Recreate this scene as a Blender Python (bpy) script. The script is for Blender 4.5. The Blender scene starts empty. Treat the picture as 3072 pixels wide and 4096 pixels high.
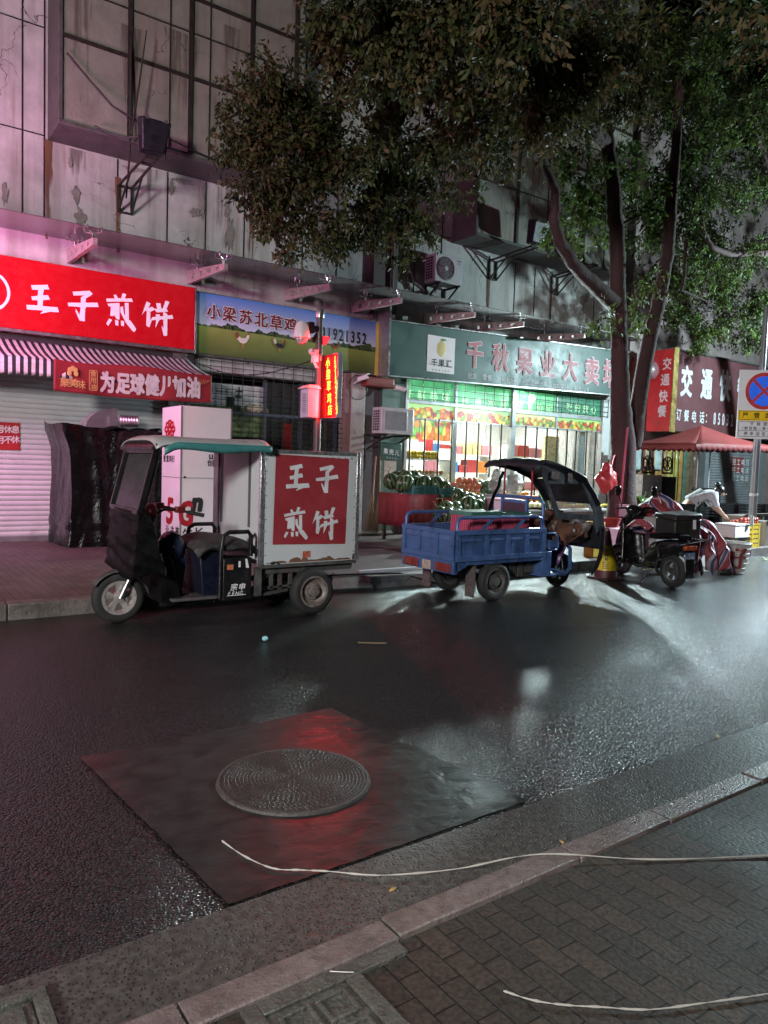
import bpy, bmesh, math, random
import numpy as np
from mathutils import Vector, Matrix
S = bpy.context.scene
COL = S.collection
R = math.radians
random.seed(7)
# ---------------------------------------------------------------- camera
FPX, EYE = 2950.0, 1.6
_a, _t, _r = R(54.55), math.atan(193 / FPX), math.atan(0.0326)
_d = Vector((math.cos(_t) * math.cos(_a), math.cos(_t) * math.sin(_a), -math.sin(_t)))
_r0 = Vector((math.sin(_a), -math.cos(_a), 0)); _u0 = _r0.cross(_d)
_rt = _r0 * math.cos(_r) + _u0 * math.sin(_r); _up = -_r0 * math.sin(_r) + _u0 * math.cos(_r)
cam = bpy.data.objects.new('camera', bpy.data.cameras.new('camera')); COL.objects.link(cam)
cam.matrix_world = Matrix(((_rt.x, _up.x, -_d.x, 0), (_rt.y, _up.y, -_d.y, 0), (_rt.z, _up.z, -_d.z, EYE), (0, 0, 0, 1)))
cam.data.sensor_fit = 'VERTICAL'; cam.data.sensor_height = 36; cam.data.lens = FPX / 4096 * 36
cam.data.clip_start = 0.05; cam.data.clip_end = 500
S.camera = cam
def at(px, py, x=None, y=None, z=None):
    """the point of the place seen at a pixel of the 3072x4096 photograph, on the plane x=, y= or z="""
    v = _d + _rt * ((px - 1536) / FPX) - _up * ((py - 2048) / FPX)
    t = x / v.x if x is not None else (y / v.y if y is not None else (z - EYE) / v.z)
    return Vector((v.x * t, v.y * t, EYE + v.z * t))
# ---------------------------------------------------------------- world, lamps, exposure
W = bpy.data.worlds.new('World'); S.world = W; W.use_nodes = True
nt = W.node_tree; bg = nt.nodes['Background']
sky = nt.nodes.new('ShaderNodeTexSky'); sky.sky_type = 'NISHITA'; sky.sun_disc = False
sky.sun_elevation = R(-5); sky.sun_rotation = R(200)
nt.links.new(sky.outputs[0], bg.inputs[0]); bg.inputs[1].default_value = 0.05
S.view_settings.view_transform = 'Standard'; S.view_settings.look = 'None'
S.view_settings.exposure = 1.0; S.view_settings.gamma = 1.0; S.view_settings.use_curve_mapping = False
S.cycles.use_denoising = True; S.cycles.use_adaptive_sampling = True; S.cycles.adaptive_threshold = 0.02
S.cycles.max_bounces = 6; S.cycles.diffuse_bounces = 3; S.cycles.glossy_bounces = 3; S.cycles.transparent_max_bounces = 12
S.cycles.sample_clamp_indirect = 6.0; S.cycles.caustics_reflective = False; S.cycles.caustics_refractive = False
def lamp(name, kind, loc, power, col, size=.2, aim=None, spot=None, blend=.6):
    l = bpy.data.lights.new(name, kind); l.energy = power; l.color = col
    if kind == 'AREA': l.shape = 'RECTANGLE'; l.size, l.size_y = size if isinstance(size, tuple) else (size, size)
    else: l.shadow_soft_size = size
    if spot: l.spot_size = R(spot); l.spot_blend = blend
    o = bpy.data.objects.new(name, l); COL.objects.link(o); o.location = loc
    if aim is not None: o.rotation_euler = (Vector(aim) - Vector(loc)).to_track_quat('-Z', 'Y').to_euler()
    return o
lamp('street_and_fill_light', 'POINT', (19.3, 7.2, 5.0), 1400, (.70, .95, 1), .12)
lamp('street_and_fill_light', 'SPOT', (18.4, 4.9, 4.7), 4300, (.74, .90, 1), .10, aim=(12.6, 6.2, .3), spot=62, blend=.9)
lamp('shop_neon_light', 'AREA', (-.5, 10.4, 4.1), 180, (1, .34, .72), (1.4, 1.2), aim=(1.9, 13.2, 4.3))
lamp('street_and_fill_light', 'SPOT', (-7.5, -1.5, 4.6), 3100, (1, .97, .95), .9, aim=(5.5, 11, 3.2), spot=84, blend=.75)
lamp('street_and_fill_light', 'SPOT', (-1.6, -1.2, 4.2), 240, (1, .97, .92), .3, aim=(.7, 2.5, 0), spot=52, blend=1)  # added fill spot behind the viewpoint, brightens the near gutter and road
lamp('street_and_fill_light', 'SPOT', (1.2, -1.6, 5.0), 300, (1, .98, .94), .2, aim=(1.8, 1.28, 0), spot=26, blend=1)  # added narrow spot that lays a pool of light on the near pavers
lamp('door_bulb_light', 'SPOT', (13.28, 12.56, 3.16), 1000, (.78, 1, 1), .12, aim=(7.5, 6.0, .3), spot=150, blend=.5)
for _x in (11.2, 14.8):
    lamp('ceiling_tube_light', 'AREA', (_x, 15.2, 3.42), 200, (.95, 1, .97), (2.4, .3), aim=(_x, 15.2, 0))
lamp('led_sign_light', 'AREA', (5.09, 8.46, 2.62), 24, (1, .03, .04), (.22, .8), aim=(0, 8.46, 2.4))
lamp('led_sign_light', 'AREA', (4.99, 8.60, 2.3), 1.2, (1, .03, .02), (.1, .3), aim=(4.9, 8.70, 2.3))
# ---------------------------------------------------------------- materials
def nd(t, kind, **kw):
    n = t.nodes.new('ShaderNode' + kind)
    for k, v in kw.items():
        if k.startswith('i'): n.inputs[int(k[1:])].default_value = v
        else: setattr(n, k, v)
    return n
def rgb(c): return (c[0], c[1], c[2], 1)
def mat(name, col, rough=.6, metal=0, var=.18, vs=6, bump=0, bs=60, spec=.5, emit=0, dirt=None, ds=3, dk=.55, stretch=None, alpha=None, coat=0, wear=0, wcol=(.1, .05, .03)):
    m = bpy.data.materials.new(name); m.use_nodes = True; t = m.node_tree; b = t.nodes['Principled BSDF']
    b.inputs['Roughness'].default_value = rough; b.inputs['Metallic'].default_value = metal
    b.inputs['Specular IOR Level'].default_value = spec; b.inputs['Coat Weight'].default_value = coat
    tc = nd(t, 'TexCoord'); mp = nd(t, 'Mapping'); t.links.new(tc.outputs['Object'], mp.inputs[0])
    if stretch: mp.inputs['Scale'].default_value = stretch
    n = nd(t, 'TexNoise'); n.inputs['Scale'].default_value = vs; n.inputs['Detail'].default_value = 6; n.inputs['Roughness'].default_value = .65
    t.links.new(mp.outputs[0], n.inputs['Vector'])
    mr = nd(t, 'MapRange'); mr.inputs[1].default_value = .3; mr.inputs[2].default_value = .7
    mr.inputs[3].default_value = 1 - var; mr.inputs[4].default_value = 1 + var
    t.links.new(n.outputs[0], mr.inputs[0])
    mx = nd(t, 'Mix', data_type='RGBA', blend_type='MULTIPLY'); mx.inputs[0].default_value = 1; mx.inputs[6].default_value = rgb(col)
    t.links.new(mr.outputs[0], mx.inputs[7]); out = mx.outputs[2]
    if dirt or wear:
        n2 = nd(t, 'TexNoise'); n2.inputs['Scale'].default_value = ds; n2.inputs['Detail'].default_value = 8; n2.inputs['Roughness'].default_value = .7
        t.links.new(mp.outputs[0], n2.inputs['Vector'])
        r2 = nd(t, 'MapRange'); r2.inputs[1].default_value = dk; r2.inputs[2].default_value = dk + .18; r2.inputs[4].default_value = .85
        t.links.new(n2.outputs[0], r2.inputs[0])
        m2 = nd(t, 'Mix', data_type='RGBA'); t.links.new(r2.outputs[0], m2.inputs[0]); t.links.new(out, m2.inputs[6]); m2.inputs[7].default_value = rgb(dirt or wcol); out = m2.outputs[2]
    t.links.new(out, b.inputs['Base Color'])
    rr = nd(t, 'MapRange'); rr.inputs[1].default_value = .3; rr.inputs[2].default_value = .7; rr.inputs[3].default_value = max(.02, rough - .12); rr.inputs[4].default_value = min(1, rough + .12)
    t.links.new(n.outputs[0], rr.inputs[0]); t.links.new(rr.outputs[0], b.inputs['Roughness'])
    if bump:
        n3 = nd(t, 'TexNoise'); n3.inputs['Scale'].default_value = bs; n3.inputs['Detail'].default_value = 4
        t.links.new(tc.outputs['Object'], n3.inputs['Vector'])
        bp = nd(t, 'Bump'); bp.inputs['Strength'].default_value = bump; bp.inputs['Distance'].default_value = .02
        t.links.new(n3.outputs[0], bp.inputs['Height']); t.links.new(bp.outputs[0], b.inputs['Normal'])
    if emit:
        t.links.new(out, b.inputs['Emission Color']); b.inputs['Emission Strength'].default_value = emit
    if alpha is not None: b.inputs['Alpha'].default_value = alpha
    return m
def glow(name, col, strength):
    m = bpy.data.materials.new(name); m.use_nodes = True; b = m.node_tree.nodes['Principled BSDF']
    b.inputs['Base Color'].default_value = rgb(col); b.inputs['Emission Color'].default_value = rgb(col); b.inputs['Emission Strength'].default_value = strength
    b.inputs['Roughness'].default_value = .4
    return m
def glass(name, tint=(.9, .95, .95), clear=.85, rough=.08, dif=.55):
    m = bpy.data.materials.new(name); m.use_nodes = True; t = m.node_tree; t.nodes.clear()
    o = nd(t, 'OutputMaterial'); mx = nd(t, 'MixShader'); tr = nd(t, 'BsdfTransparent'); g = nd(t, 'BsdfGlossy'); lw = nd(t, 'LayerWeight')
    tr.inputs[0].default_value = rgb(tint); g.inputs['Roughness'].default_value = rough; lw.inputs[0].default_value = .25
    n = nd(t, 'TexNoise'); n.inputs['Scale'].default_value = 5; n.inputs['Detail'].default_value = 6
    mr = nd(t, 'MapRange'); mr.inputs[3].default_value = (1 - clear) * .5; mr.inputs[4].default_value = (1 - clear) * 1.5
    t.links.new(n.outputs[0], mr.inputs[0]); ad = nd(t, 'Math', operation='ADD', use_clamp=True)
    ml = nd(t, 'Math', operation='MULTIPLY'); ml.inputs[1].default_value = .5; t.links.new(lw.outputs[0], ml.inputs[0])
    t.links.new(mr.outputs[0], ad.inputs[0]); t.links.new(ml.outputs[0], ad.inputs[1])
    d = nd(t, 'BsdfDiffuse'); d.inputs[0].default_value = (dif, dif, dif, 1); m2 = nd(t, 'MixShader'); m2.inputs[0].default_value = .35
    t.links.new(g.outputs[0], m2.inputs[1]); t.links.new(d.outputs[0], m2.inputs[2])
    t.links.new(ad.outputs[0], mx.inputs[0]); t.links.new(tr.outputs[0], mx.inputs[1]); t.links.new(m2.outputs[0], mx.inputs[2]); t.links.new(mx.outputs[0], o.inputs[0])
    return m
# ---------------------------------------------------------------- mesh builder and object helpers
WORLD = {}
class MB:
    def __init__(s): s.v = []; s.f = []; s.m = []; s.k = 0
    def add(s, vs, fs, mi=None):
        o = len(s.v); s.v += [tuple(p) for p in vs]
        for f in fs: s.f.append([i + o for i in f]); s.m.append(s.k if mi is None else mi)
        return s
    def box(s, x0, y0, z0, x1, y1, z1, mi=None):
        x0, x1 = min(x0, x1), max(x0, x1); y0, y1 = min(y0, y1), max(y0, y1); z0, z1 = min(z0, z1), max(z0, z1)
        return s.add([(x0, y0, z0), (x1, y0, z0), (x1, y1, z0), (x0, y1, z0), (x0, y0, z1), (x1, y0, z1), (x1, y1, z1), (x0, y1, z1)],
                     [(0, 3, 2, 1), (4, 5, 6, 7), (0, 1, 5, 4), (1, 2, 6, 5), (2, 3, 7, 6), (3, 0, 4, 7)], mi)
    def hexa(s, p, mi=None):
        return s.add(p, [(0, 3, 2, 1), (4, 5, 6, 7), (0, 1, 5, 4), (1, 2, 6, 5), (2, 3, 7, 6), (3, 0, 4, 7)], mi)
    def bar(s, a, b, w, h=None, mi=None, up=(0, 0, 1)):
        a, b = Vector(a), Vector(b); h = h or w; d = (b - a).normalized(); u = Vector(up)
        if abs(d.dot(u)) > .98: u = Vector((0, 1, 0))
        sd = d.cross(u).normalized() * (w / 2); u = sd.cross(d).normalized() * (h / 2)
        return s.hexa([a - sd - u, a + sd - u, b + sd - u, b - sd - u, a - sd + u, a + sd + u, b + sd + u, b - sd + u], mi)
    def tube(s, pts, r, n=8, mi=None, closed=False):
        pts = [Vector(p) for p in pts]; k = len(pts); rr = r if isinstance(r, (list, tuple)) else [r] * k
        up = None; rings = []
        for i, p in enumerate(pts):
            d = (pts[min(i + 1, k - 1)] - pts[max(i - 1, 0)]).normalized()
            if up is None:
                up = Vector((0, 0, 1)) if abs(d.z) < .9 else Vector((1, 0, 0))
            sd = d.cross(up).normalized(); up = sd.cross(d).normalized()
            rings.append([p + (sd * math.cos(2 * math.pi * j / n) + up * math.sin(2 * math.pi * j / n)) * rr[i] for j in range(n)])
        vs = [q for g in rings for q in g]; fs = []
        for i in range(k - 1):
            for j in range(n):
                j2 = (j + 1) % n; fs.append((i * n + j, i * n + j2, (i + 1) * n + j2, (i + 1) * n + j))
        fs.append(tuple(range(n - 1, -1, -1))); fs.append(tuple(range((k - 1) * n, k * n)))
        return s.add(vs, fs, mi)
    def lathe(s, prof, c=(0, 0, 0), axis='z', n=24, mi=None):
        """prof: (radius, height) pairs along the axis"""
        vs = []; fs = []
        for r, h in prof:
            for j in range(n):
                a = 2 * math.pi * j / n; p, q = r * math.cos(a), r * math.sin(a)
                vs.append(Vector(c) + Vector({'z': (p, q, h), 'y': (p, h, q), 'x': (h, p, q)}[axis]))
        for i in range(len(prof) - 1):
            for j in range(n): j2 = (j + 1) % n; fs.append((i * n + j, i * n + j2, (i + 1) * n + j2, (i + 1) * n + j))
        if len(prof) == 2:                         # a plain disc or puck is closed; longer profiles stay open where they end off the axis
            if prof[0][0] > 1e-6: fs.append(tuple(range(n - 1, -1, -1)))
            if prof[-1][0] > 1e-6: fs.append(tuple(range((len(prof) - 1) * n, len(prof) * n)))
        return s.add(vs, fs, mi)
    def ell(s, c, r, n=14, m=9, mi=None, fn=None):
        vs = []; fs = []
        for i in range(m + 1):
            t = math.pi * i / m
            for j in range(n):
                a = 2 * math.pi * j / n; q = Vector((math.sin(t) * math.cos(a), math.sin(t) * math.sin(a), math.cos(t)))
                k = fn(q) if fn else 1
                vs.append((c[0] + r[0] * q.x * k, c[1] + r[1] * q.y * k, c[2] + r[2] * q.z * k))
        for i in range(m):
            for j in range(n): j2 = (j + 1) % n; fs.append((i * n + j, (i + 1) * n + j, (i + 1) * n + j2, i * n + j2))
        return s.add(vs, fs, mi)
    def prism(s, poly, fn, d, mi=None):
        """poly of 2D points, fn(u, v, w) -> place; extruded from w=0 to w=d"""
        n = len(poly); vs = [fn(u, v, 0) for u, v in poly] + [fn(u, v, d) for u, v in poly]
        return s.add(vs, [tuple(range(n - 1, -1, -1)), tuple(range(n, 2 * n))] + [(i, (i + 1) % n, n + (i + 1) % n, n + i) for i in range(n)], mi)
    def sheet(s, fn, nu, nv, mi=None, wrap=False):
        vs = [fn(i / nu, j / nv) for j in range(nv + 1) for i in range(nu + 1)]
        return s.add(vs, [(j * (nu + 1) + i, j * (nu + 1) + i + 1, (j + 1) * (nu + 1) + i + 1, (j + 1) * (nu + 1) + i) for j in range(nv) for i in range(nu)], mi)
    def build(s, name, mats, parent=None, smooth=40, bevel=0, solid=0, sub=0):
        me = bpy.data.meshes.new(name); o = bpy.data.objects.new(name, me); COL.objects.link(o)
        off = Vector((0, 0, 0))
        if parent is not None:
            r = parent
            while r.parent is not None: r = r.parent
            off = WORLD.get(r.name, off); o.parent = parent
        me.from_pydata([(p[0] - off[0], p[1] - off[1], p[2] - off[2]) for p in s.v], [], s.f)
        mats = mats if isinstance(mats, (list, tuple)) else [mats]
        for q in mats: me.materials.append(q)
        if len(mats) > 1: me.polygons.foreach_set('material_index', s.m)
        bm = bmesh.new(); bm.from_mesh(me); bmesh.ops.recalc_face_normals(bm, faces=bm.faces); bm.to_mesh(me); bm.free()
        if smooth:
            me.polygons.foreach_set('use_smooth', [True] * len(me.polygons)); me.set_sharp_from_angle(angle=R(smooth))
        if solid: q = o.modifiers.new('thickness', 'SOLIDIFY'); q.thickness = solid; q.offset = 0
        if sub: q = o.modifiers.new('round', 'SUBSURF'); q.levels = q.render_levels = sub
        if bevel: q = o.modifiers.new('edge', 'BEVEL'); q.width = bevel; q.segments = 2; q.limit_method = 'ANGLE'; q.angle_limit = R(50)
        me.update(); return o
def tag(o, label=None, cat=None, group=None, kind=None):
    for k, v in (('label', label), ('category', cat), ('group', group), ('kind', kind)):
        if v: o[k] = v
    return o
def thing(name, label, cat, loc=(0, 0, 0), rz=0, group=None, world=True):
    o = bpy.data.objects.new(name, None); COL.objects.link(o); o.location = loc; o.rotation_euler = (0, 0, rz); o.empty_display_size = .1
    tag(o, label, cat, group)
    if world: WORLD[o.name] = Vector(loc)
    return o
def copy_tree(o, parent=None):
    c = o.copy(); COL.objects.link(c)
    if parent is not None: c.parent = parent; c.matrix_parent_inverse = o.matrix_parent_inverse.copy()
    for ch in list(o.children): copy_tree(ch, c)
    return c
def struct(o): o['kind'] = 'structure'; return o
_font = {}
def glyphs(body, off=0.0, res=3):
    k = (body, off)
    if k not in _font:
        c = bpy.data.curves.new('t', 'FONT'); c.body = body; c.offset = off; c.resolution_u = res; c.fill_mode = 'FRONT'
        o = bpy.data.objects.new('t', c); COL.objects.link(o); bpy.context.view_layer.update()
        m = o.evaluated_get(bpy.context.evaluated_depsgraph_get()).to_mesh()
        _font[k] = ([(p.co.x, p.co.y) for p in m.vertices], [tuple(f.vertices) for f in m.polygons])
        bpy.data.objects.remove(o); bpy.data.curves.remove(c)
    return _font[k]
def write(mb, body, p, u, v, h, pitch=None, off=0.0, sx=1.0, mi=None, center=True, slant=0):
    """each character of body flat on the plane of u, v; its cell centre starts at p, pitch apart along u (or vector)"""
    u, v, p = Vector(u).normalized(), Vector(v).normalized(), Vector(p)
    st = pitch if isinstance(pitch, Vector) else u * (pitch if pitch is not None else h * 1.05)
    for i, ch in enumerate(body):
        if ch == ' ': continue
        vs, fs = glyphs(ch)
        if not vs: continue
        cj = ord(ch) > 0x2e80
        cx = .5 if cj else (min(a for a, b in vs) + max(a for a, b in vs)) / 2
        cy = .36 if cj else .36
        c = p + st * i
        nn = u.cross(v); o = off * .9
        for k, (da, db) in enumerate(((0, 0),) if not o else ((o / sx, o), (-o / sx, -o), (o / sx, -o), (-o / sx, o), (0, o * 1.3), (o * 1.3 / sx, 0), (-o * 1.3 / sx, 0), (0, -o * 1.3), (0, 0))):   # heavier strokes: the same character struck again a hair aside
            mb.add([c + u * ((a + da - cx + slant * (b - cy)) * h * sx) + v * ((b + db - cy) * h) + nn * (.00025 * k) for a, b in vs], fs, mi)
    return mb
X, Y, Z = Vector((1, 0, 0)), Vector((0, 1, 0)), Vector((0, 0, 1))
# ================================================================ ground
def ground_mat(name, col, kind):
    m = bpy.data.materials.new(name); m.use_nodes = True; t = m.node_tree; b = t.nodes['Principled BSDF']; L = t.links.new
    tc = nd(t, 'TexCoord'); big = nd(t, 'TexNoise'); big.inputs['Scale'].default_value = .9; big.inputs['Detail'].default_value = 7; L(tc.outputs['Object'], big.inputs['Vector'])
    gr = nd(t, 'TexVoronoi'); fine = nd(t, 'TexNoise'); L(tc.outputs['Object'], gr.inputs['Vector']); L(tc.outputs['Object'], fine.inputs['Vector'])
    bp = nd(t, 'Bump'); ramp = nd(t, 'MapRange'); L(big.outputs[0], ramp.inputs[0]); ramp.inputs[1].default_value = .35; ramp.inputs[2].default_value = .65
    mx = nd(t, 'Mix', data_type='RGBA', blend_type='MULTIPLY'); mx.inputs[0].default_value = 1; mx.inputs[6].default_value = rgb(col)
    if kind == 'asphalt': big.inputs['Scale'].default_value = 2.4
    v = nd(t, 'MapRange'); v.inputs[1].default_value = .3; v.inputs[2].default_value = .7; v.inputs[3].default_value = .55; v.inputs[4].default_value = 1.5
    rg = nd(t, 'MapRange'); L(ramp.outputs[0], rg.inputs[0])
    if kind == 'asphalt':
        gr.inputs['Scale'].default_value = 88; fine.inputs['Scale'].default_value = 60; fine.inputs['Detail'].default_value = 5
        gr.inputs['Randomness'].default_value = 1
        L(fine.outputs[0], v.inputs[0]); rg.inputs[3].default_value = .21; rg.inputs[4].default_value = .27
        h = nd(t, 'Math', operation='MULTIPLY_ADD'); L(gr.outputs['Distance'], h.inputs[0]); h.inputs[1].default_value = -1.5; hf = nd(t, 'Math', operation='MULTIPLY'); hf.inputs[1].default_value = .6; L(fine.outputs[0], hf.inputs[0]); L(hf.outputs[0], h.inputs[2])
        ch = nd(t, 'SeparateColor'); L(gr.outputs['Color'], ch.inputs[0]); cm = nd(t, 'MapRange'); cm.inputs[1].default_value = .0; cm.inputs[2].default_value = 1; cm.inputs[3].default_value = .35; cm.inputs[4].default_value = 2.0; L(ch.outputs[0], cm.inputs[0])   # each stone chip its own grey
        cx_ = nd(t, 'Mix', data_type='RGBA', blend_type='MULTIPLY'); cx_.inputs[0].default_value = 1; cx_.inputs[6].default_value = rgb(col); L(cm.outputs[0], cx_.inputs[7]); L(cx_.outputs[2], mx.inputs[6])
        L(h.outputs[0], bp.inputs['Height']); bp.inputs['Distance'].default_value = .011; bp.inputs['Strength'].default_value = .6
    elif kind == 'screed':
        fine.inputs['Scale'].default_value = 7; fine.inputs['Detail'].default_value = 10; fine.inputs['Distortion'].default_value = .4
        mp = nd(t, 'Mapping'); mp.inputs['Scale'].default_value = (1, 1.5, 1); mp.inputs['Rotation'].default_value = (0, 0, .9); L(tc.outputs['Object'], mp.inputs[0]); L(mp.outputs[0], fine.inputs['Vector'])
        L(fine.outputs[0], v.inputs[0]); rg.inputs[3].default_value = .2; rg.inputs[4].default_value = .42
        L(fine.outputs[0], bp.inputs['Height']); bp.inputs['Distance'].default_value = .03; bp.inputs['Strength'].default_value = .22
    elif kind == 'rough':
        gr.inputs['Scale'].default_value = 64; fine.inputs['Scale'].default_value = 30; fine.inputs['Detail'].default_value = 8
        L(fine.outputs[0], v.inputs[0]); rg.inputs[3].default_value = .36; rg.inputs[4].default_value = .58
        st = nd(t, 'MapRange'); L(gr.outputs['Distance'], st.inputs[0]); st.inputs[1].default_value = .18; st.inputs[2].default_value = .42
        h = nd(t, 'Math', operation='MULTIPLY_ADD'); L(st.outputs[0], h.inputs[0]); h.inputs[1].default_value = .8; L(fine.outputs[0], h.inputs[2]); sc_ = nd(t, 'MapRange'); sc_.inputs[3].default_value = .3; sc_.inputs[4].default_value = 1.25; L(st.outputs[0], sc_.inputs[0]); cx_ = nd(t, 'Mix', data_type='RGBA', blend_type='MULTIPLY'); cx_.inputs[0].default_value = 1; cx_.inputs[6].default_value = rgb(col); L(sc_.outputs[0], cx_.inputs[7]); L(cx_.outputs[2], mx.inputs[6])
        L(h.outputs[0], bp.inputs['Height']); bp.inputs['Distance'].default_value = .007; bp.inputs['Strength'].default_value = .5
    elif kind.startswith('paver'):
        mp = nd(t, 'Mapping'); mp.inputs['Rotation'].default_value = (0, 0, R(90 if kind == 'paver' else 90)); L(tc.outputs['Object'], mp.inputs[0])
        br = nd(t, 'TexBrick'); L(mp.outputs[0], br.inputs['Vector']); br.inputs['Scale'].default_value = 1; br.inputs['Mortar Size'].default_value = .0035
        br.inputs['Mortar Smooth'].default_value = .35; br.inputs['Bias'].default_value = 0; br.inputs['Brick Width'].default_value = .17; br.inputs['Row Height'].default_value = .088
        br.inputs[1].default_value = rgb([c * .8 for c in col]); br.inputs[2].default_value = rgb([col[0] * 1.3, col[1] * 1.15, col[2] * 1.1]); br.inputs[3].default_value = (.006, .007, .006, 1)
        fine.inputs['Scale'].default_value = 60; fine.inputs['Detail'].default_value = 8; L(fine.outputs[0], v.inputs[0]); L(br.outputs[0], mx.inputs[6])
        rg.inputs[3].default_value = .5; rg.inputs[4].default_value = .72
        h = nd(t, 'Math', operation='MULTIPLY_ADD'); L(br.outputs[1], h.inputs[0]); h.inputs[1].default_value = -1.0; fs_ = nd(t, 'Math', operation='MULTIPLY'); fs_.inputs[1].default_value = .35; L(fine.outputs[0], fs_.inputs[0]); L(fs_.outputs[0], h.inputs[2])
        L(h.outputs[0], bp.inputs['Height']); bp.inputs['Distance'].default_value = .012; bp.inputs['Strength'].default_value = .7
    b.inputs['Specular IOR Level'].default_value = .6 if kind == 'asphalt' else .5
    L(v.outputs[0], mx.inputs[7]); L(mx.outputs[2], b.inputs['Base Color']); L(rg.outputs[0], b.inputs['Roughness']); L(bp.outputs[0], b.inputs['Normal'])
    return m
ASPH = ground_mat('wet asphalt', (.014, .0146, .0144), 'asphalt')
SCREED = ground_mat('wet cement patch', (.023, .022, .022), 'screed')
ROUGH = ground_mat('worn washed concrete', (.052, .050, .046), 'rough')
PAVE = ground_mat('damp brick pavers', (.042, .036, .030), 'paver')
PAVE2 = ground_mat('damp far pavers', (.10, .075, .07), 'paver2')
GRAN = mat('kerb granite', (.17, .14, .135), .34, var=.3, vs=22, bump=.35, bs=90, dirt=(.08, .07, .06), ds=5, dk=.5)
GRAN2 = mat('old kerb concrete', (.15, .13, .12), .55, var=.35, vs=14, bump=.5, bs=60, dirt=(.05, .04, .04), ds=3, dk=.48)
def slab(name, x0, y0, x1, y1, z, m): return struct(MB().add([(x0, y0, z), (x1, y0, z), (x1, y1, z), (x0, y1, z)], [(0, 1, 2, 3)]).build(name, m, smooth=0))
slab('ground', -120, -120, 160, 160, -.03, ROUGH)
slab('road', -40, 2.36, 60, 7.68, 0, ASPH)
slab('gutter', -40, 1.97, 60, 2.356, .004, ROUGH)
g = MB()                                                   # near pavement with a real opening for the service cover
g.add([(-30, -10, .03), (60, -10, .03), (60, 1.845, .03), (-30, 1.845, .03)], [(0, 1, 2, 3)])
struct(g.build('pavement_near', PAVE, smooth=0))
slab('pavement_far', -40, 7.86, 60, 30, .15, PAVE2)
k = MB(); xs = [-3.0, -1.9, -.8, .08, .72, 1.44, 2.35, 2.96, 3.75, 4.6, 5.6, 6.6, 7.6, 8.6, 9.6]
random.seed(3)
for i in range(len(xs) - 1):
    j = random.uniform(-.006, .006)
    k.box(xs[i] + .004, 1.85 + j, -.05, xs[i + 1] - .004, 1.965 + j, .045 + random.uniform(-.004, .004))
struct(k.build('kerb_near', GRAN, bevel=.006))
k = MB(); x = -12.0
while x < 30:
    w = random.uniform(.9, 1.1); j = random.uniform(-.008, .008)
    if not 4.15 < x < 5.2: k.box(x + .004, 7.68 + j, -.05, x + w - .004, 7.86, .155 + random.uniform(-.004, .004))
    else: k.hexa([(x + .004, 7.60, -.05), (x + w - .004, 7.60, -.05), (x + w - .004, 7.86, -.05), (x + .004, 7.86, -.05), (x + .004, 7.60, .05), (x + w - .004, 7.60, .05), (x + w - .004, 7.86, .15), (x + .004, 7.86, .15)])
    x += w
struct(k.build('kerb_far', GRAN2, bevel=.012))
# cement square round the manhole, gutter patch beside it
random.seed(8); cs_ = [(.93, 3.99), (1.06, 2.372), (2.60, 2.385), (2.48, 4.0)]; pl_ = []
for i in range(4):
    (xa, ya), (xb, yb_) = cs_[i], cs_[(i + 1) % 4]
    for t in range(26): pl_.append((xa + (xb - xa) * t / 26 + random.uniform(-.004, .004), max(2.366, ya + (yb_ - ya) * t / 26 + random.uniform(-.004, .004)), .006))
p = MB().add(pl_, [tuple(range(len(pl_)))])
0 and p.add([(1.98, 2.371, .008), (2.05, 2.22, .008), (2.16, 2.06, .008), (2.27, 1.99, .008), (2.36, 2.06, .008), (2.45, 2.2, .008), (2.58, 2.371, .008)], [(0, 1, 2, 3, 4, 5, 6)])
struct(p.build('road_patch', SCREED, smooth=0))
# crack lines and broken kerb crumbs
IRON = mat('cast iron', (.06, .057, .054), .44, metal=.5, var=.3, vs=20, bump=.3, bs=120)
mc = thing('manhole_cover', 'round cast iron manhole cover of raised studs in the wet cement square', 'manhole cover', (1.755, 3.165, .008))
m = MB(); m.lathe([(.360, .0), (.360, .012), (.0, .012)], (1.755, 3.165, .008), n=64)
for ring in range(1, 20):
    r = .0182 * ring; n = int(2 * math.pi * r / .024)
    for j in range(n):
        a = 2 * math.pi * j / n + ring * 1.7; cx, cy = 1.755 + r * math.cos(a), 3.165 + r * math.sin(a); q = .0066
        ca, sa = math.cos(a) * q, math.sin(a) * q
        m.add([(cx + ca - sa, cy + sa + ca, .0195), (cx - ca - sa, cy - sa + ca, .0195), (cx - ca + sa, cy - sa - ca, .0195), (cx + ca + sa, cy + sa - ca, .0195), (cx, cy, .0245)], [(0, 1, 4), (1, 2, 4), (2, 3, 4), (3, 0, 4)])
m.build('plate', IRON, mc, smooth=20)
MB().lathe([(.363, .0), (.363, .014), (.380, .012), (.384, .0)], (1.755, 3.165, .006), n=64).build('frame', mat('manhole ring', (.06, .054, .05), .6, var=.4, vs=30, bump=.4), mc)
sc = thing('service_cover', 'square concrete inspection cover with a raised square pattern beside the near kerb', 'service cover', (1.0, 1.66, .03))
CONC = mat('damp cover concrete', (.085, .085, .075), .45, var=.3, vs=18, bump=.5, bs=70)
f = MB()
for a in ((.91, 1.78, 1.42, 1.835), (.91, 1.32, 1.42, 1.375), (.86, 1.32, .91, 1.835), (1.18, 1.375, 1.235, 1.78)):
    f.box(a[0], a[1], .0, a[2], a[3], .043)
f.box(.91, 1.375, 0, 1.18, 1.78, .034); f.build('frame', CONC, sc, bevel=.004)
f = MB()
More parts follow.
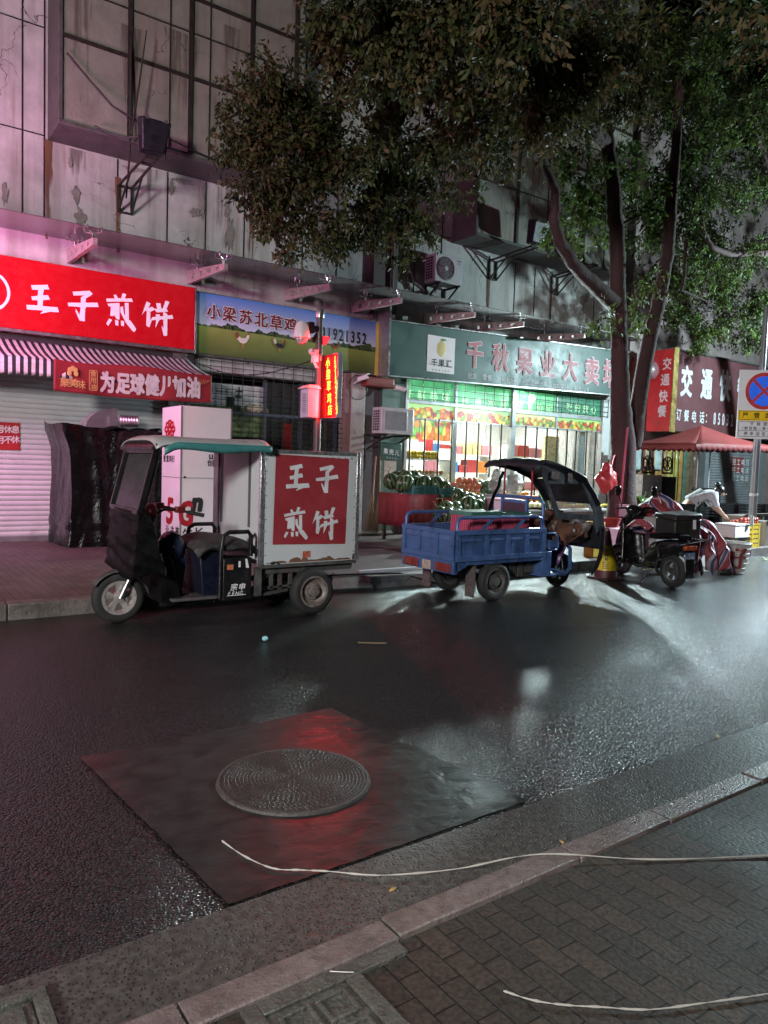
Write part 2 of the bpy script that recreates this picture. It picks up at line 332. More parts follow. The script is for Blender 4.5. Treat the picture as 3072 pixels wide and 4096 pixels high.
for i in range(2):
    for j in range(3):
        x0, y0 = .935 + i * .12, 1.40 + j * .125
        f.box(x0, y0, .03, x0 + .10, y0 + .012, .046); f.box(x0, y0 + .088, .03, x0 + .10, y0 + .1, .046); f.box(x0, y0 + .013, .03, x0 + .012, y0 + .087, .046); f.box(x0 + .088, y0 + .013, .03, x0 + .1, y0 + .087, .046)
f.build('lid', CONC, sc, bevel=.002)
dc = thing('drain_cover', 'worn concrete drain cover at the edge of the rough gutter', 'drain cover', (.3, 2.15, 0))
f = MB()
for a in ((.0, 2.225, .43, 2.265), (.0, 2.0, .43, 2.04), (.39, 2.04, .43, 2.225)): f.box(a[0], a[1], 0, a[2], a[3], .03)
f.box(0, 2.04, 0, .39, 2.225, .02); f.build('frame', CONC, dc, bevel=.008)
f = MB(); f.box(.05, 2.07, .015, .36, 2.2, .03); f.build('lid', CONC, dc, bevel=.01)
# ================================================================ the old building above the shops
def wall_mat(name, col):
    m = mat(name, col, .75, var=.2, vs=2.2, bump=.25, bs=25)
    t = m.node_tree; L = t.links.new; b = t.nodes['Principled BSDF']; src = b.inputs['Base Color'].links[0].from_socket
    tc = nd(t, 'TexCoord')
    def layer(src, scale, vec, lo, hi, col, amt, detail=7, dist=0.0):
        mp = nd(t, 'Mapping'); mp.inputs['Scale'].default_value = vec; L(tc.outputs['Object'], mp.inputs[0])
        n = nd(t, 'TexNoise'); n.inputs['Scale'].default_value = scale; n.inputs['Detail'].default_value = detail; n.inputs['Distortion'].default_value = dist; L(mp.outputs[0], n.inputs['Vector'])
        r = nd(t, 'MapRange'); r.inputs[1].default_value = lo; r.inputs[2].default_value = hi; r.inputs[4].default_value = amt; L(n.outputs[0], r.inputs[0])
        x = nd(t, 'Mix', data_type='RGBA'); L(r.outputs[0], x.inputs[0]); L(src, x.inputs[6]); x.inputs[7].default_value = rgb(col); return x.outputs[2]
    src = layer(src, 3.2, (1, 1, .07), .50, .74, (.16, .13, .10), .7)
    src = layer(src, 7, (1, 1, .05), .60, .74, (.17, .085, .04), .6)
    src = layer(src, 1.1, (1, 1, .8), .55, .72, (.22, .21, .19), .7, 9)
    vo = nd(t, 'TexVoronoi', feature='DISTANCE_TO_EDGE'); vo.inputs['Scale'].default_value = .9; wn = nd(t, 'TexNoise'); wn.inputs['Scale'].default_value = 2.5; wn.inputs['Detail'].default_value = 5
    L(tc.outputs['Object'], wn.inputs['Vector']); ad = nd(t, 'Mix', data_type='RGBA', blend_type='ADD'); ad.inputs[0].default_value = .9; L(tc.outputs['Object'], ad.inputs[6]); L(wn.outputs[1], ad.inputs[7]); L(ad.outputs[2], vo.inputs['Vector'])
    r = nd(t, 'MapRange'); r.inputs[1].default_value = .002; r.inputs[2].default_value = .009; r.inputs[3].default_value = 1; r.inputs[4].default_value = 0; L(vo.outputs['Distance'], r.inputs[0])
    n = nd(t, 'TexNoise'); n.inputs['Scale'].default_value = .7; L(tc.outputs['Object'], n.inputs['Vector']); r2 = nd(t, 'MapRange'); r2.inputs[1].default_value = .5; r2.inputs[2].default_value = .56; L(n.outputs[0], r2.inputs[0])
    mu = nd(t, 'Math', operation='MULTIPLY'); L(r.outputs[0], mu.inputs[0]); L(r2.outputs[0], mu.inputs[1])
    x = nd(t, 'Mix', data_type='RGBA'); L(mu.outputs[0], x.inputs[0]); L(src, x.inputs[6]); x.inputs[7].default_value = (.03, .02, .018, 1)
    L(x.outputs[2], b.inputs['Base Color']); return m
WALL = wall_mat('stained wall panel', (.46, .45, .435))
BAYM = wall_mat('stained bay panel', (.235, .225, .19))
LEDGE = mat('bay ledge', (.080, .078, .072), .7, var=.35, vs=5, bump=.3, bs=30, dirt=(.05, .035, .03), ds=4)
DARK = mat('dark recess', (.02, .018, .018), .7)
BLKST = mat('rusty black steel', (.025, .018, .016), .6, var=.5, vs=12, bump=.2)
JOINT = mat('open joint', (.012, .010, .010), .9)
bd = thing('building', 'old grey panel-clad building with stained walls above the row of shops', 'building', (0, 13.2, .15))
w = MB()
w.box(-14, 13.2, 3.2, 17.3, 13.6, 15); w.box(-14, 13.3, .12, -3.2, 13.6, 3.2); w.box(16.66, 13.15, .12, 17.3, 13.6, 3.2)
w.build('facade_wall', WALL, bd)
MB().box(8.85, 13.08, 3.2, 9.47, 13.198, 15).build('pillar', mat('dark pillar', (.11, .085, .085), .7, var=.25, vs=3), bd)
MB().tube([(9.3, 13.03, 5.2), (9.3, 13.03, 15)], .035, 10).build('downpipe', mat('old downpipe', (.16, .12, .10), .6, dirt=(.2, .09, .05)), bd)
def bay(x0, x1, z0, vx, vx2, hz, hz2):
    b = MB(); b.box(x0, 12.42, z0 + .01, x1, 13.199, 15); o = b.build('projecting_bay', BAYM, bd)
    l = MB(); l.box(x0 - .01, 12.40, z0, x0 + .02, 13.198, 15); l.box(x0 - .01, 12.38, z0 - .06, x1 + .01, 13.198, z0 + .005); l.box(x0 - .015, 12.385, z0 + .01, x0 + .05, 12.415, 15)
    l.build('bay_ledge', LEDGE, bd, bevel=.01)
    s = MB()
    for x in vx: s.box(x - .035, 12.385, z0, x + .035, 12.419, 15)
    for x in vx2: s.box(x - .010, 12.405, z0, x + .010, 12.419, 15)
    for z in hz: s.box(x0, 12.395, z - .03, x1, 12.4185, z + .03)
    for z in hz2: s.box(x0, 12.407, z - .012, x1, 12.418, z + .012)
    s.build('window_bar', BLKST, bd)
bay(2.53, 6.72, 6.67, [3.58, 4.58, 5.68, 6.55], [4.23, 4.92], [7.93, 9.22, 10.5, 11.8], [8.66, 9.9])
bay(11.05, 16.3, 6.72, [12.3, 14.6], [13.3, 15.4], [8.9, 10.2], [7.9, 9.5])
j = MB()
for x, z0, z1 in [(2.15, 5.1, 15), (2.47, 5.1, 15), (3.62, 5.1, 6.6), (4.48, 5.1, 6.6), (5.19, 5.1, 6.6), (5.95, 5.1, 6.6), (7.2, 5.1, 15), (8.0, 5.1, 15), (10.0, 5.1, 15), (10.75, 5.9, 15), (12.23, 5.1, 6.6), (13.09, 5.1, 6.6), (13.78, 5.1, 6.6), (14.4, 5.1, 6.6), (16.06, 5.1, 6.6), (1.2, 5.1, 15), (.2, 5.1, 15)]:
    j.box(x - .011, 13.19, z0, x + .011, 13.1985, z1)
j.build('panel_joint', JOINT, bd); j = MB()
for x0, x1, z in [(-8, 2.47, 6.67), (-8, 2.47, 8.33), (-8, 2.47, 10), (9.47, 11.0, 6.75), (9.47, 11.0, 8.35), (6.75, 8.85, 8.35)]: j.box(x0, 13.191, z - .009, x1, 13.199, z + .009)
j.build('panel_joint', JOINT, bd)
# rust runs: stains with a shape of their own, laid on the wall
def rust_mat(name, col, dens, amx=.9):
    m = mat(name, col, .8, var=.3, vs=20, stretch=(1, 1, .12)); t = m.node_tree; L = t.links.new; b = t.nodes['Principled BSDF']
    tc = nd(t, 'TexCoord'); mp = nd(t, 'Mapping'); mp.inputs['Scale'].default_value = (1, 1, .06); L(tc.outputs['Object'], mp.inputs[0])
    n = nd(t, 'TexNoise'); n.inputs['Scale'].default_value = 22; n.inputs['Detail'].default_value = 5; L(mp.outputs[0], n.inputs['Vector'])
    sx = nd(t, 'SeparateXYZ'); L(tc.outputs['Generated'], sx.inputs[0])
    up = nd(t, 'MapRange'); up.inputs[1].default_value = 0; up.inputs[2].default_value = 1; up.inputs[3].default_value = .16; up.inputs[4].default_value = -.12; L(sx.outputs['Z'], up.inputs[0])
    ed = nd(t, 'Math', operation='SUBTRACT'); L(sx.outputs['X'], ed.inputs[0]); ed.inputs[1].default_value = .5
    ab = nd(t, 'Math', operation='ABSOLUTE'); L(ed.outputs[0], ab.inputs[0]); e2 = nd(t, 'MapRange'); e2.inputs[1].default_value = .15; e2.inputs[2].default_value = .5; e2.inputs[3].default_value = 0; e2.inputs[4].default_value = .3; L(ab.outputs[0], e2.inputs[0])
    s1 = nd(t, 'Math', operation='SUBTRACT'); L(n.outputs[0], s1.inputs[0]); L(up.outputs[0], s1.inputs[1]); s2 = nd(t, 'Math', operation='SUBTRACT'); L(s1.outputs[0], s2.inputs[0]); L(e2.outputs[0], s2.inputs[1])
    r = nd(t, 'MapRange'); r.inputs[1].default_value = .5 - dens; r.inputs[2].default_value = .68 - dens; r.inputs[4].default_value = amx; L(s2.outputs[0], r.inputs[0]); L(r.outputs[0], b.inputs['Alpha']); return m
RUST = rust_mat('rust run', (.15, .07, .035), .16); RUST2 = rust_mat('dark water run', (.13, .10, .08), .05, .5)
rs = MB(); rs2 = MB()
def run(mb, x0, x1, z0, z1, y=13.1865): mb.add([(x0, y, z0), (x1, y, z0), (x1, y, z1), (x0, y, z1)], [(0, 1, 2, 3)])
for i, (x0, x1, z0, z1, k) in enumerate([(2.44, 2.60, 5.05, 6.62, 0), (3.56, 3.70, 5.05, 6.3, 0), (6.0, 6.18, 5.0, 6.6, 0), (2.75, 3.2, 5.9, 6.58, 1), (4.0, 4.4, 5.6, 6.58, 1), (5.2, 5.9, 5.7, 6.58, 1), (12.17, 12.3, 5.0, 6.2, 0), (14.3, 14.42, 5.0, 6.2, 0), (12.5, 13.4, 5.8, 6.6, 1), (14.9, 16, 5.5, 6.6, 1), (6.9, 8.6, 5.3, 7.5, 1), (9.5, 10.1, 5.2, 7.6, 1)]):
    q = MB(); run(q, x0, x1, z0, z1, 13.187 - .0007 * i); q.build('rust_stain', RUST2 if k else RUST, bd, smooth=0)
for i, (x0, x1, z0, z1, k) in enumerate([(3.35, 3.85, 6.75, 8.4, 1), (4.0, 4.9, 7.0, 8.6, 1), (5.0, 5.6, 7.3, 9.0, 1), (2.6, 3.1, 7.0, 9.0, 1), (11.3, 12.2, 6.8, 8.8, 1), (12.4, 13.2, 6.8, 8.7, 1)]):
    q = MB(); run(q, x0, x1, z0, z1, 12.409 - .0006 * i); q.build('rust_stain', RUST2 if k else RUST, bd, smooth=0)
# peeled plaster patches
PEEL = mat('bare cement under peeled facing', (.23, .21, .19), .9, var=.35, vs=9, bump=.6, bs=40)
random.seed(11)
for cx, cz, rx, rz_ in [(2.95, 5.85, .07, .16), (3.02, 5.5, .09, .2), (2.86, 6.35, .05, .1), (4.98, 6.0, .13, .1), (5.12, 6.2, .04, .28), (5.65, 5.75, .11, .34), (5.6, 6.15, .08, .15), (4.55, 6.35, .06, .14), (1.9, 5.6, .05, .2), (7.0, 5.5, .05, .1), (3.9, 6.5, .2, .05), (4.75, 6.5, .2, .05), (15.6, 6.2, .3, .25)]:
    n = 18; pts = [(cx + rx * math.cos(2 * math.pi * i / n) * random.uniform(.45, 1.2), cz + rz_ * math.sin(2 * math.pi * i / n) * random.uniform(.45, 1.2)) for i in range(n)]
    MB().prism(pts, lambda u, v, w: (u, 13.185 - w, v), .006).build('peeled_patch', PEEL, bd, smooth=0)
# ================================================================ glass canopy
CANG = glass('dirty canopy glass', (.80, .76, .80), .66, .2, .35)
BRK = mat('painted bracket steel', (.42, .33, .32), .45, metal=.3, var=.3, vs=12, dirt=(.14, .06, .03), ds=9, dk=.55)
CHR = mat('brushed stainless', (.6, .6, .6), .25, metal=1, var=.1)
cp = thing('glass_canopy', 'dirty glass canopy on drilled steel brackets above the shop signs', 'canopy', (4, 13.2, 5.0))
def cz(y): return 5.1 - (13.2 - y) * .118
xs = [-2.1, .4, 2.85, 4.9, 6.97, 8.55, 9.95, 11.6, 13.6, 16.4]
for i in range(len(xs) - 1):
    c = MB(); a, b = xs[i] + .008, xs[i + 1] - .008
    c.hexa([(a, 11.5, cz(11.5)), (b, 11.5, cz(11.5)), (b, 13.19, cz(13.19)), (a, 13.19, cz(13.19)), (a, 11.5, cz(11.5) + .012), (b, 11.5, cz(11.5) + .012), (b, 13.19, cz(13.19) + .012), (a, 13.19, cz(13.19) + .012)])
    c.build('glass_panel', CANG, cp, smooth=0)
bx = [at(277, 1034, y=13.15).x, at(757, 1130, y=13.15).x, at(1149, 1195, y=13.15).x, at(1417, 1232, y=13.15).x, at(1700, 1270, y=13.15).x, at(1890, 1300, y=13.15).x, at(2130, 1330, y=13.15).x, .15]
for x in bx:
    k = MB(); zt = lambda y: cz(y) - .14; zb = lambda y: cz(y) - .14 - (.10 + .14 * (y - 11.5) / 1.7)
    ys = [11.5 + 1.68 * i / 14 for i in range(15)]
    for i in range(14):
        a, b = ys[i], ys[i + 1]; mid = .35 * zt(a) + .65 * zb(a)
        if i in (2, 5, 8, 11):                    # the punched holes: leave a gap between an upper and a lower strip
            h = (zt(a) - zb(a)) * .3
            k.hexa([(x - .03, a, zt(a) - h), (x + .03, a, zt(a) - h), (x + .03, b, zt(b) - h), (x - .03, b, zt(b) - h), (x - .03, a, zt(a)), (x + .03, a, zt(a)), (x + .03, b, zt(b)), (x - .03, b, zt(b))])
            k.hexa([(x - .03, a, zb(a)), (x + .03, a, zb(a)), (x + .03, b, zb(b)), (x - .03, b, zb(b)), (x - .03, a, zb(a) + h), (x + .03, a, zb(a) + h), (x + .03, b, zb(b) + h), (x - .03, b, zb(b) + h)])
        else: k.hexa([(x - .03, a, zb(a)), (x + .03, a, zb(a)), (x + .03, b, zb(b)), (x - .03, b, zb(b)), (x - .03, a, zt(a)), (x + .03, a, zt(a)), (x + .03, b, zt(b)), (x - .03, b, zt(b))])
    br = k.build('bracket', BRK, cp, smooth=0)
    for y in (11.62, 12.75):
        s = MB(); zz = cz(y); s.tube([(x, y, zt(y)), (x, y, zz - .06)], .024, 10)
        for dx, dy in ((1, 1), (1, -1), (-1, 1), (-1, -1)):
            s.tube([(x, y, zz - .07), (x + dx * .06, y + dy * .06, zz - .05), (x + dx * .10, y + dy * .09, zz - .045), (x + dx * .10, y + dy * .09, zz + .03)], .010, 6)
            s.lathe([(.022, zz - .012), (.022, zz - .002)], (x + dx * .10, y + dy * .09, 0), n=8)
        s.build('spider_fitting', CHR, br)
# ================================================================ brush characters, traced once and used on the sign and on the cart
_B = {
 '王': [[(455,345),(680,302),(702,375),(628,388),(612,488),(683,475),(706,545),(612,568),(605,668),(806,658),(826,738),(705,748),(568,802),(612,742),(390,758),(386,682),(535,670),(540,583),(468,592),(452,532),(542,510),(552,405),(470,418)]],
 '子': [[(1008,372),(1240,320),(1278,365),(1255,395),(1185,455),(1180,528),(1340,502),(1358,572),(1190,595),(1170,640),(1162,838),(1090,838),(1040,690),(1044,650),(1095,745),(1110,610),(945,622),(940,565),(1115,540),(1118,445),(1170,405),(1020,435)]],
 '煎': [[(350,1230),(480,1205),(465,1150),(500,1138),(530,1192),(575,1185),(600,1095),(655,1105),(628,1178),(735,1160),(748,1212),(590,1235),(362,1280)],
  [(370,1308),(545,1265),(550,1290),(545,1540),(505,1540),(470,1480),(450,1500),(408,1500),(420,1350),(385,1348)],
  [(562,1325),(600,1312),(615,1440),(632,1450),(628,1250),(685,1240),(685,1520),(712,1530),(795,1650),(765,1705),(735,1690),(640,1575),(600,1490),(560,1415)],
  [(345,1640),(390,1550),(435,1565),(375,1672)], [(478,1555),(528,1560),(525,1645),(482,1640)], [(565,1552),(612,1550),(610,1638),(568,1632)]],
 '饼': [[(875,1410),(950,1165),(1010,1185),(972,1290),(915,1345)], [(950,1290),(1030,1240),(1082,1275),(1010,1330),(945,1340)],
  [(950,1340),(1005,1340),(1000,1480),(1035,1415),(1050,1420),(1045,1470),(1025,1468),(985,1600),(938,1580)],
  [(1060,1268),(1108,1262),(1095,1165),(1160,1160),(1172,1245),(1195,1238),(1238,1098),(1298,1110),(1250,1232),(1272,1280),(1100,1325)],
  [(1040,1415),(1090,1400),(1085,1360),(1145,1350),(1150,1385),(1335,1325),(1350,1385),(1145,1440),(1130,1470),(1078,1588),(1090,1450),(1040,1470)],
  [(1200,1300),(1235,1305),(1262,1330),(1252,1690),(1225,1705),(1198,1700),(1172,1560),(1176,1540),(1200,1580)]]}
BRUSH = {}
for ch, polys in _B.items():                      # true shape: unprojected onto the side of the cart
    q = [[(lambda p: (p.x, p.z))(at(1060 + a * .217, 1790 + b * .217, y=6.67)) for a, b in pl] for pl in polys]
    us = [u for pl in q for u, v in pl]; vs = [v for pl in q for u, v in pl]
    BRUSH[ch] = ([[(u, v) for u, v in pl] for pl in q], min(us), max(us), min(vs), max(vs))
def brush(mb, ch, u0, u1, v0, v1, fn, mi=None):
    """one brush character filling the box u0..u1, v0..v1 of the surface fn(u, v, out)"""
    polys, a0, a1, b0, b1 = BRUSH[ch]
    for i, pl in enumerate(polys):
        mb.prism([(u0 + (a - a0) / (a1 - a0) * (u1 - u0), v0 + (b - b0) / (b1 - b0) * (v1 - v0)) for a, b in pl], lambda u, v, w: fn(u, v, w), .004 + .0007 * i, mi)
def row(mb, s, pa, pb, y, hp, off=0.0, mi=None, sx=1.0, dz=0):
    """characters on the plane y, first centred on pixel pa, last on pixel pb, hp pixels high"""
    a, b = at(*pa, y=y), at(*pb, y=y); n = max(1, len(s) - 1); st = (b - a) / n
    h = (at(pa[0], pa[1] - hp / 2, y=y) - at(pa[0], pa[1] + hp / 2, y=y)).z / .92
    u = Vector((st.x, 0, st.z)) if len(s) > 1 and abs(st.x) > abs(st.z) else X
    return write(mb, s, a, u, Z, h, st, off, sx, mi)
WHITE = mat('white vinyl', (.78, .76, .78), .5, var=.04)
REDV = mat('red vinyl', (.42, .02, .025), .45, var=.06)
GOLD = mat('gold print', (.55, .33, .12), .5, var=.1)
BLACK = mat('black print', (.015, .015, .015), .6)
ALU = mat('dull aluminium', (.35, .33, .33), .35, metal=.8, var=.2, vs=10)
# ---- red light box sign
y = 12.85
zt = at(0, 1017, y=y).z; zb = at(0, 1307, y=y).z; xr = at(781, 1152, y=y).x
sg = thing('shop_sign', 'glowing red light box sign with four white brush characters and a white ring', 'shop sign', (1.5, 13.2, zb))
REDBOX = mat('lit red acrylic', (.42, .004, .01), .35, var=.05, emit=.13)
SIGNW = mat('lit white acrylic', (.75, .62, .72), .4, var=.03, emit=.12)
MB().box(-3.5, y + .006, zb, xr, 13.19, zt).build('light_box', REDBOX, sg, bevel=.01)
m = MB()
s = .2411
for ch, (ox, oy, a0, a1, b0, b1) in {'王': (80, 1100, 108, 650, 150, 648), '子': (80, 1100, 795, 1310, 245, 765), '煎': (380, 1130, 183, 690, 172, 795), '饼': (380, 1130, 778, 1300, 280, 872)}.items():
    cx, cy = ox + s * (a0 + a1) / 2, oy + s * (b0 + b1) / 2
    u0, u1 = at(ox + s * a0, cy, y=y).x, at(ox + s * a1, cy, y=y).x; v0, v1 = at(cx, oy + s * b1, y=y).z, at(cx, oy + s * b0, y=y).z
    brush(m, ch, u0, u1, v0, v1, lambda u, v, w: (u, y + .004 - w, v))
m.build('lettering', SIGNW, sg, smooth=0)
c = at(-52, 1160, y=y); r1 = at(41, 1160, y=y).x - c.x
n = 64; m = MB(); vs = []
for i in range(n):
    a = 2 * math.pi * i / n; vs += [(c.x + r1 * math.cos(a), y + .002, c.z + r1 * math.sin(a)), (c.x + r1 * .87 * math.cos(a), y + .002, c.z + r1 * .87 * math.sin(a))]
m.add(vs, [(2 * i, 2 * i + 1, (2 * i + 3) % (2 * n), (2 * i + 2) % (2 * n)) for i in range(n)]); m.build('ring', SIGNW, sg, smooth=0)
m = MB(); m.box(-3.5, y - .012, zb - .055, xr + .01, y + .06, zb - .004); m.box(xr + .002, y - .008, zb - .05, xr + .03, 13.19, zt + .01)
m.build('frame', ALU, sg, bevel=.004)
m = MB(); m.box(-3.5, 13.0, 3.2, 4.93, 13.195, zb - .06); m.build('lintel_box', DARK, bd)
# ---- roller shutter of the pancake shop
def slats(mb, x0, x1, z0, z1, y, pitch=.083, d=.014):
    prof = []; n = int((z1 - z0) / pitch)
    for i in range(n):
        for t in range(6): a = t / 5; prof.append((z0 + (i + a * .9) * pitch, y - d * math.sin(math.pi * a) - .0))
        prof.append((z0 + (i + .95) * pitch, y + .007))
    vs = [p for z, yy in prof for p in ((x0, yy, z), (x1, yy, z))]
    return mb.add(vs, [(2 * i, 2 * i + 1, 2 * i + 3, 2 * i + 2) for i in range(len(prof) - 1)])
SHUT = mat('white shutter steel', (.62, .60, .62), .42, metal=.1, var=.06, vs=3, dirt=(.35, .3, .3), ds=2, dk=.6)
st = thing('roller_shutter', 'closed white roller shutter under the striped awning', 'shutter', (1.5, 13.15, .15))
slats(MB(), -3.2, 4.5, .23, 3.2, 13.16).build('slat_curtain', SHUT, st, smooth=60)
MB().box(-3.2, 13.10, .152, 4.5, 13.175, .228).build('bottom_rail', mat('shutter rail', (.25, .23, .24), .5, metal=.5), st)
m = MB(); m.box(4.5, 13.05, .15, 4.62, 13.2, 3.3); m.box(4.62, 13.1, .15, 4.93, 13.6, 3.3); m.build('guide_rail', ALU, st)
po = thing('paper_notice', 'red paper notice with white writing taped to the white shutter', 'notice', (1.7, 13.13, 1.66))
MB().box(1.1, 13.128, at(60, 1800, y=13.13).z + .0, at(79, 1685, y=13.13).x, 13.131, at(40, 1690, y=13.13).z).build('sheet', REDV, po, smooth=0)
m = MB(); q = .5425
row(m, '号休息', (0 * q + 2, 1300 + 768 * q), (115 * q, 1300 + 772 * q), 13.1245, 30, .012); row(m, '月不休', (0 * q + 2, 1300 + 848 * q), (115 * q, 1300 + 845 * q), 13.1245, 30, .012)
m.build('lettering', WHITE, po, smooth=0)
# ---- striped awning
def stripe_mat(name, c1, c2, per, axis='X'):
    m = bpy.data.materials.new(name); m.use_nodes = True; t = m.node_tree; b = t.nodes['Principled BSDF']; L = t.links.new
    tc = nd(t, 'TexCoord'); sx = nd(t, 'SeparateXYZ'); L(tc.outputs['Object'], sx.inputs[0])
    a = nd(t, 'Math', operation='DIVIDE'); a.inputs[1].default_value = per; L(sx.outputs[axis], a.inputs[0]); f = nd(t, 'Math', operation='FRACT'); L(a.outputs[0], f.inputs[0])
    g = nd(t, 'Math', operation='GREATER_THAN'); g.inputs[1].default_value = .5; L(f.outputs[0], g.inputs[0])
    x = nd(t, 'Mix', data_type='RGBA'); L(g.outputs[0], x.inputs[0]); x.inputs[6].default_value = rgb(c1); x.inputs[7].default_value = rgb(c2)
    n = nd(t, 'TexNoise'); n.inputs['Scale'].default_value = 5; n.inputs['Detail'].default_value = 7; r = nd(t, 'MapRange'); r.inputs[1].default_value = .3; r.inputs[2].default_value = .7; r.inputs[3].default_value = .7; r.inputs[4].default_value = 1.1; L(n.outputs[0], r.inputs[0])
    y_ = nd(t, 'Mix', data_type='RGBA', blend_type='MULTIPLY'); y_.inputs[0].default_value = 1; L(x.outputs[2], y_.inputs[6]); L(r.outputs[0], y_.inputs[7]); L(y_.outputs[2], b.inputs['Base Color']); b.inputs['Roughness'].default_value = .7
    return m
STRIPE = stripe_mat('striped awning cloth', (.02, .02, .028), (.66, .60, .60), .104)
aw = thing('awning', 'black and white striped awning below the glowing red sign', 'awning', (1.5, 13.1, 3.3))
random.seed(5)
sag = [random.uniform(-.012, .012) for _ in range(80)]
def awf(u, v):
    x = -3 + u * 7.83; i = u * 60; w = sag[int(i)] * (1 - (i % 1)) + sag[int(i) + 1] * (i % 1)
    return (x, 13.05 - 1.1 * v, 3.38 - .40 * v - .035 * math.sin(math.pi * v) + w * v)
MB().sheet(awf, 120, 8).build('cover', STRIPE, aw, solid=.004)
MB().sheet(lambda u, v: (-3 + u * 7.83, 11.948 + .012 * math.sin(u * 60) * v, 2.978 - .25 * v * (1 - .06 * math.cos(u * 470)) + sag[int(u * 60)] * .6), 240, 4).build('valance', STRIPE, aw, solid=.003)
m = MB(); m.tube([(-3, 11.97, 2.965), (4.83, 11.97, 2.965)], .018, 8); m.bar((4.80, 13.1, 3.3), (4.80, 11.97, 2.97), .03); m.bar((1.0, 13.1, 3.3), (1.0, 11.97, 2.96), .03)
m.box(4.55, 12.95, 3.28, 4.8, 13.1, 3.44); m.build('frame', ALU, aw)
# ---- red cloth banner on the awning
bn = thing('cloth_banner', 'red cloth banner cheering on footballers hung along the awning edge', 'banner', (3.6, 11.93, 2.5))
BANR = mat('red banner cloth', (.24, .012, .018), .75, var=.15, vs=4, bump=.15, bs=18)
def bnf(u, v):
    x = 2.372 + u * 2.475
    return (x, 11.925 + .018 * math.sin(u * 23 + v) * v + .02 * math.sin(u * 7), 3.0 - .02 * math.sin(u * 9) * (1 - v) - v * .47 - .03 * v * math.sin(math.pi * u))
MB().sheet(bnf, 80, 10).build('cloth', BANR, bn, solid=.003)
GREYP = mat('grey white banner print', (.55, .50, .50), .7, var=.2, vs=8)
yb = 11.898; m = MB()
for ch, px in zip('为足球健儿加油', (793, 908, 1013, 1122, 1230, 1322, 1428)):
    c = (px * q, 1300 + (425 + (px - 793) * .062) * q); row(m, ch, c, c, yb, 80, .035, sx=.66)
m.build('lettering', GREYP, bn, smooth=0)
m = MB()
for ch, (a, b_) in zip('聚美味', ((478, 425), (540, 428), (598, 440))): row(m, ch, (a * q, 1300 + b_ * q), (a * q, 1300 + b_ * q), yb, 34, .012)
m.build('gold_print', GOLD, bn, smooth=0); m = MB()
for ch, b_ in zip('食用油', (360, 408, 455)): row(m, ch, (688 * q, 1300 + b_ * q), (688 * q, 1300 + b_ * q), yb, 24, .01)
m.build('gold_print', GOLD, bn, smooth=0); m = MB()
for k in range(5):
    a = R(90 + (k - 2) * 52); c = at(537 * q, 1300 + 350 * q, y=yb); m.ell((c.x + .05 * math.cos(a), yb, c.z + .06 * math.sin(a)), (.035, .004, .04), 12, 6)
m.build('gold_flower', GOLD, bn, smooth=0); m = MB()
p0, p1 = at(660 * q, 1300 + 335 * q, y=yb), at(716 * q, 1300 + 486 * q, y=yb)
for a in ((p0.x, p0.z, p1.x, p0.z + .008), (p0.x, p1.z, p1.x, p1.z + .008), (p0.x - .004, p1.z + .01, p0.x + .004, p0.z - .002), (p1.x - .004, p1.z + .01, p1.x + .004, p0.z - .002)): m.box(a[0], yb - .002, a[1], a[2], yb + .002, a[3])
for k in range(6):
    c = at((1478 + k * 5) * q, 1300 + 425 * q, y=yb); m.bar((c.x - .02 + .012 * k, yb - .004 - .0006 * k, c.z - .05 + .01 * k), (c.x - .03 + .03 * k, yb - .004 - .0006 * k, c.z + .05), .006, .003)
m.build('gold_print', GOLD, bn, smooth=0)
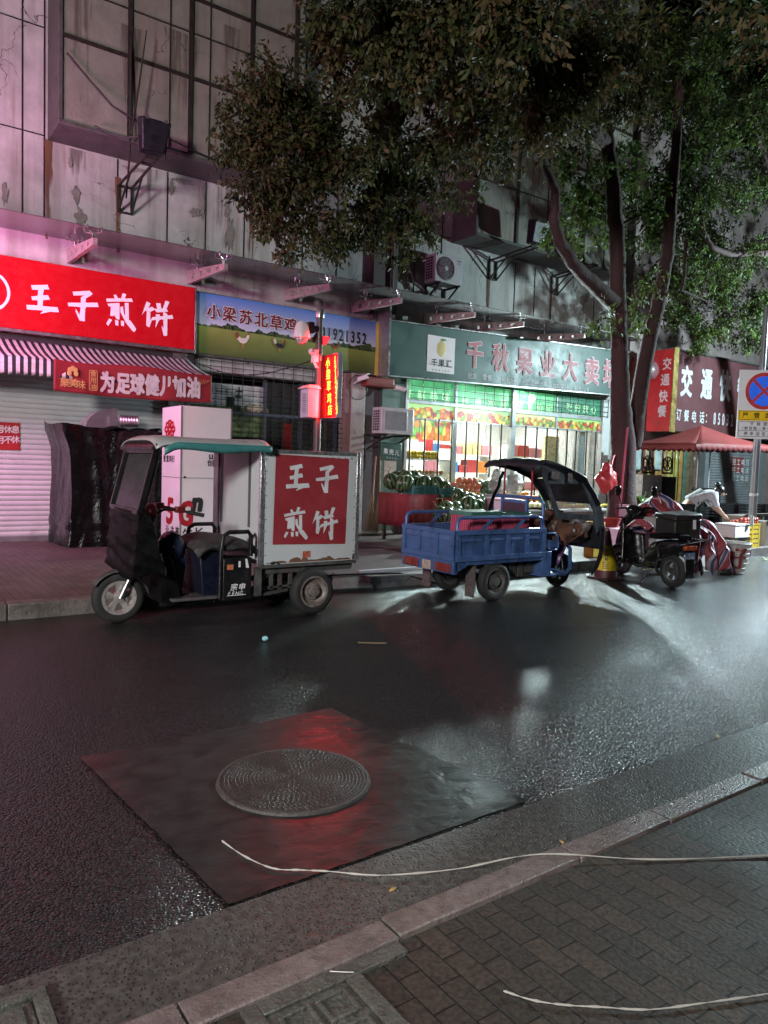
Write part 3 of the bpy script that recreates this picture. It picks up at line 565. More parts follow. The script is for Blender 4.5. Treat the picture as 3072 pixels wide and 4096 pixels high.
# ---- farm picture sign
def farm_mat():
    m = bpy.data.materials.new('printed farm picture'); m.use_nodes = True; t = m.node_tree; b = t.nodes['Principled BSDF']; L = t.links.new
    tc = nd(t, 'TexCoord'); sx = nd(t, 'SeparateXYZ'); L(tc.outputs['Generated'], sx.inputs[0])
    sky_ = nd(t, 'ValToRGB'); e = sky_.color_ramp.elements; e[0].position = .45; e[0].color = (.60, .60, .72, 1); e[1].position = 1; e[1].color = (.08, .20, .56, 1); L(sx.outputs['Z'], sky_.inputs[0])
    gr = nd(t, 'ValToRGB'); e = gr.color_ramp.elements; e[0].position = 0; e[0].color = (.09, .12, .035, 1); e[1].position = .5; e[1].color = (.28, .33, .08, 1)
    gn = nd(t, 'TexNoise'); gn.inputs['Scale'].default_value = 3; gn.inputs['Detail'].default_value = 8; ga = nd(t, 'Math', operation='MULTIPLY_ADD'); L(gn.outputs[0], ga.inputs[0]); ga.inputs[1].default_value = .3; L(sx.outputs['Z'], ga.inputs[2]); gs = nd(t, 'Math', operation='SUBTRACT'); gs.inputs[1].default_value = .15; L(ga.outputs[0], gs.inputs[0]); L(gs.outputs[0], gr.inputs[0])
    cb = nd(t, 'CombineXYZ'); L(sx.outputs['X'], cb.inputs[0]); tn = nd(t, 'TexNoise'); tn.inputs['Scale'].default_value = 9; tn.inputs['Detail'].default_value = 7; tn.inputs['Roughness'].default_value = .6; L(cb.outputs[0], tn.inputs['Vector'])
    th = nd(t, 'MapRange'); th.inputs[1].default_value = .3; th.inputs[2].default_value = .7; th.inputs[3].default_value = .40; th.inputs[4].default_value = .60; L(tn.outputs[0], th.inputs[0])
    lt = nd(t, 'Math', operation='LESS_THAN'); L(sx.outputs['Z'], lt.inputs[0]); L(th.outputs[0], lt.inputs[1])
    tx = nd(t, 'Mix', data_type='RGBA'); L(lt.outputs[0], tx.inputs[0]); L(sky_.outputs[0], tx.inputs[6])
    tt = nd(t, 'ValToRGB'); e = tt.color_ramp.elements; e[0].position = .4; e[0].color = (.012, .022, .010, 1); e[1].position = .62; e[1].color = (.09, .13, .04, 1); dn = nd(t, 'TexNoise'); dn.inputs['Scale'].default_value = 14; dn.inputs['Detail'].default_value = 8; L(dn.outputs[0], tt.inputs[0]); L(tt.outputs[0], tx.inputs[7])
    hl = nd(t, 'Math', operation='MULTIPLY_ADD'); L(sx.outputs['X'], hl.inputs[0]); hl.inputs[1].default_value = -.05; hl.inputs[2].default_value = .46
    l2 = nd(t, 'Math', operation='LESS_THAN'); L(sx.outputs['Z'], l2.inputs[0]); L(hl.outputs[0], l2.inputs[1]); gx = nd(t, 'Mix', data_type='RGBA'); L(l2.outputs[0], gx.inputs[0]); L(tx.outputs[2], gx.inputs[6]); L(gr.outputs[0], gx.inputs[7])
    L(gx.outputs[2], b.inputs['Base Color']); b.inputs['Roughness'].default_value = .42; return m
y = 12.95
fs = thing('shop_sign', 'long farm picture sign with sky, meadow, hens and dark red characters', 'shop sign', (7, 13.2, 3.45))
x0, x1, zb, zt = 4.94, 8.86, 3.485, 4.565
MB().sheet(lambda u, v: (x0 + u * (x1 - x0), y + .006 + .012 * math.sin(u * 17) * math.sin(v * 3.1), zb + v * (zt - zb)), 40, 8).build('picture_panel', farm_mat(), fs)
m = MB(); m.box(x0, y + .03, zb - .02, 9.2, 13.19, zt + .02); m.build('backing', ALU, fs)
MB().box(8.862, y - .002, zb - .03, 9.05, y + .028, zt - .03).build('yellow_strip', mat('yellow ochre board', (.78, .52, .13), .6, var=.1), fs)
MB().box(9.052, y - .002, zb - .05, 9.215, y + .028, zt - .05).build('white_strip', mat('dirty white board', (.75, .68, .65), .6, var=.2, dirt=(.3, .2, .15)), fs)
q = .6028; yb = y - .012
pts = [(258, 412), (362, 428), (470, 448), (572, 465), (672, 484), (768, 500)]
m = MB(); m2 = MB()
for ch, (a, b_) in zip('小梁苏北草鸡', pts):
    c = (700 + a * q, 1000 + b_ * q); row(m, ch, c, c, yb, 56, .055); row(m2, ch, c, c, yb - .004, 56, .022)
m.build('letter_outline', WHITE, fs, smooth=0); m2.build('lettering', mat('dark red letters', (.16, .008, .016), .5), fs, smooth=0)
m = MB(); m2 = MB(); row(m2, '01921352', (1292, 1329), (1457, 1354), yb - .004, 60, .022, sx=.62)
m2.build('digits', BLACK, fs, smooth=0)
def hen(name, cx, cz, s, mats, fl, neck):
    m = MB(); yy = yb - .001
    P = lambda pts, mi, d: m.prism([(cx + fl * a * s, cz + b_ * s) for a, b_ in pts], lambda u, v, w: (u, yy - w, v), d, mi)
    P([(-.9, .1), (-.75, .55), (-.5, .35), (-.2, .25), (.25, .3), (.5, .7), (.72, .75), (.75, .45), (.6, .1), (.35, -.25), (0, -.4), (-.45, -.3), (-.7, -.05)], 0, .003)
    P([(.5, .7), (.55, .95), (.7, .9), (.74, .72)], 1, .004); P([(.74, .66), (.9, .6), (.74, .56)], 3, .004)
    P([(-.9, .1), (-1.15, .6), (-.95, .95), (-.75, .75), (-.6, .3)], 2, .004); P([(.3, .2), (.5, .68), (.7, .6), (.55, .1)], neck, .005)
    P([(.0, -.4), (.03, -.85), (-.12, -.9), (.2, -.88), (.09, -.82), (.08, -.38)], 3, .0035); P([(-.2, -.36), (-.2, -.82), (-.3, -.87), (-.05, -.85), (-.14, -.8), (-.12, -.36)], 3, .0036)
    m.build(name, mats, fs, smooth=0)
HW = mat('hen white', (.72, .66, .58), .6); HR = mat('comb red', (.35, .02, .015), .6); HB = mat('feather black', (.02, .015, .02), .6); HY = mat('hen leg', (.45, .28, .08), .6); HBr = mat('feather russet', (.26, .06, .025), .6)
c = at(700 + 455 * q, 1000 + 600 * q, y=yb); hen('painted_hen', c.x, c.z, .155, [HW, HR, HBr, HY], 1, 0)
c = at(700 + 700 * q, 1000 + 635 * q, y=yb); hen('painted_rooster', c.x, c.z, .135, [HB, HR, HW, HY, HBr], 1, 4)
c = at(700 + 1062 * q, 1000 + 645 * q, y=yb); hen('painted_hen', c.x, c.z, .09, [HBr, HR, HBr, HY], -1, 0)
# ---- chicken shop behind its grille
cs = thing('chicken_shop', 'dark chicken shop front behind its black lattice grille', 'shop front', (6.6, 13.3, .15))
CSW = mat('dim shop wall', (.13, .12, .15), .7, var=.2)
m = MB(); m.box(4.94, 15.2, .15, 8.4, 15.3, 3.5); m.box(4.90, 13.62, .15, 4.94, 15.2, 3.5); m.box(8.36, 13.62, .15, 8.42, 15.2, 3.5); m.box(4.94, 13.3, 3.2, 8.36, 13.33, 3.55); m.build('interior_wall', CSW, cs)
DFR = mat('blue grey door frame', (.10, .10, .14), .5)
m = MB()
for x in (6.55, 7.35, 8.2): m.box(x, 13.42, .15, x + .06, 13.50, 3.2)
m.box(4.95, 13.425, 2.45, 8.3, 13.495, 2.52); m.box(6.61, 13.43, 1.0, 8.2, 13.49, 1.05); m.build('door_frame', DFR, cs)
MB().box(6.62, 13.452, .2, 8.19, 13.456, 3.15).build('door_glass', glass('dark door glass', (.5, .5, .55), .8, .1), cs)
p0, p1 = at(845, 1530, y=13.45), at(1065, 1754, y=13.45)
MB().box(5.0, 13.46, p0.z - .42, p1.x, 13.475, p0.z).build('poster', mat('white poster', (.62, .58, .60), .5, var=.08), cs)
m = MB(); m.box(5.0, 13.456, p1.z, p1.x, 13.475, p0.z - .425); m.build('poster_landscape', mat('green print', (.12, .15, .06), .6, var=.8, vs=6), cs)
m = MB()
for ch, a, b_ in (('土', 425, 948), ('雞', 372, 1010), ('蛋', 412, 1065)): row(m, ch, (700 + a * q, 1000 + b_ * q), (700 + a * q, 1000 + b_ * q), 13.452, 42, .02, sx=.85)
row(m, '农家散养', (845 + 5, 1562), (845 + 60, 1568), 13.452, 12); m.build('poster_lettering', BLACK, cs, smooth=0)
c = at(700 + 545 * q, 1000 + 1050 * q, y=13.44); m = MB(); m.ell((c.x, 13.452, c.z - .05), (.26, .008, .13), 20, 8, 0)
for k in range(9): m.ell((c.x - .17 + .042 * k, 13.444 - .0005 * k, c.z + .03 * math.sin(k * 2.1)), (.05, .008, .06), 10, 6, 1)
m.build('poster_egg_basket', [mat('basket print', (.24, .14, .08), .6), mat('egg print', (.55, .42, .34), .6)], cs)
c = at(1150, 1750, y=13.40); m = MB(); m.box(c.x - .09, 13.395, c.z - .55, c.x + .09, 13.41, c.z + .28); m.build('red_couplet', mat('red couplet paper', (.30, .02, .02), .6), cs)
m = MB()
for x, z, w, h in ((7.1, .9, .25, .5), (7.45, .8, .22, .75), (7.75, .8, .3, 1.05), (8.05, .8, .2, .6), (6.3, 1.0, .25, .4), (5.6, .6, .5, .6)): m.box(x, 13.7, .15, x + w, 14.0, .15 + z + h)
m.build('stacked_cartons', mat('pale cartons', (.45, .42, .45), .7, var=.3, vs=2), cs)
gr = thing('lattice_grille', 'black steel lattice shutter pulled down across the chicken shop', 'grille', (6.6, 13.1, .15))
m = MB()
zz = .2; i = 0
while zz < 3.45: m.tube([(4.97, 13.1, zz), (8.32, 13.1, zz)], .0065, 5); zz += .1
for i in range(16):
    x = 5.08 + i * .215; zz = .2 + (.1 if i % 2 else 0)
    m.tube([(x, 13.088, .2), (x, 13.088, 3.45)], .006, 5)
m.box(4.95, 13.06, .15, 8.33, 13.14, .22); m.build('lattice', BLKST, gr)
m = MB(); m.box(8.20, 13.03, .15, 8.33, 13.16, 3.45); m.build('guide_rail', mat('rusty pink rail', (.28, .16, .15), .6, dirt=(.1, .04, .03)), gr)
# ---- pier between the shops
pr = thing('wall_pier', 'narrow plastered pier between the chicken shop and the green fruit shop', 'pier', (8.9, 13.1, .15))
MB().box(8.34, 13.0, .15, 8.68, 13.6, 3.46).build('plaster_face', mat('pink grey plaster', (.36, .30, .29), .8, var=.2, vs=4, bump=.2, bs=30, dirt=(.16, .12, .11), ds=3), pr, bevel=.01)
MB().box(8.68, 13.08, .15, 9.11, 13.6, 3.46).build('dark_panel', mat('dark plum panel', (.10, .075, .085), .6), pr)
MB().box(9.11, 12.99, .15, 9.73, 13.6, 3.46).build('green_panel', mat('green painted panel', (.045, .085, .065), .5, var=.15), pr)
MB().box(8.56, 12.75, 3.2, 9.24, 13.06, 3.40).build('red_tray', mat('faded red tray', (.22, .035, .03), .5), pr, bevel=.02)
m = MB(); c = at(1240 + 755 * .2532, 1240 + 1225 * .2532, y=12.99)
m.tube([(c.x + .24 * math.cos(a), 12.985 - .01 * math.sin(a), c.z + .25 * math.sin(a)) for a in [2 * math.pi * i / 28 for i in range(29)]], .006, 6); m.build('cable_coil', BLACK, pr)
def bullet_cam(name, lab, p, aim, col, rod):
    t = thing(name, lab, 'camera', p); p = Vector(p); d = Vector(aim).normalized(); m = MB()
    m.bar(p + d * -.10, p + d * .12, .085, .075); m.bar(p + d * -.11 + Z * .045, p + d * .15 + Z * .045, .1, .012); m.build('housing', col, t, bevel=.008)
    MB().tube([p + d * .121, p + d * .127], .03, 14).build('lens', BLACK, t)
    MB().tube([p + Vector(rod), p + Vector(rod) * .5, p + d * -.04 - Z * .03], .018, 8).build('arm', col, t); return t
CAMW = mat('camera white', (.62, .55, .56), .4, var=.05)
c = at(1240 + 1420 * .2532, 1240 + 1240 * .2532, y=12.75); bullet_cam('security_camera', 'white bullet camera on the green panel above the white cooling unit', c, (.7, -.6, -.25), CAMW, (-.22, .22, -.02))
c = at(1240 + 830 * .2532, 1240 + 1080 * .2532, y=12.8); bullet_cam('security_camera', 'small white bullet camera under the yellow end of the farm sign', c, (.55, -.7, .35), CAMW, (-.08, .2, -.1))
# ---- cooling units
ACW = mat('off white enamel', (.56, .52, .54), .4, var=.08, vs=3, dirt=(.3, .26, .25), ds=4, dk=.62)
def cooler(lab, x0, x1, y0, y1, z0, z1, fan):
    t = thing('air_conditioner', lab, 'air conditioner', ((x0 + x1) / 2, y1, z0)); w, h = x1 - x0, z1 - z0
    MB().box(x0, y0, z0, x1, y1, z1).build('case', ACW, t, bevel=.015)
    cx, cz_ = x0 + w * .38, z0 + h * .5; r = h * .42
    if fan:
        MB().lathe([(r * 1.0, 0), (r * 1.0, -.012), (r * .9, -.02), (r * .9, -.005), (0, -.004)], (cx, y0 - .001, cz_), 'y', 40).build('fan_recess', mat('fan shroud', (.10, .075, .085), .6), t)
        m = MB()
        for k in range(1, 9): m.lathe([(r * k / 9 - .003, -.022), (r * k / 9, -.026), (r * k / 9 + .003, -.022)], (cx, y0, cz_), 'y', 40)
        for k in range(12): a = R(30 * k); m.tube([(cx, y0 - .02, cz_), (cx + r * .95 * math.cos(a), y0 - .02, cz_ + r * .95 * math.sin(a))], .003, 4)
        m.build('fan_guard', ACW, t); MB().lathe([(r * .2, -.01), (r * .19, -.03), (0, -.032)], (cx, y0, cz_), 'y', 24).build('hub_cap', ACW, t)
        m = MB(); write(m, '空调', (x1 - w * .16, y0 - .003, z1 - h * .22), X, Z, h * .06); m.box(x1 - w * .22, y0 - .004, z1 - h * .15, x1 - w * .05, y0 + .002, z1 - h * .12); m.build('badge', mat('blue badge', (.05, .06, .18), .5), t, smooth=0)
    else:
        m = MB(); m.box(x0 + w * .06, y0 - .012, z0 + h * .09, x0 + w * .80, y0 - .001, z1 - h * .09); m.build('rim', ACW, t, bevel=.01)
        MB().box(x0 + w * .10, y0 - .016, z0 + h * .14, x0 + w * .76, y0 - .0125, z1 - h * .14).build('front_plate', mat('grey plate', (.25, .22, .24), .5), t, bevel=.01)
    m = MB(); m.box(x0 - .004, y0 + .06, z0 + .05, x0 - .001, y1 - .05, z1 - .05); m.build('side_opening', DARK, t)
    m = MB()
    for k in range(9): zz = z0 + .06 + (h - .12) * k / 8; m.box(x0 - .014, y0 + .05, zz - .006, x0 - .005, y1 - .04, zz + .006)
    for k in range(4): yy = y0 + .06 + (y1 - y0 - .11) * k / 3; m.box(x0 - .018, yy - .005, z0 + .05, x0 - .0145, yy + .005, z1 - .05)
    m.build('side_louvre', ACW, t); m = MB()
    for x in (x0 + w * .15, x0 + w * .85): m = MB(); m.bar((x, y0 - .06, z0 - .025), (x, 13.19, z0 - .025), .04); m.bar((x, y0, z0 - .04), (x, 13.18, z0 - .36), .03); m.bar((x, 13.17, z0), (x, 13.17, z0 - .4), .04); m.build('wall_bracket', BLKST, t)
    return t
cooler('white cooling unit with a round fan on the upper wall above the fruit shop', 10.2, 10.99, 12.72, 13.08, 5.6, 6.2, True)
cooler('white cooling unit with a square front plate beside the fruit shop window', 8.69, 9.52, 12.40, 12.74, 2.22, 2.76, False)
m = MB(); m.tube([(9.72, 13.12, 8.5), (9.75, 13.12, 6.4), (9.78, 13.1, 5.9), (9.95, 13.08, 5.55), (10.25, 13.06, 5.38), (10.5, 13.05, 5.45), (10.55, 13.0, 5.7)], .03, 8)
m.tube([(9.6, 13.14, 7.5), (9.64, 13.14, 6.0), (9.8, 13.14, 5.6), (9.9, 13.14, 5.3)], .02, 8)
tag(m.build('coolant_hose', mat('grey hose', (.22, .19, .19), .6)), 'grey insulated hose looping down beside the upper cooling unit', 'hose')
# ---- floodlights on brackets
def flood(lab, x, z, tip, faceup=True, hidden=False):
    t = thing('floodlight', lab, 'floodlight', (x, 13.19, z)); m = MB(); w = .22
    for sx in (-w / 2, w / 2):
        m.bar((x + sx, 13.17, z - .46), (x + sx, 13.17, z), .035); m.bar((x + sx, 13.17, z - .02), (x + sx * .8, tip, z + .04), .032); m.bar((x + sx, 13.16, z - .44), (x + sx * .9, 12.55, z), .028)
    m.bar((x - w / 2, 13.17, z - .45), (x + w / 2, 13.17, z - .45), .03); m.bar((x - w / 2, 13.17, z - .02), (x + w / 2, 13.17, z - .02), .03); m.bar((x - w / 2, tip + .03, z + .04), (x + w / 2, tip + .03, z + .04), .04); m.bar((x - w / 2, tip + .3, z + .03), (x + w / 2, tip + .3, z + .03), .03)
    m.build('bracket', BLKST, t, smooth=0)
    if not hidden:
        m = MB(); a = .23; b_ = .17; yy = tip - .02
        m.hexa([(x - b_, yy - .06, z + .10), (x + b_, yy - .06, z + .10), (x + b_, yy + .14, z + .10), (x - b_, yy + .14, z + .10), (x - a, yy - .20, z + .52), (x + a, yy - .20, z + .52), (x + a, yy + .04, z + .60), (x - a, yy + .04, z + .60)])
        m.build('housing', mat('navy enamel housing', (.010, .010, .016), .5, var=.3, vs=8, bump=.2), t, bevel=.02)
        MB().tube([(x - .2, yy + .02, z + .05), (x - .22, yy, z + .3), (x + .22, yy, z + .3), (x + .2, yy + .02, z + .05)], .014, 6).build('yoke', BLKST, t)
        m = MB()
        for sx in (-.14, .14): m.box(x + sx - .02, yy - .215, z + .50, x + sx + .02, yy - .19, z + .55)
        m.build('clip', mat('clip metal', (.3, .28, .28), .4, metal=.8), t)
    return t
flood('boxy dark floodlight on a rusty bracket under the left projecting bay', 3.74, 6.18, 11.75)
flood('dark floodlight on a bracket beside the leaning tree limb', 12.33, 6.5, 11.85)
flood('empty rusty lamp bracket behind the leaning tree limb', 14.48, 6.5, 11.9, hidden=True)
m = MB(); s = .6172
def wp(a, b_, y): return at(a * s, b_ * s, y=y)
m.tube([wp(430, 340, 12.37), wp(580, 520, 12.36), wp(720, 680, 12.3), wp(900, 790, 12.1), wp(935, 880, 11.9)], .014, 6)
m.tube([wp(615, 815, 12.34), wp(720, 870, 12.25), wp(820, 890, 12.1), wp(940, 880, 11.9)], .014, 6); m.tube([wp(1110, 905, 11.9), wp(1230, 965, 12.3), wp(1400, 1040, 12.37), wp(1540, 1100, 12.37)], .013, 6)
m.tube([wp(1355, 955, 12.38), wp(1450, 1030, 12.3), wp(1560, 1100, 12.2)], .018, 6)
tag(m.build('lamp_cable', BLACK), 'black cable sagging across the left bay to the boxy floodlight', 'cable')
m = MB(); m.tube([wp(950, 195, 12.1), wp(900, 560, 12.1), wp(850, 870, 12.1)], [.008, .016, .018], 6); m.tube([wp(850, 300, 12.36), wp(842, 980, 12.2), wp(818, 1280, 13.0)], .016, 6)
tag(m.build('steel_rod', BLKST), 'thin dark steel rods standing behind the boxy floodlight', 'rod')
# ================================================================ fruit shop
GSIGN = mat('green sign board', (.028, .084, .072), .42, var=.10, vs=2)
fs = thing('shop_sign', 'long green fruit shop sign with dark red white-edged characters', 'shop sign', (12.8, 13.0, 3.5))
gx0, gx1, gy = 8.99, 16.9, 12.6
def gz(x, top): return (4.55 + .030 * (x - 8.99)) if top else (3.44 + .0255 * (x - 8.99))
m = MB(); m.hexa([(gx0, gy, gz(gx0, 0)), (gx1, gy, gz(gx1, 0)), (gx1, 13.1, gz(gx1, 0)), (gx0, 13.1, gz(gx0, 0)), (gx0, gy, gz(gx0, 1)), (gx1, gy, gz(gx1, 1)), (gx1, 13.1, gz(gx1, 1)), (gx0, 13.1, gz(gx0, 1))])
m.build('board', GSIGN, fs, bevel=.008)
m = MB(); m.bar((gx0, gy - .01, gz(gx0, 1) + .012), (gx1, gy - .01, gz(gx1, 1) + .012), .03, .022); m.bar((gx0, gy - .01, gz(gx0, 0) - .014), (gx1, gy - .01, gz(gx1, 0) - .014), .03, .026); m.box(gx0 - .05, gy - .02, 3.42, gx0 - .003, 13.0, 4.9)
m.build('frame', ALU, fs)
q = .6028; P4 = lambda a, b_: (1500 + a * q, 1200 + b_ * q)
p0, p1 = at(*P4(350, 222), y=gy), at(*P4(522, 495), y=gy)
lx0, lx1, lz0, lz1 = p0.x, p1.x, p1.z, p0.z - .02
MB().box(lx0, gy - .012, lz0, lx1, gy - .003, lz1).build('logo_panel', WHITE, fs)
m = MB(); row(m, '千果汇', P4(393, 415), P4(488, 425), gy - .015, 30, .02); m2 = MB(); row(m, '新鲜放心直供', P4(385, 462), P4(487, 474), gy - .015, 8)
m.bar((lx0 + .05, gy - .0145, lz0 + .16), (lx1 - .06, gy - .0145, lz0 + .155), .004, .012); m.build('logo_lettering', BLACK, fs, smooth=0)
m = MB(); cx, cz_ = (lx0 + lx1) / 2, lz1 - .27; m.ell((cx, gy - .014, cz_), (.13, .006, .17), 24, 10, 0); m.ell((cx + .05, gy - .02, cz_ + .2), (.08, .004, .03), 14, 6, 1); m.build('logo_fruit', [mat('pale yellow print', (.62, .52, .20), .5), mat('leaf print', (.12, .25, .08), .5)], fs)
pts = [(665, 362), (835, 385), (995, 408), (1148, 430), (1297, 450), (1440, 475), (1562, 492)]
ma, mb_ = MB(), MB()
for ch, p in zip('千秋果业大卖场', pts):
    row(ma, ch, P4(*p), P4(*p), gy - .010, 104, .045, sx=.82); row(mb_, ch, P4(*p), P4(*p), gy - .018, 104, .022, sx=.82)
ma.build('letter_outline', mat('pale pink edge', (.75, .62, .64), .5), fs, smooth=0); mb_.build('lettering', mat('maroon letters', (.44, .13, .16), .5), fs, smooth=0)
m = MB(); PALE = mat('pale small print', (.5, .52, .52), .5)
for t, a, b_, n in (('批发', (630, 503), (660, 506), 26), ('零售', (728, 515), (760, 518), 26), ('一箱起批', (822, 525), (915, 537), 25), ('进口国产水果', (985, 545), (1130, 562), 25), ('鲜榨果汁', (1190, 572), (1270, 582), 25), ('电话：15', (1330, 590), (1412, 600), 24)): row(m, t, P4(*a), P4(*b_), gy - .006, n, .006)
m.build('small_lettering', PALE, fs, smooth=0)
# ---- shop room and front
fr = thing('fruit_shop', 'brightly lit fruit shop behind white frames and dark window bars', 'shop', (13.2, 13.2, .15))
INW = mat('bright shop wall', (.50, .50, .47), .7, var=.06)
m = MB(); m.box(9.75, 17.2, .15, 17.1, 17.3, 3.6); m.box(9.72, 13.3, .15, 9.78, 17.2, 3.6); m.box(17.0, 13.62, .15, 17.1, 17.2, 3.6); m.build('interior_wall', INW, fr)
MB().box(9.78, 13.2, 3.5, 17, 17.2, 3.56).build('shop_ceiling', INW, fr); MB().box(9.78, 13.15, .151, 17, 17.2, .17).build('shop_floor', mat('pale tiles', (.5, .48, .45), .3), fr)
TUBE = glow('lit tube', (.92, 1, .96), 14)
for x in (11.2, 14.8): MB().box(x - 1.2, 15.12, 3.44, x + 1.2, 15.2, 3.48).build('ceiling_tube', TUBE, fr)
FRW = mat('white steel frame', (.60, .62, .62), .4, var=.08); FRG = mat('grey steel frame', (.30, .33, .34), .4, metal=.4)
for q9 in ((16.36, 12.94, .15, 16.66, 13.1, 3.5), (9.73, 12.97, .15, 9.80, 13.08, 3.5), (15.75, 13.2, .15, 16.0, 13.4, 2.64)): MB().box(*q9).build('side_frame', FRW, fr, bevel=.006)
for q9 in ((12.97, 12.96, .15, 13.10, 13.1, 3.5), (11.17, 13.0, 2.641, 11.23, 13.09, 3.48), (14.58, 13.0, 2.661, 14.65, 13.09, 3.48), (11.17, 13.02, .15, 11.27, 13.09, 2.599)): MB().box(*q9).build('door_post', FRG, fr, bevel=.005)
for q9 in ((9.8, 12.985, 2.955, 12.97, 13.07, 3.045), (13.1, 12.985, 2.94, 16.36, 13.07, 3.035), (9.8, 13.0, 2.60, 12.97, 13.08, 2.64), (13.1, 13.0, 2.62, 16.36, 13.08, 2.66)): MB().box(*q9).build('transom_rail', FRG, fr, bevel=.005)
def fruit_mat(name, bgc, sc, em):
    m = bpy.data.materials.new(name); m.use_nodes = True; t = m.node_tree; b = t.nodes['Principled BSDF']; L = t.links.new
    tc = nd(t, 'TexCoord'); v = nd(t, 'TexVoronoi'); v.inputs['Scale'].default_value = sc; L(tc.outputs['Object'], v.inputs['Vector'])
    sx = nd(t, 'SeparateColor'); L(v.outputs['Color'], sx.inputs[0]); cr = nd(t, 'ValToRGB'); cr.color_ramp.interpolation = 'CONSTANT'; e = cr.color_ramp.elements
    cols = [(.10, .30, .05), (.62, .40, .05), (.50, .10, .03), (.25, .45, .10), (.60, .20, .03), (.35, .04, .05), (.65, .55, .12), (.12, .08, .16)]
    e[0].position = 0; e[0].color = rgb(cols[0]); e[1].position = .14; e[1].color = rgb(cols[1])
    for i in range(2, 8): x = e.new(i * .14); x.color = rgb(cols[i])
    L(sx.outputs[0], cr.inputs[0]); r = nd(t, 'MapRange'); r.inputs[1].default_value = .25 / sc * 2; r.inputs[2].default_value = .6; r.inputs[3].default_value = 1; r.inputs[4].default_value = 0
    dk = nd(t, 'Mix', data_type='RGBA', blend_type='MULTIPLY'); dk.inputs[0].default_value = .8; L(cr.outputs[0], dk.inputs[6]); r3 = nd(t, 'MapRange'); r3.inputs[2].default_value = .7; r3.inputs[3].default_value = 1.2; r3.inputs[4].default_value = .25; L(v.outputs['Distance'], r3.inputs[0]); L(r3.outputs[0], dk.inputs[7])
    g = nd(t, 'SeparateXYZ'); L(tc.outputs['Generated'], g.inputs[0]); n = nd(t, 'TexNoise'); n.inputs['Scale'].default_value = 4; L(tc.outputs['Object'], n.inputs['Vector'])
    hh = nd(t, 'Math', operation='MULTIPLY_ADD'); L(n.outputs[0], hh.inputs[0]); hh.inputs[1].default_value = .8; hh.inputs[2].default_value = .32; l = nd(t, 'Math', operation='LESS_THAN'); L(g.outputs['Z'], l.inputs[0]); L(hh.outputs[0], l.inputs[1])
    mx = nd(t, 'Mix', data_type='RGBA'); L(l.outputs[0], mx.inputs[0]); mx.inputs[6].default_value = rgb(bgc); L(dk.outputs[2], mx.inputs[7]); L(mx.outputs[2], b.inputs['Base Color']); L(mx.outputs[2], b.inputs['Emission Color']); b.inputs['Emission Strength'].default_value = em; b.inputs['Roughness'].default_value = .35
    return m
FR1 = fruit_mat('backlit fruit print', (.25, .48, .16), 9, .45); FR2 = fruit_mat('backlit fruit print two', (.62, .62, .30), 9, .38)  # prints and films glow by emission, standing in for the shop light behind
GRN = mat('backlit green film', (.06, .34, .13), .4, var=.25, vs=2, emit=.45); GRN2 = mat('backlit deep green film', (.02, .16, .09), .4, var=.25, vs=2, emit=.45)
for x0, x1, mm, g2 in ((9.81, 11.16, FR1, GRN), (11.24, 12.96, FR1, GRN), (13.11, 14.57, FR2, GRN), (14.66, 16.35, FR1, GRN2)):
    MB().box(x0, 13.03, 2.645 + (.02 if x0 > 13 else 0), x1, 13.045, 2.95).build('fruit_poster', mm, fr)
    MB().box(x0, 13.03, 3.05, x1, 13.045, 3.5).build('green_poster', g2, fr)
m = MB(); LGR = mat('pale green print', (.45, .75, .42), .5, emit=.5)  # this print is given the same stand-in glow as the films
row(m, '新鲜美味', P4(225, 628), P4(470, 650), 13.024, 42); row(m, '健康水果', P4(600, 672), P4(850, 690), 13.024, 36); row(m, '货真价实', P4(960, 705), P4(1155, 728), 13.024, 40, .01); row(m, '吃的放心', P4(1290, 712), P4(1450, 728), 13.024, 34)
m.build('poster_lettering', LGR, fr, smooth=0)
m = MB()
for x0, x1 in ((9.85, 12.93), (13.15, 16.55)):
    n = int((x1 - x0) / .29)
    for i in range(n + 1): x = x0 + (x1 - x0) * i / n; m.tube([(x, 12.93, 3.03), (x, 12.93, 3.52)], .008, 6)
    for z in (3.06, 3.18, 3.32, 3.46): m.tube([(x0, 12.925, z), (x1, 12.925, z)], .008, 6)
m.build('upper_grille', BLKST, fr)
for x in (10.27, 10.67, 11.06, 11.5, 11.88, 12.27, 12.62, 9.86, 13.45, 13.85, 14.22, 14.6, 14.98, 15.33, 15.75, 16.12):
    MB().tube([(x, 12.955, .5), (x, 12.955, 2.64)], .02, 8).build('window_bar', BLKST, fr)
m = MB(); SGL = glass('shop glass', (.95, .98, .97), .93, .05, .08)
for q9 in ((9.82, 13.05, .16, 11.16, 13.056, 2.6), (11.27, 13.05, .16, 12.96, 13.056, 2.6), (13.12, 13.05, .16, 16.35, 13.056, 2.62)): MB().box(*q9).build('window_glass', SGL, fr, smooth=0)
for q9 in ((9.8, 12.98, .15, 12.96, 13.045, .52), (13.11, 12.98, .15, 16.35, 13.045, .52)): MB().box(*q9).build('window_base', FRG, fr)
m = MB()
random.seed(9)
for x in (10.1, 10.55, 11.0, 11.3, 11.7, 12.1, 12.5, 14.9, 15.4, 15.9, 16.15):
    a = random.uniform(.3, .8); m.tube([(x, 12.93, 2.66), (x + random.uniform(-.05, .05), 12.92, 2.6 - a * .5), (x + random.uniform(.02, .22), 12.93, 2.6 - a)], .005, 5)
m.build('hanging_cord', mat('grubby cord', (.10, .06, .05), .8), fr)
bb = thing('light_bulb', 'bare glaring bulb by the fruit shop door post', 'lamp', (13.36, 12.8, 3.3))
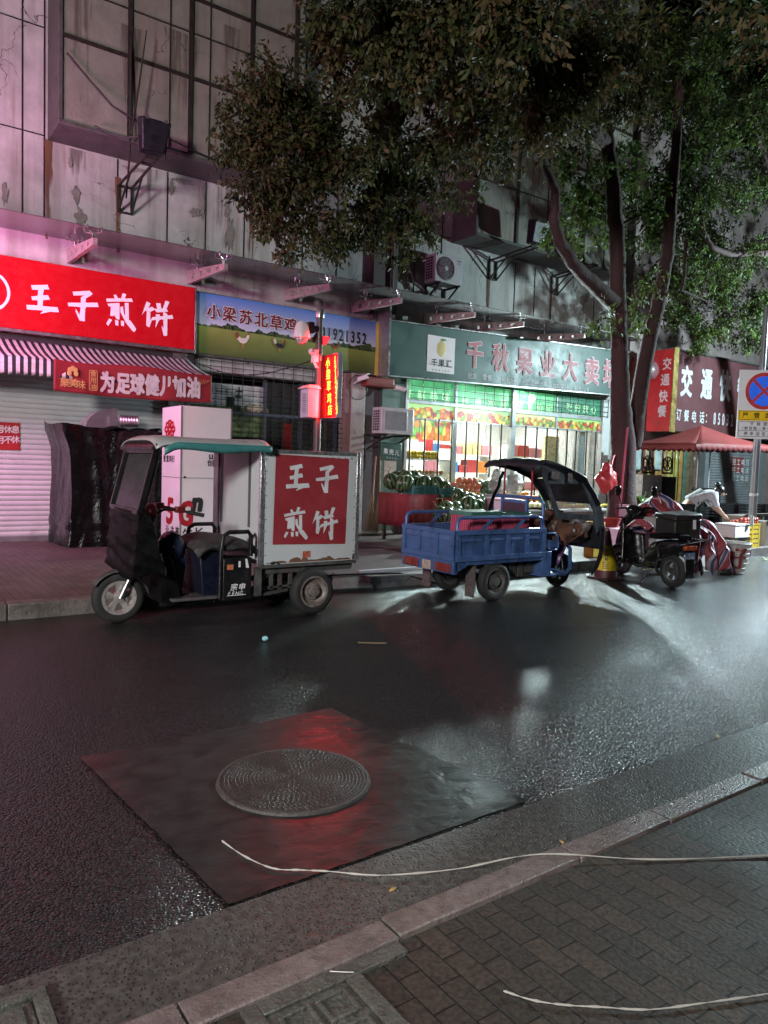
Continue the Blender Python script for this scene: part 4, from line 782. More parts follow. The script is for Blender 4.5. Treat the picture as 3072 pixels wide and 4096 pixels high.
MB().ell((13.36, 12.72, 3.30), (.075, .075, .09)).build('globe', glow('glaring bulb', (.92, 1, .96), 60), bb); MB().tube([(13.36, 12.72, 3.37), (13.36, 12.72, 3.46), (13.36, 12.98, 3.5)], .015, 8).build('holder', BLACK, bb)
# shelves and goods inside
def M2(c, e=0, v=.1): return mat('goods', c, .5, var=v, vs=5, emit=e)
SHW = mat('shelf white', (.7, .7, .68), .5)
def shelf(lab, x0, x1, y0, y1, zs):
    t = thing('display_shelf', lab, 'shelf', ((x0 + x1) / 2, (y0 + y1) / 2, .17)); m = MB()
    for x in (x0, x1 - .04): m.box(x, y0, .17, x + .04, y1, zs[-1] + .3)
    m.build('upright', SHW, t)
    for z in zs: MB().box(x0 + .042, y0 + .005, z, x1 - .042, y1 - .005, z + .03).build('board', SHW, t)
    return t
shelf('white shelf with yellow fruit behind the left shop window', 9.95, 11.9, 13.9, 14.4, (.55, .95, 1.35, 1.72))
shelf('white shelf of coloured cartons in the middle of the shop', 12.2, 14.6, 15.4, 15.8, (.5, .95, 1.4, 1.9))
shelf('white shelf of cartons behind the right shop window', 14.9, 16.9, 15.0, 15.4, (.5, .95, 1.4, 1.9))
random.seed(21)
def cartons(lab, x0, x1, y0, zs, pal, grp):
    for z in zs:
        x = x0
        while x < x1 - .2:
            w, h = random.uniform(.2, .42), random.uniform(.2, .36); c = random.choice(pal); q_ = MB(); q_.box(x, y0, z + .031, x + w, y0 + .3, z + .03 + h)
            o = q_.build('carton', c, None, bevel=.006); tag(o, lab, 'carton', grp); x += w + random.uniform(.01, .05)
m = MB(); m.box(11.6, 17.17, 2.35, 14.6, 17.19, 3.2); m.build('back_wall_poster', fruit_mat('printed fruit wall', (.60, .30, .12), 5, 0), fr)
m = MB(); m.box(9.785, 13.6, 1.5, 9.80, 16.8, 3.2); m.build('side_wall_poster', fruit_mat('printed fruit side', (.55, .50, .15), 5, 0), fr)
RED_, ORA, BLU, PIN, CRE = M2((.40, .03, .03)), M2((.55, .18, .03)), M2((.06, .18, .42)), M2((.50, .18, .22)), M2((.55, .42, .22))
cartons('fruit carton on the shelf in the middle of the shop', 12.25, 14.5, 15.42, (.5, .95, 1.4, 1.9), [RED_, ORA, BLU, PIN, CRE, CRE], 'fruit cartons on the middle shelf')
cartons('fruit carton on the shelf behind the right window', 14.95, 16.8, 15.02, (.5, .95, 1.4, 1.9), [RED_, RED_, ORA, CRE, PIN], 'fruit cartons on the right shelf')
def rnd_fruit(name, r, mt, sq=(1, 1, 1), bump=0):
    m = MB(); m.ell((0, 0, 0), (r * sq[0], r * sq[1], r * sq[2]), 16, 10); return m
def scatter(name, lab, cat, grp, proto, spots, jr=.1):
    out = []
    for i, (p, s_) in enumerate(spots):
        o = proto if i == 0 else copy_tree(proto)
        o.location = p; o.scale = (s_, s_, s_); o.rotation_euler = (random.uniform(-.5, .5), random.uniform(-.5, .5), random.uniform(0, 6.28)); out.append(o)
    tag(proto, lab, cat, grp)
    for o in out: tag(o, lab, cat, grp)
    return out
YEL = mat('yellow fruit skin', (.68, .50, .03), .4, var=.12)
o = rnd_fruit('f', .055, YEL, (1, 1, .95)).build('yellow_fruit', YEL)
scatter('yellow_fruit', 'bright yellow fruit heaped on the top shelf behind the left window', 'fruit', 'yellow fruit on the top shelf', o, [((10.08 + (i % 14) * .105 + random.uniform(-.02, .02), 13.98 + (i // 14 % 2) * .11, 1.80 + (i // 28) * .09), random.uniform(.9, 1.15)) for i in range(56)])
o = rnd_fruit('f', .05, None).build('orange_fruit', mat('orange skin', (.62, .22, .05), .4, var=.12))
scatter('orange_fruit', 'orange fruit in a row on a lower shelf behind the left window', 'fruit', 'orange fruit on the lower shelves', o, [((10.08 + (i % 15) * .11, 13.98, (1.425 if i < 15 else 1.025)), random.uniform(.85, 1.15)) for i in range(30)])
m = MB(); m.box(15.2, 13.9, .17, 15.75, 14.0, 2.5); tag(m.build('price_poster', mat('yellow price poster', (.62, .52, .26), .5, var=.5, vs=14)), 'tall yellow price poster standing behind the right shop window', 'poster')
m = MB(); m.box(13.3, 13.6, .17, 14.4, 14.3, .95); tag(m.build('counter', mat('pale counter', (.55, .5, .48), .5), bevel=.01), 'pale counter inside the shop behind the right window bars', 'counter')
# ---- fruit on display outside
def wm_mat():
    m = bpy.data.materials.new('watermelon skin'); m.use_nodes = True; t = m.node_tree; b = t.nodes['Principled BSDF']; L = t.links.new
    tc = nd(t, 'TexCoord'); g = nd(t, 'TexGradient', gradient_type='RADIAL'); L(tc.outputs['Object'], g.inputs[0]); n = nd(t, 'TexNoise'); n.inputs['Scale'].default_value = 22; n.inputs['Detail'].default_value = 4; L(tc.outputs['Object'], n.inputs['Vector'])
    a = nd(t, 'Math', operation='MULTIPLY_ADD'); L(g.outputs[1], a.inputs[0]); a.inputs[1].default_value = 69.1; L(n.outputs[0], a.inputs[2]); a2 = nd(t, 'Math', operation='MULTIPLY_ADD'); L(n.outputs[0], a2.inputs[0]); a2.inputs[1].default_value = 2.4; L(a.outputs[0], a2.inputs[2])
    s = nd(t, 'Math', operation='SINE'); L(a2.outputs[0], s.inputs[0]); r = nd(t, 'MapRange'); r.inputs[1].default_value = -.1; r.inputs[2].default_value = .35; L(s.outputs[0], r.inputs[0])
    x = nd(t, 'Mix', data_type='RGBA'); L(r.outputs[0], x.inputs[0]); x.inputs[6].default_value = (.10, .17, .07, 1); x.inputs[7].default_value = (.012, .03, .015, 1); L(x.outputs[2], b.inputs['Base Color']); b.inputs['Roughness'].default_value = .28; return m
WM = wm_mat(); STEM = mat('dry green stem', (.16, .22, .08), .7)
m = rnd_fruit('w', .125, WM, (1, 1, 1.05)); w0 = m.build('watermelon', WM)
m = MB(); m.tube([(0, 0, .125), (.02, .01, .16), (.06, -.01, .19), (.05, .03, .22)], [.009, .007, .005, .004], 5); m.tube([(.02, .01, .16), (-.05, .03, .2), (-.09, .0, .19)], .004, 5); m.build('stem', STEM, w0)
sp = []
def g7(a, b_, y): return at(1500 + a * .3014, 1900 + b_ * .3014, y=y)
for a, b_, y, s_ in [(215, 85, 11.0, 1.2), (290, 55, 11.3, 1.25), (395, 45, 11.2, 1.3), (505, 45, 11.2, 1.25), (345, 115, 10.9, 1.2), (425, 110, 10.8, 1.15), (525, 120, 10.9, 1.2), (655, 120, 10.85, 1.25), (710, 120, 11.1, 1.15), (815, 130, 10.8, 1.3), (915, 180, 10.75, 1.2)]: sp.append((g7(a, b_, y), s_))
scatter('watermelon', 'dark striped watermelon piled on the red skirted stand', 'watermelon', 'watermelons on the red skirted stand', w0, sp)
w1 = copy_tree(w0); sp = []
for a, b_, y, s_ in [(1005, 250, 10.9, 1.1), (1095, 280, 10.6, 1.15), (1180, 300, 10.7, 1.0), (1260, 345, 10.4, 1.25), (1020, 340, 10.7, 1.1), (1110, 380, 10.5, 1.1), (945, 455, 10.1, 1.25), (1065, 450, 10.1, 1.15), (1245, 410, 10.1, 1.45), (1370, 420, 10.2, 1.1), (1160, 350, 10.9, 1.1), (1340, 350, 10.8, 1.0), (1180, 440, 10.4, 1.1), (860, 520, 9.9, 1.1), (960, 540, 9.8, 1.15), (1390, 340, 10.9, 1.0), (1080, 540, 9.8, 1.0)]: sp.append((g7(a, b_, y), s_))
scatter('watermelon', 'striped watermelon in the heap beside the red skirted stand', 'watermelon', 'watermelons heaped before the fruit shop', w1, sp)
SKIRT = mat('red stall skirt', (.26, .045, .045), .7, var=.2, vs=3, bump=.2, bs=12)
sd = thing('fruit_stand', 'low stand with a faded red cloth skirt holding watermelons', 'fruit stand', (8.85, 11.2, .15))
def skirt(mb, xa, ya, xb, yb2, z0, z1):
    mb.sheet(lambda u, v: (xa + (xb - xa) * u + .012 * math.sin(u * 31) * (1 - v) * (yb2 != ya), ya + (yb2 - ya) * u + .012 * math.sin(u * 27) * (1 - v), z0 + (z1 - z0) * v), 30, 4)
m = MB(); skirt(m, 8.12, 10.62, 8.80, 10.60, .45, 1.06); skirt(m, 8.12, 11.6, 8.12, 10.62, .45, 1.06); m.build('skirt', SKIRT, sd, solid=.01)
m = MB(); skirt(m, 8.82, 10.55, 9.42, 10.55, .45, 1.0); skirt(m, 9.42, 10.55, 9.42, 11.5, .45, 1.0); m.build('skirt', mat('second red skirt', (.30, .06, .05), .7, var=.2, vs=3), sd, solid=.01)
m = MB(); m.box(8.15, 10.65, .98, 9.4, 11.6, 1.02)
for x in (8.2, 9.35):
    for y in (10.7, 11.5): m.box(x, y, .15, x + .05, y + .05, .98)
m.build('table', mat('stall wood', (.18, .12, .08), .8), sd)
def crate(lab, x0, y0, z0, x1, y1, z1, mt, cat='crate', slots=5, grp=None):
    t = thing('fruit_crate', lab, cat, ((x0 + x1) / 2, (y0 + y1) / 2, z0), group=grp); m = MB(); h = z1 - z0; th = .015
    m.box(x0, y0, z0, x1, y1, z0 + th)
    n = slots
    for i in range(n):
        za, zb_ = z0 + h * (i + .12) / n + .001, z0 + h * (i + .78) / n
        m.box(x0, y0, za, x1, y0 + th, zb_); m.box(x0, y1 - th, za, x1, y1, zb_); m.box(x0, y0 + th + .001, za, x0 + th, y1 - th - .001, zb_); m.box(x1 - th, y0 + th + .001, za, x1, y1 - th - .001, zb_)
    m.build('slatted_side', mt, t, smooth=0); m = MB()
    for x in (x0 - .004, (x0 + x1) / 2 - .02, x1 - .036):
        m.box(x, y0 - .006, z0 + .002, x + .04, y0 - .001, z1); m.box(x, y1 + .001, z0 + .002, x + .04, y1 + .006, z1)
    m.box(x0 - .008, y0 - .01, z1 + .001, x1 + .008, y0 + .02, z1 + .02); m.box(x0 - .008, y1 - .02, z1 + .001, x1 + .008, y1 + .01, z1 + .02); m.box(x0 - .008, y0 + .021, z1 + .001, x0 + .02, y1 - .021, z1 + .02); m.box(x1 - .02, y0 + .021, z1 + .001, x1 + .008, y1 - .021, z1 + .02)
    m.build('rim', mt, t, smooth=0); return t
TEAL = mat('teal plastic', (.05, .16, .16), .4); YELP = mat('yellow plastic', (.55, .38, .04), .4, var=.15); GRNP = mat('green plastic', (.05, .28, .16), .4); BLKP = mat('black plastic', (.015, .015, .018), .4); WHP = mat('white foam', (.65, .63, .62), .7, var=.06); PNKP = mat('pink foam box', (.55, .30, .36), .7, var=.06)
crate('teal crate of watermelons on the left of the red stand', 8.2, 10.66, 1.021, 8.78, 11.1, 1.20, TEAL); crate('teal crate of watermelons on the right of the red stand', 8.84, 10.6, 1.021, 9.38, 11.05, 1.16, TEAL)
def foam(name, lab, x0, y0, z0, x1, y1, z1, mt, cat='box'):
    t = thing(name, lab, cat, ((x0 + x1) / 2, (y0 + y1) / 2, z0)); MB().box(x0, y0, z0, x1, y1, z1).build('body', mt, t, bevel=.02)
    MB().box(x0 - .012, y0 - .012, z1 + .001, x1 + .012, y1 + .012, z1 + .035).build('lid', mt, t, bevel=.01); return t
foam('foam_box', 'pink foam box with a lid behind the blue cargo bed', 10.25, 10.7, .72, 11.0, 11.2, .95, PNKP); foam('foam_box', 'pale pink foam box on the ground behind the blue bed rail', 8.05, 9.35, .15, 8.75, 9.8, .44, PNKP); foam('foam_box', 'white foam box on the ground under the watermelon heap', 9.0, 9.5, .15, 9.55, 9.9, .42, WHP)
foam('foam_box', 'white foam box under the small round melons', 10.5, 11.35, .78, 11.1, 11.8, 1.0, WHP)
m = MB(); m.box(9.6, 10.95, .15, 13.9, 11.9, .70); tag(m.build('display_bench', mat('dark bench', (.06, .055, .05), .8), bevel=.01), 'long low dark bench carrying the fruit boxes before the shop window', 'bench')
crate('yellow box heaped with red mangoes left of the shop door', 9.75, 11.3, .78, 10.45, 11.8, 1.06, YELP)
crate('green crate at the right end of the fruit bench', 12.9, 11.5, .72, 13.7, 11.9, 1.06, GRNP)
o = rnd_fruit('m', .075, None, (1, .85, 1.1)).build('mango', mat('red mango skin', (.48, .13, .06), .35, var=.3, vs=9))
scatter('mango', 'red orange mango heaped on the yellow box', 'mango', 'mangoes on the yellow box', o, [((9.85 + .14 * (i % 5) + .05 * (i // 10), 11.36 + .13 * (i // 5 % 2), 1.10 + .10 * (i // 10)), random.uniform(.9, 1.15)) for i in range(24)])
o = rnd_fruit('m', .085, None).build('green_melon', mat('green melon skin', (.09, .17, .08), .3, var=.3, vs=9))
scatter('green_melon', 'small round green melon piled on the white foam box', 'melon', 'small melons on the white foam box', o, [((10.5 + .17 * (i % 4) + .08 * (i // 8), 11.42 + .16 * (i // 4 % 2), 1.115 + .13 * (i // 8)), random.uniform(.9, 1.1)) for i in range(14)])
o = rnd_fruit('m', .08, None, (1, 1, .9)).build('white_melon', mat('cream melon skin', (.55, .52, .30), .35, var=.15))
scatter('white_melon', 'cream coloured melon laid along the front of the bench', 'melon', 'cream melons along the fruit bench', o, [((11.2 + .165 * (i % 10), 11.15 + .16 * (i // 10), .79), random.uniform(.9, 1.1)) for i in range(20)])
o = rnd_fruit('m', .055, None).build('tangerine', mat('tangerine skin', (.65, .22, .03), .4, var=.15))
scatter('tangerine', 'orange tangerine piled behind the cream melons', 'tangerine', 'tangerines behind the cream melons', o, [((11.1 + .11 * (i % 13), 11.55 + .11 * (i // 13 % 2), .95 + .08 * (i // 26)), random.uniform(.9, 1.1)) for i in range(36)])
m = MB(); m.ell((0, 0, 0), (.10, .10, .14), 14, 9, fn=lambda q_: 1 + .05 * math.sin(9 * q_.z * 3) * math.sin(8 * math.atan2(q_.y, q_.x)))
o = m.build('pineapple', mat('yellow rough melon skin', (.58, .40, .06), .5, var=.3, vs=30, bump=.6, bs=40))
scatter('pineapple', 'knobbly yellow pineapple stacked by the green crate', 'pineapple', 'pineapples by the green crate', o, [((12.62 + .2 * (i % 3) - .06 * (i // 3), 11.3 + .05 * (i % 2), .83 + .21 * (i // 3)), random.uniform(.9, 1.1)) for i in range(8)])
BAN = mat('banana skin', (.62, .48, .08), .45, var=.15)
def bananas():
    t = thing('banana_bunch', 'bunch of bananas on the pale tray behind the driver screen', 'bananas', (0, 0, 0), world=False); 
    for k in range(5): m = MB(); m.tube([(-.09, -.05 + .025 * k, .0), (-.04, -.05 + .03 * k, .045), (.03, -.05 + .03 * k, .05), (.09, -.05 + .026 * k, .01)], [.006, .018, .018, .006], 8); m.build('banana', BAN, t)
    return t
b0 = bananas()
for i, (x, y, z) in enumerate([(12.55, 10.72, .77), (12.8, 10.7, .77), (13.0, 10.8, .77), (13.55, 10.75, .77), (13.8, 10.72, .77)]):
    o = b0 if i == 0 else copy_tree(b0); o.location = (x, y, z); o.rotation_euler = (0, 0, i * 1.3); o.scale = (1.3,) * 3; tag(o, None, None, 'bananas on the pale tray')
m = MB(); m.box(12.1, 10.55, .70, 13.95, 10.94, .745); m.box(12.1, 10.5, .15, 12.16, 10.94, .70); m.box(13.9, 10.55, .15, 13.95, 10.94, .7); tag(m.build('tray', WHP, bevel=.008), 'pale tray table of bananas seen through the driver screen', 'tray')
m = MB(); m.hexa([(13.1, 10.58, .75), (13.45, 10.58, .75), (13.45, 10.62, .75), (13.1, 10.62, .75), (13.14, 10.66, 1.08), (13.49, 10.66, 1.08), (13.49, 10.70, 1.08), (13.14, 10.70, 1.08)]); tag(m.build('price_board', mat('grey board', (.22, .22, .23), .6), bevel=.006), 'grey price board standing among the bananas', 'board')
BAGM = glass('thin white plastic bag', (.9, .9, .9), .45, .3)
for i, (a, b_) in enumerate(((250, 230), (430, 240))):
    c = at(1900 + a * .3617, 1850 + b_ * .3617, y=11.25); m = MB(); random.seed(40 + i); ph = [random.uniform(0, 6) for _ in range(6)]
    m.ell((c.x, c.y, c.z), (.24, .14, .26), 22, 14, fn=lambda q_: 1 + .1 * math.sin(7 * q_.x + ph[0]) + .08 * math.sin(9 * q_.z + ph[1]) + .06 * math.sin(15 * q_.y + 8 * q_.x + ph[2]))
    tag(m.build('plastic_bag', BAGM), ('tied white plastic bag beside the mangoes', 'puffed white plastic bag above the cream melons')[i], 'plastic bag')
# ---- left corner of the fruit shop
gs = thing('shop_board', 'small dark green hanging board with pale characters under the cooling unit', 'sign', (9.2, 12.7, 1.5))
p0, p1 = at(1526, 1768, y=12.7), at(1604, 1843, y=12.7)
MB().box(p0.x, 12.69, p1.z, p1.x, 12.72, p0.z).build('board', mat('dark green board', (.03, .075, .06), .4), gs, bevel=.02)
m = MB(); row(m, '果兜儿', (1543, 1805), (1588, 1812), 12.684, 22, .012); row(m, '鲜果生活', (1550, 1830), (1582, 1834), 12.684, 6); m.build('lettering', WHITE, gs, smooth=0)
m = MB(); m.box(p0.x + .1, 12.7, p1.z - .42, p1.x - .12, 12.715, p1.z - .01); m.build('picture_card', mat('cream card', (.45, .38, .32), .6, var=.3), gs)
BAM = mat('bamboo broom', (.26, .16, .09), .8, var=.4, vs=14, stretch=(1, 1, .1))
for i, (xb, xt, lab) in enumerate(((8.45, 8.86, 'tall bamboo broom leaning on the dark panel, nearest the white cart'), (8.68, 8.98, 'second bamboo broom leaning beside the sack'))):
    t = thing('bamboo_broom', lab, 'broom', (xb, 12.4, .15)); m = MB(); random.seed(60 + i)
    for k in range(46):
        a, r = random.uniform(0, 6.28), random.uniform(.02, .15); m.tube([(xb + .55 * (xt - xb) + .02 * math.cos(a), 12.6 + .02 * math.sin(a), .95), (xb + r * math.cos(a) * 1.1, 12.42 + r * .5 * math.sin(a), .17)], [.006, .003], 4)
    m.build('bristles', BAM, t, smooth=0); MB().tube([(xb + .5 * (xt - xb), 12.58, .85), (xt + .03, 12.85, 1.75)], .016, 6).build('handle', BAM, t)
m = MB(); ph = [1, 2.3, .4]
m.ell((9.2, 12.35, .58), (.26, .2, .45), 24, 14, fn=lambda q_: 1 + .08 * math.sin(6 * q_.z + ph[0]) + .06 * math.sin(11 * q_.x + 5 * q_.z)); tag(m.build('sack', mat('mauve woven sack', (.33, .26, .28), .8, var=.2, vs=12, bump=.4)), 'slumped mauve sack propped against the corner of the fruit shop', 'sack')
m = MB(); m.tube([(8.75, 10.3, .17), (9.0, 11.2, 1.25)], .014, 6); tag(m.build('bamboo_pole', BAM), 'thin bamboo pole leaning against the red stall skirt', 'pole')
# ================================================================ canteen building on the right
b2 = thing('building', 'dim pinkish building of the canteen beyond the trees', 'building', (23, 13, .15))
PW = wall_mat('pink grey canteen wall', (.26, .20, .20))
m = MB(); m.box(18.05, 13.3, 2.5, 34, 14, 12); m.box(17.7, 13.2, .15, 18.05, 14, 12); m.box(24.8, 13.2, .15, 34, 14, 2.5); m.build('facade_wall', PW, b2)
m = MB(); m.box(18.05, 14.8, .15, 24.8, 15, 2.5); m.box(18.05, 14, 2.5, 24.8, 15, 2.6); m.build('shop_recess', mat('dim canteen wall', (.14, .12, .11), .7), b2)
m = MB(); slats(m, 21.5, 24.3, .2, 2.45, 12.95, .085); m.build('roller_shutter', mat('grey shutter steel', (.30, .31, .33), .4, metal=.4), b2, smooth=60)
PIER = mat('grey blue pier', (.16, .18, .19), .6)
for xa, xb in ((21.3, 21.495), (24.305, 24.8)): MB().box(xa, 12.9, .15, xb, 13.3, 2.5).build('shutter_pier', PIER, b2)
p0 = at(2300 + 1350 * .4653, 1300 + 1135 * .4653, y=12.92); p1 = at(2300 + 1445 * .4653, 1300 + 1270 * .4653, y=12.92)
m = MB(); m.box(p0.x, 12.925, p1.z, p1.x, 12.934, p0.z); m.build('red_notice', mat('dull red notice', (.22, .05, .05), .6), b2)
m = MB()
for k in range(3): write(m, '招工电话', (p0.x + .14, 12.92, p0.z - .16 - .26 * k), X, Z, .22, .27)
m.build('notice_lettering', WHITE, b2, smooth=0)
cols = [(.35, .30, .08), (.20, .13, .06), (.12, .09, .05), (.30, .16, .05), (.07, .12, .09), (.16, .08, .05), (.10, .07, .05)]
random.seed(4)
for i in range(15):
    x = 18.3 + i * .2; c = random.choice(cols); MB().sheet(lambda u, v: (x + .19 * u, 13.15 + .02 * math.sin(u * 6 + i), .2 + 2.3 * v), 3, 4).build('door_strip', mat('plastic door strip', c, .3, var=.3, vs=4), b2, solid=.004)
ss = thing('shop_sign', 'big dark red canteen sign with pale grey characters', 'shop sign', (21.5, 13.0, 2.8))
BRN = mat('dull maroon board', (.12, .045, .052), .55, var=.15, vs=1.5)
sy = 12.5; MB().box(18.76, sy, 2.80, 25.5, 13.2, 5.06).build('board', BRN, ss, bevel=.01)
q5 = .4653; P5 = lambda a, b_: (2300 + a * q5, 1300 + b_ * q5); GL = mat('grey raised letters', (.55, .53, .56), .5)
m = MB()
for ch, a, b_ in (('交', 960, 490), ('通', 1132, 512), ('快', 1292, 528), ('餐', 1440, 550)): row(m, ch, P5(a, b_), P5(a, b_), sy - .012, 118, .03, sx=.62)
m.build('lettering', GL, ss, smooth=0); m = MB()
for ch, a, b_ in zip('订餐电话：85032', (892, 958, 1022, 1090, 1140, 1200, 1238, 1275, 1312, 1350), (772, 782, 790, 797, 800, 802, 806, 810, 814, 818)): row(m, ch, P5(a, b_), P5(a, b_), sy - .012, *((60, .02, None, .5) if ch.isdigit() else (46, .016, None, .72)))
m.build('small_lettering', GL, ss, smooth=0)
MB().box(18.7, sy - .02, 5.07, 25.6, 13.2, 5.12).build('top_trim', ALU, ss)
vs_ = thing('light_box_sign', 'narrow red upright canteen sign facing along the street', 'sign', (18, 12.4, 2.75))
MB().box(18.0, 12.0, 2.75, 18.18, 12.75, 4.97).build('light_box', mat('red sign acrylic', (.55, .03, .035), .4, emit=.16), vs_, bevel=.01)
MB().box(17.985, 11.97, 2.72, 18.2, 11.998, 5.0).build('frame', mat('brass trim', (.45, .33, .12), .35, metal=.7), vs_)
m = MB()
for ch, a, b_ in (('交', 792, 335), ('通', 775, 472), ('快', 760, 612), ('餐', 748, 742)):
    c = at(*P5(a, b_), x=17.99); write(m, ch, c, -Y, Z, .34, off=.02, sx=.82)
m.build('lettering', mat('lit white letters', (.75, .72, .75), .4, emit=.12), vs_, smooth=0)
c = at(*P5(668, 385), y=12.3); m = MB(); m.lathe([(.26, 0), (.25, -.10), (.18, -.17), (.0, -.19)], (c.x, 12.4, c.z), 'y', 32); tag(m.build('vent_hood', mat('maroon vent', (.16, .07, .08), .4)), 'round maroon vent hood beside the narrow red upright sign', 'vent')
cooler('grey cooling unit low on the wall behind the tree trunk', 17.55, 18.3, 12.6, 12.9, 1.7, 2.45, True)
# ---- red tent
tn = thing('market_tent', 'red peaked market tent with a scalloped edge before the canteen', 'tent', (17, 10.3, .15))
TENT = mat('red tent cloth', (.26, .035, .035), .65, var=.12, vs=3)
A = Vector((17.0, 10.45, 2.80)); cr = [Vector((15.27, 9.5, 2.27)), Vector((19.0, 9.5, 2.34)), Vector((19.0, 11.4, 2.34)), Vector((15.27, 11.4, 2.27))]
m = MB()
for i in range(4):
    a, b_ = cr[i], cr[(i + 1) % 4]; m.sheet(lambda u, v: A + (a + (b_ - a) * u - A) * v - Z * (.06 * math.sin(math.pi * v)), 10, 8)
m.build('roof', TENT, tn, solid=.004)
m = MB()
for i in range(4):
    a, b_ = cr[i], cr[(i + 1) % 4]; L_ = (b_ - a).length
    m.sheet(lambda u, v: a + (b_ - a) * u - Z * v * (.10 + .05 * abs(math.sin(u * L_ / .22 * math.pi))), int(L_ / .035), 2)
m.build('scalloped_valance', mat('dark red valance', (.24, .04, .045), .7), tn, solid=.004)
for x, y in ((17.02, 10.5), (15.3, 11.35), (18.95, 9.55), (18.95, 11.35)): MB().tube([(x, y, .15), (x, y, 2.3 if x != 17.02 else 2.78)], .022, 8).build('pole', mat('grey tent pole', (.5, .5, .52), .4, metal=.5), tn)
# ---- steel food cart
fc = thing('food_cart', 'stainless steel food cart with dark fretwork screens behind the trees', 'food cart', (17, 12, .15))
STL = mat('brushed steel sheet', (.55, .55, .54), .3, metal=.25, var=.15, vs=4, dirt=(.3, .28, .26))
p0, p1 = at(*P5(585, 1285), y=11.8), at(*P5(750, 1290), y=11.8)
MB().box(p0.x, 11.8, .85, p1.x, 12.3, p0.z).build('upper_box', STL, fc, bevel=.01); MB().box(p0.x - .1, 11.75, .2, p1.x + .02, 12.3, .82).build('lower_box', STL, fc, bevel=.01)
m = MB(); m.box(p1.x + .02, 11.8, .85, p1.x + .65, 12.3, 1.5); m.build('side_box', mat('dark glass box', (.04, .04, .045), .15), fc)
FRET = mat('dark maroon fretwork', (.06, .02, .022), .5)
for x in (p0.x + .32, p0.x + 1.2):
    m = MB(); z0 = p0.z + .03; m.lathe([(.20, -.01), (.20, .01), (.17, .011), (.17, -.01)], (x, 11.9, z0 + .28), 'y', 24); m.box(x - .2, 11.89, z0, x + .2, 11.91, z0 + .05)
    for k in range(8): a = R(45 * k); m.bar((x, 11.9, z0 + .28), (x + .18 * math.cos(a), 11.9, z0 + .28 + .2 * math.sin(a)), .03, .015)
    for k in (-1, 1): m.tube([(x + .22 * k, 11.9, z0), (x + .22 * k, 11.9, z0 + .6), (x + .22 * k, 11.9, z0 + .66)], [.025, .025, .005], 8)
    m.build('fretwork_screen', FRET, fc)
MB().box(p0.x - .1, 12.4, p0.z + .1, p1.x + .8, 12.42, 2.3).build('back_glass', mat('pale mottled glass', (.30, .36, .36), .3, var=.6, vs=2), fc)  # opaque pale pane with a blotchy tone
COP = mat('copper post', (.40, .24, .13), .5, var=.3)
for x in (p0.x - .02, p0.x + .75, p1.x + .25): MB().box(x, 12.3, p0.z, x + .12, 12.36, 2.4).build('corner_post', COP, fc)
wl = copy_tree(w0); wl2 = copy_tree(w0); wl3 = copy_tree(w0)
LWM = wm_mat(); LWM.node_tree.nodes['Mix'].inputs[6].default_value = (.22, .38, .09, 1); LWM.node_tree.nodes['Mix'].inputs[7].default_value = (.05, .14, .03, 1)
for o, a, b_, s_, lab in ((wl, 500, 370, 1.2, 'leftmost light green watermelon behind the scooter handlebar'), (wl2, 615, 425, 1.45, 'big light green watermelon on the crate behind the scooter'), (wl3, 745, 375, 1.2, 'light green watermelon tucked behind the striped tarpaulin')):
    o.data = o.data.copy(); o.data.materials[0] = LWM; o.location = at(2400 + a * .3014, 1900 + b_ * .3014, y=9.4); o.scale = (s_,) * 3
    tag(o, lab, 'watermelon'); o.pop('group', None) if hasattr(o, 'pop') else None
    if 'group' in o: del o['group']
crate('dark wire crate carrying the light green watermelons', 13.0, 9.0, .15, 14.3, 9.7, .92, BLKP)
# ================================================================ white box tricycle
TYRE = mat('tyre rubber', (.022, .022, .022), .75, var=.25, vs=30, bump=.2, bs=90, dirt=(.06, .055, .05), ds=8, dk=.55)
RIMC = mat('scuffed chrome rim', (.46, .43, .41), .35, metal=.35, var=.3, vs=20, dirt=(.10, .07, .05), ds=14, dk=.55)
RIMS = mat('dusty steel rim', (.24, .21, .19), .5, metal=.2, var=.4, vs=18, dirt=(.10, .055, .04), ds=12, dk=.5)
BLKM = mat('worn black paint', (.009, .009, .010), .38, var=.4, vs=10, bump=.15, dirt=(.06, .05, .045), ds=7, dk=.58)
CLOTH = mat('black oilcloth', (.004, .004, .0045), .55, spec=.12, var=.5, vs=6, bump=.35, bs=11, dirt=(.016, .015, .014), ds=5, dk=.6)
BOXW = mat('white sheet steel', (.56, .585, .60), .45, var=.06, vs=2, dirt=(.30, .24, .19), ds=3.5, dk=.66, stretch=(1, 1, .35))
NAVY = mat('navy paint', (.006, .009, .022), .4, var=.3, vs=8)
GREYM = mat('grey chassis steel', (.07, .07, .068), .6, var=.4, vs=9, dirt=(.10, .06, .04), ds=6)
